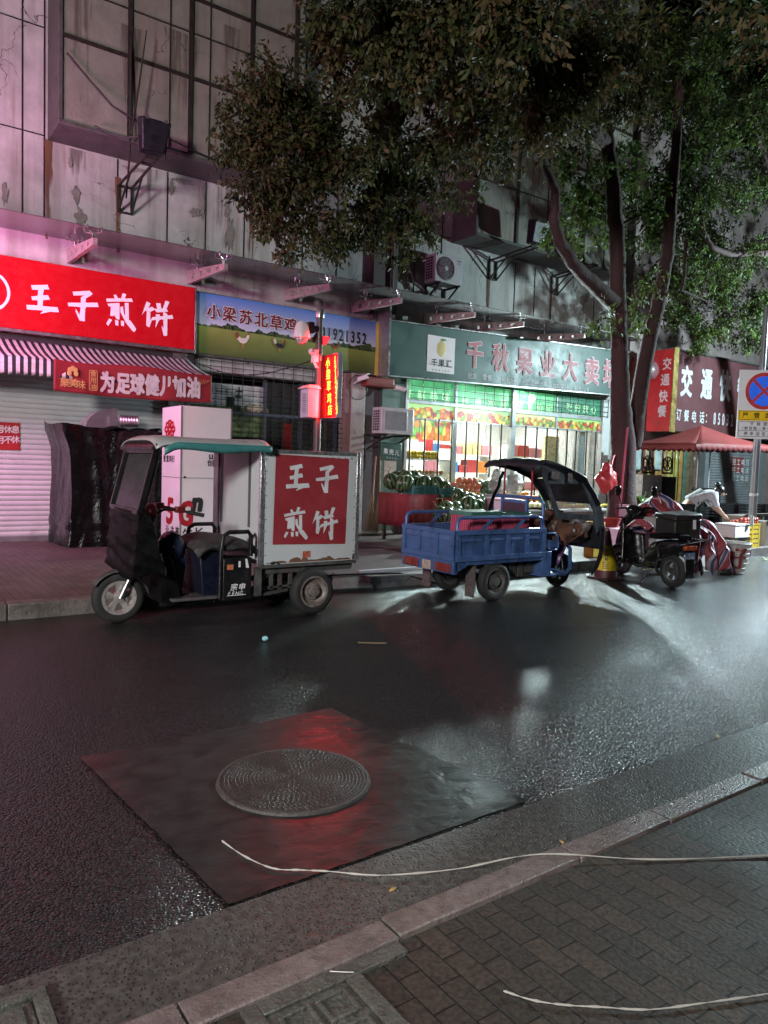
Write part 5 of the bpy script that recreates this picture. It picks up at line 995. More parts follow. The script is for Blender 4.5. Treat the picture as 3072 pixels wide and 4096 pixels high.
def wheel(name, c, r, w, rim, parent, spokes=0, ax='y'):
    cx, cy, cz_ = c; ri = r * .64
    t = MB().lathe([(ri, -w * .42), (r * .82, -w * .5), (r * .95, -w * .42), (r, -w * .22), (r, w * .22), (r * .95, w * .42), (r * .82, w * .5), (ri, w * .42), (ri, -w * .42)], c, ax, 44).build(name, TYRE, parent, smooth=50)
    m = MB(); s = w * .40
    if spokes:
        m.lathe([(ri + .004, -s), (ri + .008, -s - .004), (ri - .022, -s), (ri - .028, -s + .03), (ri - .028, s - .03), (ri - .022, s), (ri + .004, s)], c, ax, 44)
        m.lathe([(0, -s * .9), (.045, -s * .9), (.05, -s * .5), (.05, s * .9), (0, s * .9)], c, ax, 24)
        for k in range(spokes):
            a = 2 * math.pi * k / spokes + .3
            def PT(rr, da, w_): return (cx + rr * math.cos(a + da), cy + w_, cz_ + rr * math.sin(a + da))
            for sd in (-1,):
                m.hexa([PT(.04, -.45, -s * .75), PT(.04, .45, -s * .75), PT(.04, .45, -s * .2), PT(.04, -.45, -s * .2), PT(ri - .02, -.26, -s * .8), PT(ri - .02, .26, -s * .8), PT(ri - .02, .26, -s * .3), PT(ri - .02, -.26, -s * .3)])
    else:
        m.lathe([(ri + .004, -s), (ri + .01, -s - .006), (ri - .012, -s - .004), (ri - .03, -s + .03), (ri * .62, -s + .045), (ri * .56, -s + .02), (ri * .36, -s + .015), (ri * .34, -s - .02), (0, -s - .022)], c, ax, 44)
        for k in range(5):
            a = 2 * math.pi * k / 5; m.lathe([(.009, -s + .005), (.009, -s + .018)], (cx + ri * .46 * math.cos(a), cy, cz_ + ri * .46 * math.sin(a)), ax, 8)
    m.build('rim', rim, t, smooth=40); return t
wt = thing('cargo_tricycle', 'white box cargo tricycle with a black oilcloth cab and red character panel', 'tricycle', (3.0, 7.15, 0))
fw = wheel('front_wheel', (2.0, 7.15, .243), .243, .10, RIMC, wt, spokes=5)
wheel('rear_wheel', (3.86, 6.69, .243), .243, .135, RIMS, wt); wheel('rear_wheel', (3.86, 7.44, .243), .243, .135, RIMS, wt)
m = MB(); ang = [R(a) for a in range(20, 150, 8)]
m.sheet(lambda u, v: (2.0 + .275 * math.cos(R(8 + 140 * u)), 7.15 + .075 * (v * 2 - 1), .243 + .272 * math.sin(R(8 + 140 * u)) - .018 * (2 * v - 1) ** 2), 18, 6); m.build('front_mudguard', GREYM, wt, solid=.006)
m = MB()
for dy in (-.075, .075): m.tube([(2.0, 7.15 + dy, .243), (2.12, 7.15 + dy, .50), (2.22, 7.15 + dy * .7, .75)], [.022, .026, .022], 10)
m.build('fork', mat('fork chrome', (.45, .45, .44), .3, metal=.9, var=.2), wt)
m = MB(); m.tube([(2.20, 7.15, .70), (2.36, 7.15, 1.06)], .02, 8)
for sg in (-1, 1): m.tube([(2.36, 7.15, 1.03), (2.37, 7.15 + sg * .16, 1.09), (2.46, 7.15 + sg * .30, 1.10), (2.62, 7.15 + sg * .35, 1.06)], .013, 8)
hb = m.build('handlebar', BLKM, wt)
for sg in (-1, 1):
    MB().tube([(2.55, 7.15 + sg * .335, 1.078), (2.70, 7.15 + sg * .37, 1.045)], .02, 10).build('grip', TYRE, hb)
    MB().box(2.44, 7.15 + sg * .30 - .035, 1.07, 2.53, 7.15 + sg * .30 + .035, 1.13).build('switch_box', mat('red black switch', (.14, .015, .015), .4), hb, bevel=.01)
MB().ell((2.30, 7.15, 1.06), (.07, .10, .085), 16, 10).build('headlamp', mat('red cowl', (.20, .02, .025), .35), wt)
# roof, windshield, apron
m = MB(); ys0, ys1 = 6.60, 7.72
def roof(u, v):
    x = 2.17 + 1.14 * u; yy = ys0 + (ys1 - ys0) * v; e = abs(2 * v - 1); fr = max(0, .12 - u) / .12
    return (x, yy, 1.80 - .085 * e ** 5 - .05 * fr ** 2 - .012 * math.sin(u * 3))
m.sheet(roof, 24, 20); ro = m.build('cab_roof', mat('roof fibreglass', (.42, .42, .43), .4, var=.15, vs=4, dirt=(.2, .16, .14), ds=4), wt, solid=.012)
m = MB(); m.sheet(lambda u, v: (2.24 + 1.07 * u, 6.588 - .012 * math.sin(v * 3), 1.735 - .075 * v + .012 * math.sin(u * 9) * v - .05 * max(0, .1 - u) * 10), 24, 3); m.build('teal_edge', mat('teal flap', (.05, .20, .20), .45, var=.2), ro, solid=.008)
m = MB(); m.sheet(lambda u, v: (2.185 - .015 * v, 6.63 + 1.06 * u, 1.715 - .06 * v), 10, 2)
m.build('front_lip', BLKM, ro, solid=.008)
TL, TR_, BL, BR_ = Vector((2.20, 7.60, 1.65)), Vector((2.20, 6.72, 1.65)), Vector((2.06, 7.60, 1.09)), Vector((2.06, 6.72, 1.09))
m = MB()
for a, b_ in ((TL, TR_), (TL, BL), (TR_, BR_), (BL, BR_)): m.bar(a, b_, .045)
m.bar(TR_ + Vector((.02, 0, 0)), (2.24, 6.70, 1.70), .04); m.build('windshield_frame', BLKM, wt)
m = MB(); m.add([BL, BR_, TR_, TL], [(0, 1, 2, 3)]); m.build('windshield', glass('scratched plastic', (.10, .10, .11), .86, .15, .10), wt, smooth=0)
m = MB(); m.sheet(lambda u, v: (2.21 - .13 * v + .05 * u * (1 - .4 * v), 6.715 - .006 * math.sin(v * 9), 1.66 - .56 * v), 6, 10)  # side flap by the near post
m.build('side_flap', glass('scratched side plastic', (.28, .28, .3), .5, .15, .08), wt, solid=.003)
def apron(u, v):
    # wraps round the front from the far side, across, back along the near side
    s = u * 3; yn, yf = 6.70, 7.62; w = .006 * math.sin(v * 14 + u * 9) + .007 * math.sin(v * 29 - u * 17) + .004 * math.sin(v * 51 + u * 40)
    z = 1.09 - (.60 + .03 * math.sin(u * 13)) * v; bx = 2.055 - .05 * v
    if s < 1: return (bx + .26 * (1 - s) + w, yf + w, z + .02)
    if s < 2: return (bx - .02 * math.sin(math.pi * (s - 1)) + w, yf + (yn - yf) * (s - 1), z)
    return (bx + (.10 + .22 * v) * (s - 2) + w, yn + w, z - .01 * (s - 2))
MB().sheet(apron, 60, 18).build('apron', CLOTH, wt, solid=.006)
m = MB(); m.sheet(lambda u, v: (2.30 + .24 * u + .03 * math.sin(v * 5), 6.86 + .6 * v - .0 * u, .58 - .33 * u + .02 * math.sin(v * 17)), 6, 14); m.hexa([(2.3, 6.8, .22), (2.5, 6.8, .2), (2.5, 7.5, .2), (2.3, 7.5, .22), (2.30, 6.8, .64), (2.40, 6.8, .64), (2.40, 7.5, .64), (2.30, 7.5, .64)]); m.build('leg_curtain', CLOTH, wt, solid=.004)
m = MB(); m.ell((2.50, 7.12, .70), (.13, .20, .17), 18, 12); m.hexa([(2.42, 6.98, .24), (2.56, 6.98, .24), (2.56, 7.3, .24), (2.42, 7.3, .24), (2.40, 6.96, .62), (2.60, 6.96, .62), (2.60, 7.32, .62), (2.40, 7.32, .62)]); m.build('tank_cowl', mat('blue black cowl', (.02, .028, .06), .22, var=.3), wt)
MB().box(2.38, 6.72, .235, 3.0, 7.6, .262).build('floor_plate', mat('ribbed floor', (.09, .08, .085), .55, var=.3, vs=9), wt, bevel=.006)
MB().hexa([(2.70, 6.78, .263), (2.86, 6.78, .263), (2.86, 7.6, .263), (2.70, 7.6, .263), (2.66, 6.78, .70), (2.86, 6.78, .70), (2.86, 7.6, .70), (2.66, 7.6, .70)]).build('seat_box', NAVY, wt, bevel=.01)
m = MB(); m.sheet(lambda u, v: (2.63 + .62 * u, 6.72 + .9 * v, .735 + .05 * math.sin(math.pi * u) + .02 * math.sin(9 * u + 5 * v) - .05 * (2 * v - 1) ** 4 - .04 * (2 * u - 1) ** 6), 16, 14); m.build('seat', mat('torn seat cover', (.035, .033, .034), .7, var=.8, vs=7, bump=.4, dirt=(.25, .22, .2), ds=5, dk=.6), wt, solid=.05)
bb_ = MB().box(2.864, 6.675, .215, 3.165, 6.9, .63).build('battery_box', BLKM, wt, bevel=.008)
m = MB(); m.box(2.90, 6.668, .52, 2.965, 6.673, .57); m.build('orange_label', mat('orange label', (.50, .17, .07), .6, var=.3, vs=60), bb_)
m = MB(); write(m, '宗申', (2.975, 6.667, .345), X, Z, .075, .085, .02, slant=.2); write(m, 'FENG', (2.925, 6.667, .285), X, Z, .052, .042, .01, slant=.25); m.box(2.905, 6.668, .262, 3.10, 6.672, .268); m.build('badge', WHITE, bb_, smooth=0)
m = MB(); m.box(3.02, 6.669, .54, 3.04, 6.674, .60); m.build('paper_scrap', WHITE, bb_); m = MB(); m.hexa([(3.10, 6.668, .53), (3.13, 6.668, .53), (3.13, 6.672, .53), (3.10, 6.672, .53), (3.09, 6.668, .62), (3.11, 6.668, .62), (3.11, 6.672, .62), (3.09, 6.672, .62)]); m.build('paper_scrap', WHITE, bb_)
for yy in (6.70, 7.62):
    MB().tube([(2.84, yy, .24), (2.845, yy, .70), (2.87, yy, .85), (2.93, yy, .885), (3.13, yy, .885), (3.16, yy, .84), (3.16, yy, .64)], .022, 10).build('armrest', BLKM, wt)
# cargo box
bxA = thing  # (name kept for the helpers only)
X0, X1, Y0, Y1, Z0, Z1 = 3.25, 4.40, 6.675, 7.86, .545, 1.70
m = MB(); m.box(X0, Y0, Z0, X1, Y1, Z1); cb = m.build('cargo_box', BOXW, wt, bevel=.006)
TRIM = mat('crimped alloy edge', (.50, .50, .52), .3, metal=.8, var=.2, vs=20)
for q9 in ((X0 - .015, Y0 - .012, Z0 - .002, X0 + .03, Y0 + .03, Z1 + .012), (X1 - .03, Y0 - .012, Z0 - .002, X1 + .015, Y0 + .03, Z1 + .012), (X0 - .014, Y1 - .03, Z0, X0 + .02, Y1 + .01, Z1 + .01), (X0 + .031, Y0 - .009, Z1 - .03, X1 - .031, Y0 - .001, Z1 + .008)): MB().box(*q9).build('corner_trim', TRIM, cb, bevel=.004)
MB().box(X0, Y0 + .0, Z1 + .001, X1, Y1, Z1 + .006).build('red_top', mat('pink red lid', (.50, .12, .13), .5), cb)
m = MB()
for i in range(13): m.lathe([(.007, -.004), (.004, -.008), (0, -.008)], (X0 + .09 + i * .08, Y0 - .003, Z1 - .055), 'y', 8)
for i in range(9):
    for x in (X0 + .05, X1 - .05): m.lathe([(.006, -.004), (0, -.007)], (x, Y0 - .003, Z0 + .1 + i * .12), 'y', 8)
m.build('rivet', GREYM, cb)
for y0 in (6.92, 7.63): MB().box(X0 - .004, y0, .905, X0 - .001, y0 + .055, 1.705).build('slot', mat('grey slot', (.10, .105, .11), .6), cb)
MB().box(X0 - .02, 7.72, Z0, X0 - .0155, 7.85, Z1 - .01).build('edge_post', BOXW, cb)
p = [at(1060 + a * .217, 1790 + b_ * .217, y=Y0) for a, b_ in ((200, 120), (1550, 212), (1475, 1775), (138, 1790))]
MB().add([(v.x, Y0 - .0025, v.z) for v in p], [(0, 1, 2, 3)]).build('red_panel', mat('faded red vinyl', (.30, .028, .038), .5, var=.08), cb, smooth=0)
m = MB()
for ch, (polys, *_b) in BRUSH.items():
    for i, pl in enumerate(polys): m.prism(pl, lambda u, v, w: (u, Y0 - .0028 - w, v), .0015 + .0004 * i)
m.build('lettering', mat('white cut vinyl', (.66, .66, .68), .5), cb, smooth=0)
p0 = at(1100 + 575 * .193, 2200 + 25 * .193, y=Y0); p1 = at(1100 + 728 * .193, 2200 + 150 * .193, y=Y0)
MB().box(p0.x, Y0 - .004, p1.z, p1.x, Y0 - .001, p0.z).build('red_sticker', mat('red small sticker', (.42, .10, .06), .6, var=.6, vs=60), cb)
m = MB(); random.seed(77)
for i in range(60):
    w = random.uniform(.02, .16); x = X0 + .04 + random.random() * (1.06 - w); hgt = random.uniform(-.006, .014) + (.03 if i % 9 == 0 else 0)
    m.prism([(x, Z0 + .012), (x + w, Z0 + .012), (x + w * .85, Z0 + .022 + hgt * .6), (x + w * .6, Z0 + .022 + hgt), (x + w * .2, Z0 + .022 + hgt * .8)], lambda u, v, w_: (u, Y0 - .0012 - w_, v), .0004 + .00001 * i)
m.build('rust_edge', mat('rust edge', (.16, .075, .04), .8, var=.4, vs=20), cb, smooth=0)
m = MB(); m.box(X0, Y0 - .004, Z0 - .035, X1 - .0, Y0 + .03, Z0 - .001); m.box(X0 + .02, 6.72, Z0 - .10, X1 - .03, 6.78, Z0 - .036); m.box(X0 + .02, 7.7, Z0 - .10, X1 - .03, 7.76, Z0 - .002); m.box(X1 - .05, 6.74, Z0 - .08, X1 - .01, 7.76, Z0 - .04); m.build('bed_rail', GREYM, wt, bevel=.004)
m = MB(); m.bar((2.9, 6.85, .25), (4.2, 6.85, .32), .05); m.bar((2.9, 7.45, .25), (4.2, 7.45, .32), .05); m.bar((3.3, 6.72, .24), (3.62, 6.78, .26), .03)
for x in (3.40, 3.5, 3.62): m.box(x, 6.74, .28, x + .035, 6.77, .45)
m.bar((3.38, 6.75, .30), (3.66, 6.75, .31), .02); m.bar((3.38, 6.76, .44), (3.2, 6.76, .28), .03); m.bar((3.24, 6.70, .24), (3.24, 6.70, .52), .06)
m.tube([(3.86, 6.69, .243), (3.86, 7.44, .243)], .035, 10); m.ell((3.86, 7.1, .25), (.11, .13, .11), 16, 10)
for y in (6.83, 7.3): m.tube([(3.5, y, .36), (3.68, y, .30), (3.86, y, .285), (4.04, y, .30), (4.22, y, .38)], .014, 6)
m.build('chassis', GREYM, wt)
m = MB(); m.tube([(3.36, 6.662, .56), (3.40, 6.655, .575), (3.44, 6.655, .56)], .009, 6); m.tube([(4.34, 6.66, .56), (4.345, 6.655, .62)], .01, 6); m.build('latch', CHR, cb, smooth=0)
# ================================================================ blue tricycle
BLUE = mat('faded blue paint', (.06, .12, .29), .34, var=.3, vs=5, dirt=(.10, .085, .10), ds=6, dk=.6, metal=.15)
BLUED = mat('shaded blue panel', (.045, .09, .23), .4, var=.3, vs=5, dirt=(.05, .045, .05), ds=6)  # darker copy of the blue paint, shade mixed into its colour
CANB = mat('black canopy cloth', (.014, .015, .02), .45, var=.4, vs=5, bump=.3, bs=8)
bt = thing('cargo_tricycle', 'blue open bed cargo tricycle with a curved black canopy', 'tricycle', (6.7, 6.8, 0))
bx0, bx1, by0, by1, bz0, bz1 = 5.54, 7.0, 6.34, 7.32, .55, .865
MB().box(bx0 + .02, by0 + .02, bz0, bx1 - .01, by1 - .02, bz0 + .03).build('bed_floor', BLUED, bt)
def side(y, s, name):
    m = MB(); m.box(bx0, y, bz0 - .02, bx1, y + .018, bz1)
    for x in (bx0 - .005, 5.98, 6.33, 6.66, bx1 - .05): m.box(x, y - .022 * s if s > 0 else y + .0185, bz0 - .03, x + .06, (y - .0005) if s > 0 else y + .04, bz1 - .01)
    m.box(bx0 - .01, y - .028 if s > 0 else y + .0185, bz1 - .055, bx1 + .01, y + .03, bz1 + .0); m.box(bx0 - .01, y - .028 if s > 0 else y + .0185, bz0 - .045, bx1 + .01, y + .02, bz0 + .015)
    for xa, xb in ((5.61, 5.97), (6.05, 6.32), (6.40, 6.65), (6.73, 6.94)):
        yy = y - .004 if s > 0 else y + .022
        m.hexa([(xa, yy - .012, bz1 - .13), (xb, yy - .012, bz1 - .13), (xb, yy, bz1 - .13), (xa, yy, bz1 - .13), (xa, yy - .002, bz1 - .062), (xb, yy - .002, bz1 - .062), (xb, yy, bz1 - .062), (xa, yy, bz1 - .062)])
    return m.build(name, BLUE, bt, bevel=.004)
side(by0, 1, 'side_panel'); side(by1 - .018, -1, 'side_panel')
m = MB(); m.box(bx0 - .018, by0 + .02, bz0 - .02, bx0 - .001, by1 - .02, bz1 - .005); m.box(bx0 - .04, by0 - .01, bz1 - .05, bx0 - .0185, by1 + .01, bz1); m.box(bx0 - .04, by0 - .01, bz0 - .04, bx0 - .0185, by1 + .01, bz0 + .02)
for y in (by0, 6.63, 6.96, by1 - .06): m.box(bx0 - .038, y, bz0 + .021, bx0 - .0185, y + .06, bz1 - .051)
for ya, yb_ in ((6.41, 6.62), (6.70, 6.95), (7.03, 7.25)): m.hexa([(bx0 - .034, ya, bz1 - .12), (bx0 - .034, yb_, bz1 - .12), (bx0 - .0185, yb_, bz1 - .12), (bx0 - .0185, ya, bz1 - .12), (bx0 - .022, ya, bz1 - .06), (bx0 - .022, yb_, bz1 - .06), (bx0 - .0185, yb_, bz1 - .06), (bx0 - .0185, ya, bz1 - .06)])
m.build('tailgate', BLUE, bt, bevel=.004)
m = MB(); m.box(bx0 - .03, by0, .36, bx0 + .03, by1, bz0 - .045); m.hexa([(bx0, by0, .37), (5.85, by0, .5), (5.85, by0 + .02, .5), (bx0, by0 + .02, .37), (bx0, by0, .5), (5.85, by0, .52), (5.85, by0 + .02, .52), (bx0, by0 + .02, .5)]); m.box(5.72, by0 - .004, .455, 7.03, by0 + .016, bz0 - .046); m.build('rear_bumper', BLUE, bt, bevel=.004)
LAMPR = mat('dull red lens', (.20, .035, .03), .25, var=.3, vs=12)
for ya, yb_ in ((6.38, 6.66), (6.98, 7.27)): MB().box(bx0 - .045, ya, .375, bx0 - .031, yb_, .475).build('tail_lamp', LAMPR, bt, bevel=.006)
pl = MB().box(bx0 - .042, 6.745, .37, bx0 - .031, 6.90, .475).build('number_plate', mat('worn plate', (.45, .38, .33), .6, var=.3, vs=30), bt)
m = MB(); write(m, '福田', (bx0 - .044, 6.85, .445), -Y, Z, .04, .05); write(m, '36521', (bx0 - .044, 6.88, .40), -Y, Z, .045, .028); m.build('plate_digits', mat('faint red print', (.30, .10, .08), .6), pl, smooth=0)
for yy in (by0 + .01, by1 - .01):
    m = MB(); m.tube([(5.555, yy, .80), (5.555, yy, .955), (5.58, yy, .995), (5.64, yy, 1.01), (6.85, yy, 1.01), (6.93, yy, .99), (6.955, yy, .94), (6.955, yy, .82)], .022, 10)
    for x in (5.95, 6.5): m.bar((x, yy, .865), (x + .16, yy, .995), .016, .035)
    m.build('side_rail', BLUE, bt)
m = MB(); m.tube([(6.99, by0 + .03, .50), (6.985, by0 + .03, 1.16), (6.97, by0 + .09, 1.23), (6.97, by1 - .09, 1.23), (6.985, by1 - .03, 1.16), (6.99, by1 - .03, .5)], .024, 10); m.box(6.96, 6.62, .87, 6.99, 6.66, 1.21); m.box(6.96, 7.06, .87, 6.99, 7.10, 1.21); m.box(6.962, 6.661, 1.15, 6.988, 7.059, 1.19); m.build('head_frame', BLUE, bt)
MB().box(6.97, 6.661, .88, 6.98, 7.059, 1.149).build('head_panel', mat('dark panel', (.06, .035, .05), .4), bt)
wheel('rear_wheel', (6.2, 6.40, .235), .235, .13, GREYM, bt); wheel('rear_wheel', (6.2, 7.22, .235), .235, .13, GREYM, bt); wheel('front_wheel', (7.80, 6.80, .215), .215, .095, GREYM, bt, spokes=6)
for yy in (6.36, 7.18): MB().box(5.86, yy, .06, 5.875, yy + .16, .46).build('mud_flap', mat('speckled flap', (.10, .08, .08), .7, var=.8, vs=40), bt)
m = MB(); m.bar((5.7, 6.6, .45), (7.1, 6.6, .40), .05); m.bar((5.7, 7.05, .45), (7.1, 7.05, .40), .05); m.tube([(6.2, 6.4, .235), (6.2, 7.22, .235)], .035, 10); m.ell((6.2, 6.85, .24), (.11, .13, .11), 14, 9)
for y in (6.5, 7.12): m.tube([(5.88, y, .40), (6.05, y, .30), (6.2, y, .28), (6.36, y, .30), (6.55, y, .42)], .014, 6)
m.hexa([(6.03, 6.36, .42), (6.10, 6.36, .42), (6.10, 6.38, .42), (6.03, 6.38, .42), (6.08, 6.36, .52), (6.2, 6.36, .52), (6.2, 6.38, .52), (6.08, 6.38, .52)])
for x, z0, w in ((6.55, .27, .14), (6.72, .24, .1), (6.85, .28, .14)): m.box(x, 6.5, z0, x + w, 7.1, .46)
m.build('chassis', GREYM, bt)
m = MB(); m.box(7.0, 6.36, .24, 7.17, 7.25, .56); m.box(7.0, 6.38, .561, 7.30, 7.2, .585); m.build('seat_base', BLUE, bt, bevel=.008)
m = MB(); m.tube([(7.03, 6.37, .57), (7.03, 6.37, .76), (7.05, 6.37, .79), (7.22, 6.37, .79), (7.27, 6.37, .74), (7.29, 6.37, .60)], .014, 8); m.box(7.04, 6.372, .60, 7.28, 6.38, .70); m.build('armrest', BLUE, bt)
m = MB(); m.sheet(lambda u, v: (7.02 + .27 * u, 6.5 + .62 * v, .62 + .04 * math.sin(math.pi * u)), 8, 8); m.build('seat', CANB, bt, solid=.06)
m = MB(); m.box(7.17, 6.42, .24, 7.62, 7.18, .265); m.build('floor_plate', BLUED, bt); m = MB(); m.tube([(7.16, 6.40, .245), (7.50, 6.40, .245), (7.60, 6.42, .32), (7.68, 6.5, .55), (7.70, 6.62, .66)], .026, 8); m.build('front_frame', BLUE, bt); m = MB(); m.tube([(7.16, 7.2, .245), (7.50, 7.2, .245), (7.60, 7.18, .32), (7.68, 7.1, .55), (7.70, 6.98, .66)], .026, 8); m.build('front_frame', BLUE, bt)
m = MB()
for dy in (-.07, .07): m.tube([(7.80, 6.8 + dy, .215), (7.74, 6.8 + dy, .5), (7.66, 6.8 + dy * .8, .8)], .022, 8)
m.tube([(7.66, 6.8, .74), (7.60, 6.8, 1.0)], .022, 8); m.build('fork', GREYM, bt)
m = MB(); m.sheet(lambda u, v: (7.80 + .25 * math.cos(R(25 + 130 * u)), 6.80 + .07 * (2 * v - 1), .215 + .25 * math.sin(R(25 + 130 * u)) - .015 * (2 * v - 1) ** 2), 14, 5); m.build('front_mudguard', BLUE, bt, solid=.005)
m = MB()
for sg in (-1, 1): m.tube([(7.60, 6.8, 1.0), (7.58, 6.8 + sg * .18, 1.06), (7.48, 6.8 + sg * .32, 1.05), (7.36, 6.8 + sg * .36, 1.02)], .013, 8)
m.build('handlebar', BLKM, bt); MB().ell((7.72, 6.8, .62), (.11, .13, .10), 16, 10).build('headlamp', BLKM, bt)
m = MB(); m.sheet(lambda u, v: (7.45 + .25 * u, 6.48 + .64 * v, .36 + .45 * u), 4, 4); m.build('leg_shield', mat('violet leg shield', (.09, .04, .13), .35, var=.3), bt, solid=.01)
OUT = [(6.80, 1.60), (6.82, 1.645), (6.88, 1.675), (6.98, 1.70), (7.1, 1.685), (7.31, 1.63), (7.67, 1.52), (7.88, 1.33), (8.03, 1.15), (8.11, .99), (8.14, .836), (8.145, .64), (8.12, .433), (8.05, .30), (7.93, .208)]
def oc(t):
    t *= len(OUT) - 1; i = min(int(t), len(OUT) - 2); f_ = t - i; return (OUT[i][0] * (1 - f_) + OUT[i + 1][0] * f_, OUT[i][1] * (1 - f_) + OUT[i + 1][1] * f_)
m = MB(); m.sheet(lambda u, v: (oc(u * .45)[0], 6.30 + .98 * v, oc(u * .45)[1] + .03 * math.sin(math.pi * v) + .006 * math.sin(v * 25)), 26, 14); m.build('canopy_roof', CANB, bt, solid=.012)
for t0 in (.45, .70): MB().sheet(lambda u, v: (oc(t0 + u * .12)[0], 6.31 + .96 * v, oc(t0 + u * .12)[1]), 6, 10).build('front_cover', CANB, bt, solid=.01)
m = MB(); m.sheet(lambda u, v: (oc(.57 + u * .13)[0], 6.34 + .90 * v, oc(.57 + u * .13)[1]), 6, 4); m.build('windscreen', glass('hazy windscreen', (.75, .75, .78), .7, .1), bt)
for yy in (6.32, 7.25):
    m = MB(); f2 = lambda u, v, w: (u, yy + w, v)
    if yy > 7:
        m.prism([(6.85, 1.69), (7.31, 1.63), (7.67, 1.52), (7.88, 1.33), (8.03, 1.15), (8.11, .99), (8.05, .98), (7.98, 1.13), (7.84, 1.29), (7.65, 1.46), (7.30, 1.57), (6.85, 1.63)], f2, .012); m.build('canopy_side', CANB, bt, smooth=0); continue
    m.prism([(6.85, 1.69), (7.31, 1.63), (7.67, 1.52), (7.642, 1.422), (7.015, 1.415)], f2, .012); m.prism([(6.85, 1.688), (7.013, 1.414), (7.24, 1.06), (7.17, 1.0), (6.98, 1.35), (6.9, 1.5)], f2, .0125)
    m.prism([(7.672, 1.518), (7.88, 1.33), (8.03, 1.15), (8.11, .99), (8.02, .80), (7.94, 1.007), (7.644, 1.421)], f2, .0115); m.prism([(8.112, .988), (8.14, .836), (8.145, .64), (8.12, .433), (8.05, .30), (7.93, .208), (7.90, .23), (8.0, .36), (8.06, .50), (8.07, .64), (8.05, .82)], f2, .012)
    m.prism([(7.172, 1.0), (7.242, 1.058), (7.938, 1.005), (8.018, .80), (7.97, .76), (7.9, .95), (7.2, .97)], f2, .013)
    cf = m.build('canopy_side', CANB, bt, smooth=0)
    if yy < 6.5:
        CPM = mat('hazy clear patch', (.16, .14, .14), .3, var=.3); MB().box(7.05, 6.312, 1.475, 7.19, 6.3185, 1.57).build('clear_patch', CPM, cf); MB().box(7.36, 6.312, 1.44, 7.44, 6.3185, 1.56).build('clear_patch', CPM, cf)
RTP = mat('red tape on post', (.34, .03, .05), .35, var=.4, vs=20)
for x in (6.965,):
    for yy in (6.56, 7.05): MB().tube([(x, yy, 1.25), (x, yy, 1.70)], .013, 8).build('canopy_post', RTP, bt)
m = MB(); ph = (1.0, 2.2, .6)
m.ell((7.56, 6.74, .80), (.47, .33, .22), 40, 20, fn=lambda q_: 1 + .10 * math.sin(9 * q_.x + ph[0]) + .07 * math.sin(11 * q_.y + 6 * q_.z) + .05 * math.sin(19 * q_.x + 7 * q_.z))
m.sheet(lambda u, v: (7.12 + .85 * u + .04 * math.sin(v * 6), 6.42 - .03 * math.sin(u * 19) * v + .03 * math.sin(u * 7), .90 - (.30 - .14 * u + .04 * math.sin(u * 15)) * v), 40, 10); m.build('blanket', mat('brown quilt', (.15, .065, .042), .8, var=.5, vs=5, bump=.4, bs=14, dirt=(.045, .05, .035), ds=4, dk=.5), bt)
MB().tube([(6.95, 7.06, 1.55), (6.93, 7.10, 1.45), (6.94, 7.13, 1.35), (6.93, 7.2, 1.24), (6.93, 7.26, 1.10), (6.93, 7.28, 1.0)], .022, 6).build('hanging_strap', CLOTH, bt)
# crates in the blue bed
PNK = mat('pink crate plastic', (.50, .09, .16), .4, var=.1); GRC = mat('green crate plastic', (.06, .17, .13), .45)
def ribbed(lab, x0, x1, y0, y1, z0, z1):
    t = thing('ribbed_crate', lab, 'crate', ((x0 + x1) / 2, (y0 + y1) / 2, z0)); m = MB(); m.box(x0, y0, z0, x1, y1, z1 - .05)
    n = 17
    for i in range(n):
        x = x0 + (x1 - x0) * (i + .2) / n; m.box(x, y0 - .013, z0 + .01, x + .014, y0 - .0005, z1 - .05); m.box(x, y1 + .0005, z0 + .01, x + .014, y1 + .013, z1 - .05)
    for i in range(10): y = y0 + (y1 - y0) * (i + .2) / 10; m.box(x0 - .013, y, z0 + .01, x0 - .0005, y + .014, z1 - .05)
    m.build('ribbed_body', PNK, t, smooth=0); m = MB(); m.box(x0 - .02, y0 - .02, z1 - .049, x1 + .02, y1 + .02, z1)
    for i in range(24): x = x0 + (x1 - x0) * (i + .2) / 24; m.box(x, y0 - .026, z1 - .07, x + .008, y0 - .0205, z1 - .01)
    m.build('rim', GRC, t, smooth=0); return t
ribbed('pink ribbed crate with a dull green rim in the blue bed, nearer the tailgate', 5.95, 6.42, 6.55, 6.92, .60, 1.06); ribbed('pink ribbed crate with a green rim against the head frame of the blue bed', 6.46, 6.93, 6.55, 6.92, .60, 1.045)
# ================================================================ pole with the LED sign and cameras
lp = thing('camera_pole', 'dark steel pole carrying a white dome camera before the farm sign', 'pole', (5.06, 8.72, .15))
POLE = mat('dark pole paint', (.06, .045, .05), .45, var=.3, vs=8)
MB().tube([(5.06, 8.72, .15), (5.05, 8.72, 2.9), (5.05, 8.72, 3.62)], [.055, .048, .045], 14).build('shaft', POLE, lp)
m = MB(); m.lathe([(.06, 3.52), (.062, 3.54), (.062, 3.60), (.05, 3.64), (0, 3.65)], (5.05, 8.72, 0), n=14); m.lathe([(.055, 2.95), (.06, 2.97), (.06, 3.02), (.055, 3.04)], (5.05, 8.72, 0), n=14); m.build('cap', ALU, lp)
dm = MB(); dm.lathe([(0, 3.44), (.05, 3.43), (.085, 3.38), (.105, 3.30), (.115, 3.225), (.112, 3.215), (0, 3.21)], (4.77, 8.70, 0), n=28); dm = dm.build('dome_housing', CAMW, lp)
MB().ell((4.77, 8.70, 3.205), (.082, .082, .075), 20, 10).build('dome_glass', mat('dome plastic', (.30, .30, .31), .08, coat=1), dm)
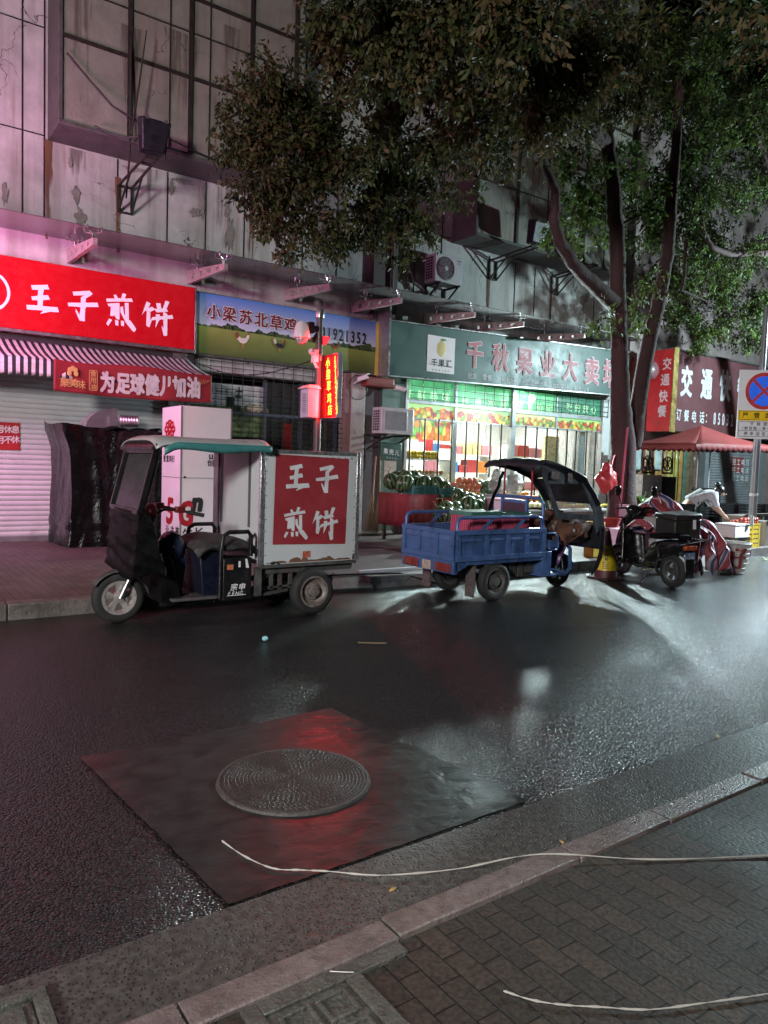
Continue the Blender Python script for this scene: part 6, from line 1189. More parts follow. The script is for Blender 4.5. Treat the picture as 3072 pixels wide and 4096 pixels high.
m = MB(); m.box(4.86, 8.66, 3.30, 4.94, 8.75, 3.44); m.bar((4.93, 8.71, 3.37), (5.03, 8.72, 3.36), .07); m.tube([(5.0, 8.72, 3.30), (4.95, 8.7, 3.2)], .02, 8); m.build('dome_arm', BLKM, lp)
m = MB(); m.box(4.93, 8.64, 2.92, 5.0, 8.72, 3.08); m.lathe([(.03, -.16), (.038, -.14), (.038, -.08)], (4.88, 8.72, 3.05), 'y', 14); m.tube([(4.95, 8.68, 2.93), (4.98, 8.66, 2.86), (5.03, 8.7, 2.86), (5.04, 8.72, 2.95)], .02, 8); m.build('small_camera', CAMW, lp)
m = MB(); m.box(5.09, 8.66, 3.24, 5.17, 8.74, 3.28); m.hexa([(5.1, 8.67, 3.17), (5.13, 8.67, 3.17), (5.13, 8.73, 3.17), (5.1, 8.73, 3.17), (5.09, 8.66, 3.238), (5.17, 8.66, 3.238), (5.17, 8.74, 3.238), (5.09, 8.74, 3.238)]); m.build('beacon', glow('red beacon', (.8, .03, .04), .8), lp)
ls = thing('led_sign', 'glowing red LED sign board with yellow characters and a phone number', 'LED sign', (5.13, 8.45, 2.2))
q_ = .2532; PE = lambda a, b_: (1240 + a * q_, 1240 + b_ * q_); lx = 5.12
tl, tr, bl = at(*PE(195, 722), x=lx), at(*PE(452, 675), x=lx), at(*PE(235, 1712), x=lx)
ly0, ly1, lz1_, lz0_ = tl.y, tr.y, tl.z, bl.z
MB().box(lx, ly1, lz0_, lx + .07, ly0, lz1_).build('casing', mat('alloy casing', (.45, .45, .50), .35, metal=.6), ls, bevel=.004)
MB().box(lx - .004, ly1 + .012, lz0_ + .012, lx - .001, ly0 - .012, lz1_ - .012).build('red_face', mat('red lit face', (.35, .004, .006), .3, emit=.28), ls)
m = MB(); m.box(lx - .008, ly1, lz0_, lx - .0045, ly1 + .011, lz1_); m.box(lx - .008, ly0 - .011, lz0_, lx - .0045, ly0, lz1_); m.box(lx - .008, ly1 + .011, lz1_ - .011, lx - .0045, ly0 - .011, lz1_); m.box(lx - .008, ly1 + .011, lz0_, lx - .0045, ly0 - .011, lz0_ + .011); m.build('face_frame', ALU, ls)
LED = glow('lit LED characters', (1, .42, .05), 1.9); m = MB()
for ch, a, b_ in zip('小梁草鸡店', (282, 288, 296, 305, 315), (840, 1022, 1205, 1395, 1580)): write(m, ch, at(*PE(a, b_), x=lx - .006), -Y, Z, .15, off=.012, sx=.72)
m.build('lettering', LED, ls, smooth=0); m = MB()
for i, ch in enumerate('15715233152'): write(m, ch, at(*PE(395 + i * 2.6, 765 + i * 83), x=lx - .006), -Y, Z, .10, off=.012, sx=1.0)
m.build('phone_digits', LED, ls, smooth=0); m = MB()
for i in range(11):
    for a, b0, dd in ((432, 790, 26), (236, 1260, 40)):
        c = at(*PE(a + i * .8, b0 + i * dd), x=lx - .006); m.box(c.x - .001, c.y - .005, c.z - .005, c.x, c.y + .005, c.z + .005)
m.build('led_dots', glow('lit red dots', (1, .10, .05), 2), ls)
eb = thing('electric_box', 'pale louvred electric box strapped to the left of the camera pole', 'electric box', (4.9, 8.7, 2.2))
MB().box(4.83, 8.58, 2.18, 4.99, 8.80, 2.56).build('case', mat('pale violet enamel', (.42, .40, .46), .4), eb, bevel=.006); MB().hexa([(4.79, 8.55, 2.562), (5.0, 8.55, 2.562), (5.0, 8.83, 2.562), (4.79, 8.83, 2.562), (4.85, 8.6, 2.61), (5.0, 8.6, 2.61), (5.0, 8.78, 2.61), (4.85, 8.78, 2.61)]).build('roof', CAMW, eb)
m = MB()
for i in range(9): m.box(4.826, 8.65, 2.26 + i * .028, 4.829, 8.74, 2.268 + i * .028)
m.build('louvre', DARK, eb)
m = MB(); n = 40
def sagp(i): t = i / n; return Vector((4.72, 13.0, 3.42)) * (1 - t) + Vector((5.04, 8.75, 2.98)) * t - Z * (.28 * math.sin(math.pi * t))
m.tube([sagp(i) for i in range(n + 1)], .008, 5)
for i in range(3, n, 5): m.ell(sagp(i), (.014, .014, .018), 8, 5)
tag(m.build('string_lights', BLACK), 'thin sagging string of unlit bulbs from the awning to the camera pole', 'string lights')
# ================================================================ things on the far pavement
bk = thing('covered_cart', 'food cart wrapped in crumpled black plastic in front of the shutter', 'covered cart', (3.25, 12.3, .15))
PLAS = mat('black plastic sheet', (.003, .003, .0035), .26, spec=.4, var=.3, vs=5, bump=.5, bs=22)
random.seed(12)
def cover(u, v):
    per = [(2.50, 12.93), (2.585, 11.96), (3.3, 11.93), (4.05, 11.95), (4.05, 12.93)]; t = u * 4; i = min(int(t), 3); f_ = t - i
    x = per[i][0] * (1 - f_) + per[i + 1][0] * f_; yy = per[i][1] * (1 - f_) + per[i + 1][1] * f_; z = .16 + 1.86 * v
    w = .016 * math.sin(u * 37 + 1.7 * math.sin(v * 3.1 + u * 9)) * (1 - .6 * v) + .009 * math.sin(u * 61 + 2.3 * math.sin(v * 2.2)) * (1.1 - v) + .012 * math.sin(v * 5 + u * 11) + .012 * math.exp(-((v - .2) / .03) ** 2) - .014 * math.exp(-((v - .13) / .02) ** 2) + .004 * math.sin(v * 19 - u * 70 + 2 * math.sin(u * 31))
    bulge = .06 * math.sin(v * math.pi) - (.10 * max(0, v - .82) / .18 if u < .3 else 0)
    cx, cy = 3.28, 12.4; d = Vector((x - cx, yy - cy)).normalized()
    z += (.10 * max(0, .35 - u) / .35 if v > .97 else 0) - .03 * math.sin(u * 17) * (v > .97) - .05 * u * (v > .97)
    return (x + d.x * (w - bulge), yy + d.y * (w - bulge * .6), z)
m = MB(); m.sheet(cover, 120, 60); m.sheet(lambda u, v: (2.52 + 1.5 * u, 11.98 + .92 * v, 1.99 + .04 * math.sin(u * 14 + v * 5) + .03 * math.sin(v * 17)), 40, 24); m.build('plastic_wrap', PLAS, bk, smooth=80)
m = MB(); hx0, hx1 = 2.88, 3.36; n = 14
for yy in (12.12, 12.47):
    m.prism([(hx1, 2.02), (hx1, 2.34)] + [(hx1 - (hx1 - hx0) * math.sin(R(90 * i / n)), 2.02 + .32 * math.cos(R(90 * i / n))) for i in range(n + 1)], lambda u, v, w: (u, yy + w, v), .008)
m.sheet(lambda u, v: (hx1 - (hx1 - hx0) * math.sin(R(90 * u)), 12.12 + .35 * v, 2.02 + .32 * math.cos(R(90 * u))), 14, 2); m.build('spark_hood', glass('violet perspex', (.62, .55, .62), .5, .1), bk, smooth=30)
m = MB(); rr = [.085 + .012 * (i % 2) for i in range(15)]; m.tube([(3.40 + .02 * i, 12.15 - .004 * i, 2.15) for i in range(15)], rr, 18); m.build('flexible_duct', mat('silver duct', (.4, .38, .37), .35, metal=.9, var=.3), bk)
cab = thing('telecom_cabinet', 'tall white telecom cabinet printed with a red knot and 5G', 'cabinet', (4.4, 11.4, .15))
CABW = mat('white cabinet enamel', (.78, .75, .76), .4, var=.05, vs=2, dirt=(.45, .40, .37), ds=3, dk=.68)
ca0, ca1, cy0, cy1 = 3.99, 4.815, 11.0, 11.855
MB().box(ca0, cy0, .15, ca1, cy1, 2.385).build('body', CABW, cab, bevel=.008)
m = MB(); m.box(ca0 - .003, cy0 - .006, .15, ca0 + .025, cy0 - .0005, 2.38); m.box(ca1 - .02, cy0 - .006, .15, ca1 + .003, cy0 - .0005, 2.38); m.box(ca0 + .026, cy0 - .005, 1.28, ca1 - .021, cy0 - .0005, 1.29); m.box(ca0 - .005, cy0, 1.278, ca0 - .0005, cy1, 1.288); m.build('seam', mat('seam grey', (.22, .21, .21), .5), cab)
q_ = .5425; PZ = lambda a, b_: (a * q_, 1300 + b_ * q_); fx = ca0 - .007; fy = cy0 - .007
m = MB(); c = at(*PZ(1253, 768), x=fx); k = .043
for dy, dz in ((0, 0), (1.5, 1.5), (-1.5, 1.5), (1.5, -1.5), (-1.5, -1.5), (0, 2.1), (0, -2.1), (2.4, 0), (-2.4, 0)):
    m.tube([(fx + .001 * dy, c.y + k * dy * 1.55 + k * 1.35 * math.cos(2 * math.pi * i / 18), c.z + k * dz * 1.05 + k * 1.0 * math.sin(2 * math.pi * i / 18)) for i in range(19)], [.017] * 19, 6)
m.build('red_knot', mat('red knot print', (.42, .015, .03), .45), cab)
m = MB()
for ch, a in zip('智慧同行', (1213, 1234, 1256, 1277)): write(m, ch, at(*PZ(a, 985 + (a - 1213) * .05), x=fx), -Y, Z, .113, off=.012, sx=1.0)
m.build('black_lettering', BLACK, cab, smooth=0); m = MB()
for ch, a, b_ in (('让', 1233, 1513), ('未', 1270, 1520), ('来', 1305, 1525)): write(m, ch, at(*PZ(a, b_), x=fx), -Y, Z, .173, off=.012, sx=1.05)
m.build('black_lettering', BLACK, cab, smooth=0); m = MB()
for ch, a, b_ in (('生', 1383, 1540), ('长', 1465, 1535)): write(m, ch, at(*PZ(a, b_), y=fy), X, Z, .18, off=.014)
m.build('black_lettering', BLACK, cab, smooth=0); m = MB(); write(m, 'n', at(*PZ(1458, 1300), y=fy), X, Z, .40, off=.05, sx=.92, slant=.15); m.build('black_lettering', BLACK, cab, smooth=0); m = MB(); write(m, 'un', at(*PZ(1556, 962), y=fy), X, Z, .155, .105, .02); write(m, '创', at(*PZ(1553, 1018), y=fy), X, Z, .113, off=.014)
m.build('black_lettering', BLACK, cab, smooth=0)
m = MB(); write(m, '5', at(*PZ(1252, 1365), x=fx), -Y, Z, .56, off=.035, sx=1.15, slant=.12); m.build('red_lettering', mat('red 5G print', (.40, .015, .03), .45), cab, smooth=0); m = MB(); write(m, 'G', at(*PZ(1372, 1385), y=fy), X, Z, .51, off=.035, sx=.62, slant=.12); m.build('red_lettering', bpy.data.materials['red 5G print'], cab, smooth=0)
c = at(*PZ(1362, 1122), y=fy); MB().lathe([(.018, 0), (.018, -.008), (0, -.008)], (c.x, fy, c.z), 'y', 14).build('lock', BLACK, cab)
m = MB(); m.box(5.35, 8.0, .15, 7.3, 8.07, .185); tag(m.build('white_board', mat('white plank', (.55, .53, .52), .6)), 'narrow white plank lying along the pavement beside the kerb', 'plank')
m = MB(); m.tube([(4.6, 7.95, .17), (5.2, 7.9, .165), (5.8, 7.75, .165), (6.3, 7.5, .02), (6.9, 7.3, .02)], .012, 6); tag(m.build('ground_cable', BLACK), 'black cable running from the pavement down onto the road', 'cable')
m = MB(); m.box(4.55, 8.05, .15, 4.8, 8.25, .30); m.box(4.62, 8.08, .301, 4.8, 8.22, .40); tag(m.build('brick_pile', mat('orange brick', (.42, .17, .06), .8, var=.3, vs=9), bevel=.006), 'few orange bricks stacked behind the rear of the white tricycle', 'bricks')
# ================================================================ scooter with a delivery box
so = thing('scooter', 'black scooter with a big delivery box, parked behind the yellow cone', 'scooter', (9.34, 6.6, 0))
BLKG = mat('glossy black plastic', (.010, .010, .011), .18, var=.3, vs=12, coat=.3)
rA, fA = Vector((9.28, 6.0, .235)), Vector((9.40, 7.27, .22)); dr = (fA - rA).normalized(); sd_ = Vector((dr.y, -dr.x, 0)).normalized()
def sp(f, s, z): return Vector((rA.x, rA.y, 0)) + Vector((dr.x, dr.y, 0)) * f + sd_ * s + Z * z
ax = 'x'
wheel('rear_wheel', tuple(rA), .235, .11, GREYM, so, 5, 'x'); wheel('front_wheel', tuple(fA), .22, .10, GREYM, so, 5, 'x')
def loft(mb, secs, n=16):
    vs = []; fs = []
    for f, z, w, h in secs:
        for j in range(n):
            a = 2 * math.pi * j / n; c, s = math.cos(a), math.sin(a); c = math.copysign(abs(c) ** .7, c); s = math.copysign(abs(s) ** .7, s); vs.append(sp(f, w * c, z + h * s))
    for i in range(len(secs) - 1):
        for j in range(n): j2 = (j + 1) % n; fs.append((i * n + j, i * n + j2, (i + 1) * n + j2, (i + 1) * n + j))
    fs += [tuple(range(n)), tuple(range((len(secs) - 1) * n, len(secs) * n))]; return mb.add(vs, fs)
m = MB(); loft(m, [(-.28, .62, .05, .04), (-.18, .60, .12, .09), (.10, .54, .15, .13), (.38, .45, .15, .16), (.48, .38, .13, .12)]); m.build('rear_body', BLKG, so)
m = MB(); loft(m, [(-.22, .72, .10, .03), (-.05, .74, .14, .045), (.25, .70, .14, .05), (.45, .68, .10, .04)]); m.build('seat', CLOTH, so)
m = MB(); loft(m, [(.40, .26, .13, .05), (.65, .22, .15, .04), (.92, .25, .13, .05)]); m.build('footboard', BLKG, so)
m = MB(); m.sheet(lambda u, v: sp(.92 + .10 * v + .13 * (1 - (2 * u - 1) ** 2), (u * 2 - 1) * (.22 - .05 * v), .22 + .68 * v), 12, 10); m.build('front_shield', BLKG, so, solid=.03)
m = MB(); loft(m, [(1.06, .50, .06, .12), (1.14, .62, .14, .16), (1.10, .80, .14, .12), (1.02, .95, .10, .08)]); m.build('front_cowl', BLKG, so)
m = MB(); m.sheet(lambda u, v: fA + Vector((.065 * (2 * u - 1), .25 * math.cos(R(10 + 150 * v)), .25 * math.sin(R(10 + 150 * v)))), 5, 12); m.build('front_mudguard', BLKG, so, solid=.008)
m = MB(); m.tube([tuple(fA), sp(1.12, 0, .55), sp(1.0, 0, .98)], .025, 8); m.tube([sp(.98, -.33, 1.04), sp(1.02, -.15, 1.05), sp(1.02, .15, 1.05), sp(.98, .33, 1.04)], .014, 8); m.ell(sp(1.03, 0, 1.02), (.13, .09, .08), 14, 9); m.build('handlebar', BLKG, so)
for s in (-1, 1):
    t_ = MB(); t_.tube([sp(1.0, s * .22, 1.05), sp(.98, s * .28, 1.20), sp(.98, s * .30, 1.25)], .008, 6); a = t_.build('mirror_stem', BLKG, so)
    MB().ell(sp(.98, s * .31, 1.31), (.06, .022, .085), 16, 10).build('mirror', BLKG, a)
m = MB(); m.sheet(lambda u, v: sp(-.30 - .06 * v, (u * 2 - 1) * .075, .58 - .40 * v), 4, 4); m.build('rear_mudguard', BLKG, so, solid=.01)
np_ = MB().box(9.17, 5.66, .44, 9.33, 5.668, .53).build('number_plate', mat('blue plate', (.08, .14, .26), .4), so); m = MB(); write(m, '镇江', (9.225, 5.656, .505), X, Z, .03, .05); write(m, '52708', (9.195, 5.656, .465), X, Z, .05, .027); m.build('plate_digits', WHITE, np_, smooth=0)
MB().box(9.16, 5.66, .56, 9.36, 5.72, .62).build('tail_lamp', mat('orange red lens', (.35, .06, .02), .25), so, bevel=.01)
m = MB()
for s in (-1, 1): m.tube([sp(.55, s * .16, .20), sp(.30, s * .24, .20), sp(.05, s * .25, .26), sp(.0, s * .25, .48), sp(.15, s * .2, .62)], .010, 6)
m.tube([sp(-.35, -.2, .64), sp(-.3, .25, .70), sp(.1, .26, .70)], .012, 6); m.build('guard_rail', CHR, so)
m = MB(); m.tube([sp(.42, -.1, .24), sp(.36, -.26, .03), sp(.33, -.30, .01)], .014, 6); m.build('side_stand', CHR, so); MB().box(9.10, 6.2, .26, 9.16, 6.42, .34).build('pedal_block', BLKG, so, bevel=.01)
dbx = thing('delivery_box', 'scuffed black delivery box strapped on the scooter tail', 'box', (9.42, 6.05, .68))
M_ = mat('scuffed black box', (.02, .019, .018), .5, var=.4, vs=6, dirt=(.09, .045, .025), ds=4, dk=.58)
m = MB(); p = [(9.17, 5.90, .69), (9.62, 5.88, .72), (9.74, 6.28, .74), (9.22, 6.32, .70), (9.16, 5.90, .94), (9.63, 5.88, .97), (9.75, 6.28, 1.0), (9.20, 6.32, .97)]; m.hexa(p); m.build('body', M_, dbx, bevel=.02)
m = MB(); p2 = [(9.145, 5.885, .943), (9.645, 5.865, .973), (9.765, 6.295, 1.003), (9.185, 6.335, .973), (9.165, 5.90, 1.02), (9.63, 5.88, 1.05), (9.74, 6.28, 1.07), (9.20, 6.32, 1.04)]; m.hexa(p2); m.build('lid', M_, dbx, bevel=.02)
m = MB(); m.hexa([(9.47, 5.868, .83), (9.52, 5.866, .83), (9.52, 5.872, .83), (9.47, 5.874, .83), (9.46, 5.868, .96), (9.51, 5.866, .96), (9.51, 5.872, .96), (9.46, 5.874, .96)]); m.build('white_tag', WHITE, dbx)
for o_, a_ in ((so, -R(15)), (dbx, -R(12))):       # swing both about the rear wheel so the scooter heads off to the left
    o_.rotation_euler.z = a_; pv = Vector((rA.x, rA.y, 0)); o_.location = pv + Matrix.Rotation(a_, 3, 'Z') @ (o_.location - pv)
# ================================================================ striped tarpaulin over a hidden cart
def tarp_mat():
    m = bpy.data.materials.new('striped woven tarpaulin'); m.use_nodes = True; t = m.node_tree; b = t.nodes['Principled BSDF']; L = t.links.new
    at_ = nd(t, 'Attribute', attribute_name='cloth_uv'); sx = nd(t, 'SeparateXYZ'); L(at_.outputs['Vector'], sx.inputs[0])
    a = nd(t, 'Math', operation='MULTIPLY'); a.inputs[1].default_value = 3.8; L(sx.outputs[0], a.inputs[0]); f_ = nd(t, 'Math', operation='FRACT'); L(a.outputs[0], f_.inputs[0])
    cr = nd(t, 'ValToRGB'); cr.color_ramp.interpolation = 'CONSTANT'; e = cr.color_ramp.elements; e[0].position = 0; e[0].color = (.36, .06, .08, 1); e[1].position = .36; e[1].color = (.50, .42, .45, 1)
    for p_, c in ((.46, (.08, .07, .19)), (.66, (.50, .42, .45)), (.76, (.36, .06, .08))): x = e.new(p_); x.color = rgb(c)
    L(f_.outputs[0], cr.inputs[0]); n = nd(t, 'TexNoise'); n.inputs['Scale'].default_value = 7; n.inputs['Detail'].default_value = 6; r = nd(t, 'MapRange'); r.inputs[1].default_value = .3; r.inputs[2].default_value = .7; r.inputs[3].default_value = .55; r.inputs[4].default_value = 1.1; L(n.outputs[0], r.inputs[0])
    x = nd(t, 'Mix', data_type='RGBA', blend_type='MULTIPLY'); x.inputs[0].default_value = 1; L(cr.outputs[0], x.inputs[6]); L(r.outputs[0], x.inputs[7]); L(x.outputs[2], b.inputs['Base Color']); b.inputs['Roughness'].default_value = .55
    n2 = nd(t, 'TexNoise'); n2.inputs['Scale'].default_value = 12; n2.inputs['Detail'].default_value = 4; bp = nd(t, 'Bump'); bp.inputs['Strength'].default_value = .5; bp.inputs['Distance'].default_value = .03; L(n2.outputs[0], bp.inputs['Height']); L(bp.outputs[0], b.inputs['Normal']); return m
TARP = tarp_mat()
def cloth_obj(name, fn, nu, nv, uvf, lab=None, cat=None, parent=None):
    m = MB().sheet(fn, nu, nv); o = m.build(name, TARP, parent, smooth=80, solid=.004); at_ = o.data.attributes.new('cloth_uv', 'FLOAT_VECTOR', 'POINT')
    k = 0
    for j in range(nv + 1):
        for i in range(nu + 1): at_.data[k].vector = uvf(i / nu, j / nv); k += 1
    if lab: tag(o, lab, cat)
    return o
tp = thing('tarpaulin', 'red white and blue striped tarpaulin thrown over a cart beside the scooter', 'tarpaulin', (10.4, 6.8, .1))
def ridge(u):  # crest of the mound along the cart, left to right
    return (9.80 + 1.02 * u, 6.90 - .20 * u, 1.05 + .28 * math.exp(-((u - .28) / .16) ** 2) - .16 * u + .05 * math.sin(u * 21))
def front_drop(u, v):
    x, y, z = ridge(u); w = math.sin(u * 22 + 1.3 * math.sin(v * 4)) * .05 * v + math.sin(u * 41 + v * 7 + 2 * math.sin(v * 9)) * .022 + math.sin(u * 13 - v * 17) * .018
    bot = .52 if u < .22 else (.06 + .10 * abs(math.sin(u * 19)) + (.22 if .50 < u < .58 else 0))
    k = v ** 1.5
    return (x + .10 * v * (u - .3) + .03 * math.sin(v * 9 + u * 5), y - .62 * math.sin(min(1, v * 1.25) * math.pi / 2) - w, z - (z - bot) * k + .035 * math.sin(v * 13 + u * 11) * (1 - v))
cloth_obj('front_drape', front_drop, 110, 40, lambda u, v: (u * 1.5 + .55 * v + .07 * math.sin(v * 9 + u * 12), v, 0), parent=tp)
def back_drop(u, v):
    x, y, z = ridge(u); return (x, y + .5 * math.sin(v * math.pi / 2) + .02 * math.sin(u * 31) * v, z - (z - .25) * v ** 1.8)
cloth_obj('back_drape', back_drop, 60, 16, lambda u, v: (u * 1.9, v, 0), parent=tp)
def seat_fold(u, v):
    return (9.22 + .34 * u + .02 * math.sin(v * 11), 6.45 + .36 * v + .03 * math.sin(u * 9), .70 + .20 * math.sin(math.pi * min(1, u * .8 + .2)) * math.sin(math.pi * (.15 + .75 * v)) + .025 * math.sin(u * 17 + v * 9))
cloth_obj('seat_fold', seat_fold, 30, 24, lambda u, v: (u * .8 + v * .3, v, 0), parent=tp)
m = MB(); m.box(10.1, 6.85, .45, 10.95, 7.3, .9); m.box(10.05, 6.8, .4, 11.0, 7.35, .449)
for x in (10.25, 10.9): m.lathe([(.0, -.04), (.18, -.04), (.2, -.02), (.2, .02), (.18, .04), (0, .04)], (x, 6.82, .2), 'y', 24)
m.build('cart_body', mat('white cart sheet', (.4, .4, .4), .6), tp)
# ================================================================ white basket with red paint
bs_ = thing('basket', 'tapered white lattice basket with red painted marks at the tarpaulin end', 'basket', (11.62, 6.48, 0))
m = MB(); rb, rt, hh = .19, .29, .50
for i in range(26):
    a = 2 * math.pi * i / 26; m.tube([(11.62 + rb * math.cos(a), 6.48 + rb * math.sin(a), .01), (11.62 + rt * math.cos(a), 6.48 + rt * math.sin(a), hh)], .011, 5)
for k in range(7): z = .02 + (hh - .02) * k / 6; r = rb + (rt - rb) * z / hh; m.tube([(11.62 + r * math.cos(2 * math.pi * i / 32), 6.48 + r * math.sin(2 * math.pi * i / 32), z) for i in range(33)], .013, 5)
m.lathe([(0, .012), (rb - .015, .012), (rt - .016, hh - .01), (rt - .022, hh - .01), (rb - .022, .02), (0, .02)], (11.62, 6.48, 0), n=32); m.build('lattice', mat('grimy white plastic', (.50, .48, .46), .6, var=.3, vs=9, dirt=(.25, .2, .18)), bs_)
g0 = MB(); write(g0, '好', (0, 0, 0), X, Z, .40, off=.02)
m = MB(); a0 = math.atan2(-6.55, -11.5) + .25
vs = []
for x, _, z in g0.v: zz = .27 + z * .95; r = rb + (rt - rb) * zz / hh + .016; a = a0 + x / r; vs.append((11.62 + r * math.cos(a), 6.48 + r * math.sin(a), zz))
m.add(vs, g0.f); m.build('red_paint', mat('red paint marks', (.30, .04, .05), .7), bs_, smooth=0)
m = MB(); m.box(11.55, 7.0, .46, 12.3, 7.5, .50); tag(m.build('plank', mat('red brown board', (.22, .07, .045), .6), bevel=.006), 'red brown board resting behind the white basket', 'board'); m = MB(); m.box(11.7, 7.1, 0, 12.2, 7.4, .459); tag(m.build('foam_box', WHP, bevel=.01), 'white foam box under the red brown board', 'box')
# ================================================================ cone
cn = thing('traffic_cone', 'traffic cone with a yellow printed sleeve beside the blue tricycle', 'traffic cone', (9.03, 6.95, 0))
MB().box(8.84, 6.76, .0, 9.22, 7.14, .03).build('base', mat('dark cone rubber', (.05, .028, .025), .7), cn, bevel=.01)
MB().lathe([(.165, .03), (.158, .12), (.035, .72), (.0, .73)], (9.03, 6.95, 0), n=32).build('cone', mat('dull red cone', (.09, .028, .03), .55), cn)
cr_ = lambda z: .158 - (z - .12) * (.123 / .60)
MB().lathe([(cr_(.14) + .006, .14), (cr_(.50) + .006, .50), (cr_(.50) + .001, .502), (cr_(.14) + .001, .138)], (9.03, 6.95, 0), n=40).build('yellow_sleeve', mat('yellow sleeve', (.66, .50, .02), .4, var=.1), cn)
def conetext(txt, z, h, a_off=0, pitch=None, vert=False):
    g0 = MB()
    if vert: write(g0, txt, (0, 0, 0), X, Z, h, -Z * h * 1.1, .012)
    else: write(g0, txt, (-(len(txt) - 1) / 2 * h, 0, 0), X, Z, h, h, .01)
    vs = []; ac = math.atan2(-6.95, -9.03) + a_off
    for x, _, zz in g0.v: q2 = z + zz; r = cr_(q2) + .008; vs.append((9.03 + r * math.cos(ac + x / r), 6.95 + r * math.sin(ac + x / r), q2))
    return vs, g0.f
m = MB(); m.add(*conetext('学校前', .425, .055, vert=True))
for k in range(4): m.add(*conetext('请勿停车', .26 - .03 * k, .026))
m.build('lettering', BLACK, cn, smooth=0)
# ================================================================ no-stopping sign on the lamp pole
rp = thing('lamp_pole', 'tall grey street lamp pole carrying the no stopping sign', 'pole', (15.79, 8.39, .15))
MB().tube([(15.79, 8.39, .15), (15.79, 8.39, 2.2), (15.80, 8.38, 5.2), (16.6, 8.2, 5.6)], [.085, .075, .055, .04], 16).build('shaft', mat('grey pole paint', (.30, .29, .33), .4, metal=.2, var=.15), rp)
m = MB(); m.lathe([(.085, 1.16), (.09, 1.17), (.09, 1.21), (.085, 1.22)], (15.79, 8.39, 0), n=20); m.lathe([(.13, .15), (.13, .18), (.09, .2)], (15.79, 8.39, 0), n=20); m.build('collar', WHITE, rp)
MB().box(16.5, 8.05, 5.56, 17.4, 8.35, 5.68).build('lamp_head', ALU, rp, bevel=.03)
sg = thing('road_sign', 'white no stopping sign panel with a blue disc and red cross', 'road sign', (15.7, 8.32, 2.4))
eu = Vector((.79, -.613, 0)); en = Vector((-.613, -.79, 0)); o_ = at(3051, 1560, y=8.2); o_ = Vector((15.70, 8.28, 0)); zt_, zb_ = 3.84, 2.39; hw = .52
def sg_pt(u, z, w=0): return o_ + eu * u + en * w + Z * z
def quad(mb, u0, z0, u1, z1, w): mb.add([sg_pt(u0, z0, w), sg_pt(u1, z0, w), sg_pt(u1, z1, w), sg_pt(u0, z1, w)], [(0, 1, 2, 3)])
m = MB(); m.hexa([sg_pt(-hw, zb_, 0), sg_pt(hw, zb_, 0), sg_pt(hw, zb_, .03), sg_pt(-hw, zb_, .03), sg_pt(-hw, zt_, 0), sg_pt(hw, zt_, 0), sg_pt(hw, zt_, .03), sg_pt(-hw, zt_, .03)]); m.build('panel', mat('glowing white reflective sheet', (.78, .76, .80), .45, var=.03, emit=.10), sg)  # faint emission put in for the light the sheeting throws back
SR, SB = mat('glowing red reflective', (.50, .05, .04), .4, emit=.12), mat('glowing blue reflective', (.03, .13, .75), .4, emit=.25)  # ring, cross and disc colours carry the same added glow
def disc(mb, r, w, cz_, n=48): mb.add([sg_pt(r * math.cos(2 * math.pi * i / n), cz_ + r * math.sin(2 * math.pi * i / n), w) for i in range(n)], [tuple(range(n))])
cz_ = 3.40; m = MB(); disc(m, .39, .034, cz_); m.build('red_ring', SR, sg, smooth=0); m = MB(); disc(m, .315, .037, cz_); m.build('blue_disc', SB, sg, smooth=0)
m = MB()
for s in (-1, 1):
    d = .235; w_ = .028; a, b_ = (-d, -d * s), (d, d * s); n_ = (w_ * .707 * s, -w_ * .707)
    m.add([sg_pt(a[0] + n_[0], cz_ + a[1] + n_[1], .039 + .001 * s), sg_pt(b_[0] + n_[0], cz_ + b_[1] + n_[1], .039 + .001 * s), sg_pt(b_[0] - n_[0], cz_ + b_[1] - n_[1], .039 + .001 * s), sg_pt(a[0] - n_[0], cz_ + a[1] - n_[1], .039 + .001 * s)], [(0, 1, 2, 3)])
m.build('red_cross', SR, sg, smooth=0)
m = MB(); quad(m, -hw + .01, 2.77, hw - .01, 2.985, .033); m.build('yellow_band', mat('glowing yellow reflective', (.75, .48, .02), .4, emit=.15), sg, smooth=0)  # band glows by emission as well, no lamp in it
m = MB()
def frame(u0, z0, u1, z1, t_=.009):
    quad(m, u0, z0, u1, z0 + t_, .0355); quad(m, u0, z1 - t_, u1, z1, .0355); quad(m, u0, z0 + t_, u0 + t_, z1 - t_, .0355); quad(m, u1 - t_, z0 + t_, u1, z1 - t_, .0355)
frame(-hw + .03, 2.785, hw - .03, 2.975); frame(-hw + .03, 2.43, hw - .03, 2.755); quad(m, -hw + .03, 2.555, hw - .03, 2.563, .036)
write(m, '严管路段', sg_pt(-.36, 2.88, .037), eu, Z, .13, .24, .015); write(m, '千秋桥街', sg_pt(-.21, 2.70, .037), eu, Z, .085, .14, .012); write(m, '（解放路—第一楼街）', sg_pt(-.42, 2.61, .037), eu, Z, .075, .093, .008); write(m, '停车泊位除外', sg_pt(-.33, 2.495, .037), eu, Z, .085, .125, .012)
m.build('lettering', BLACK, sg, smooth=0)
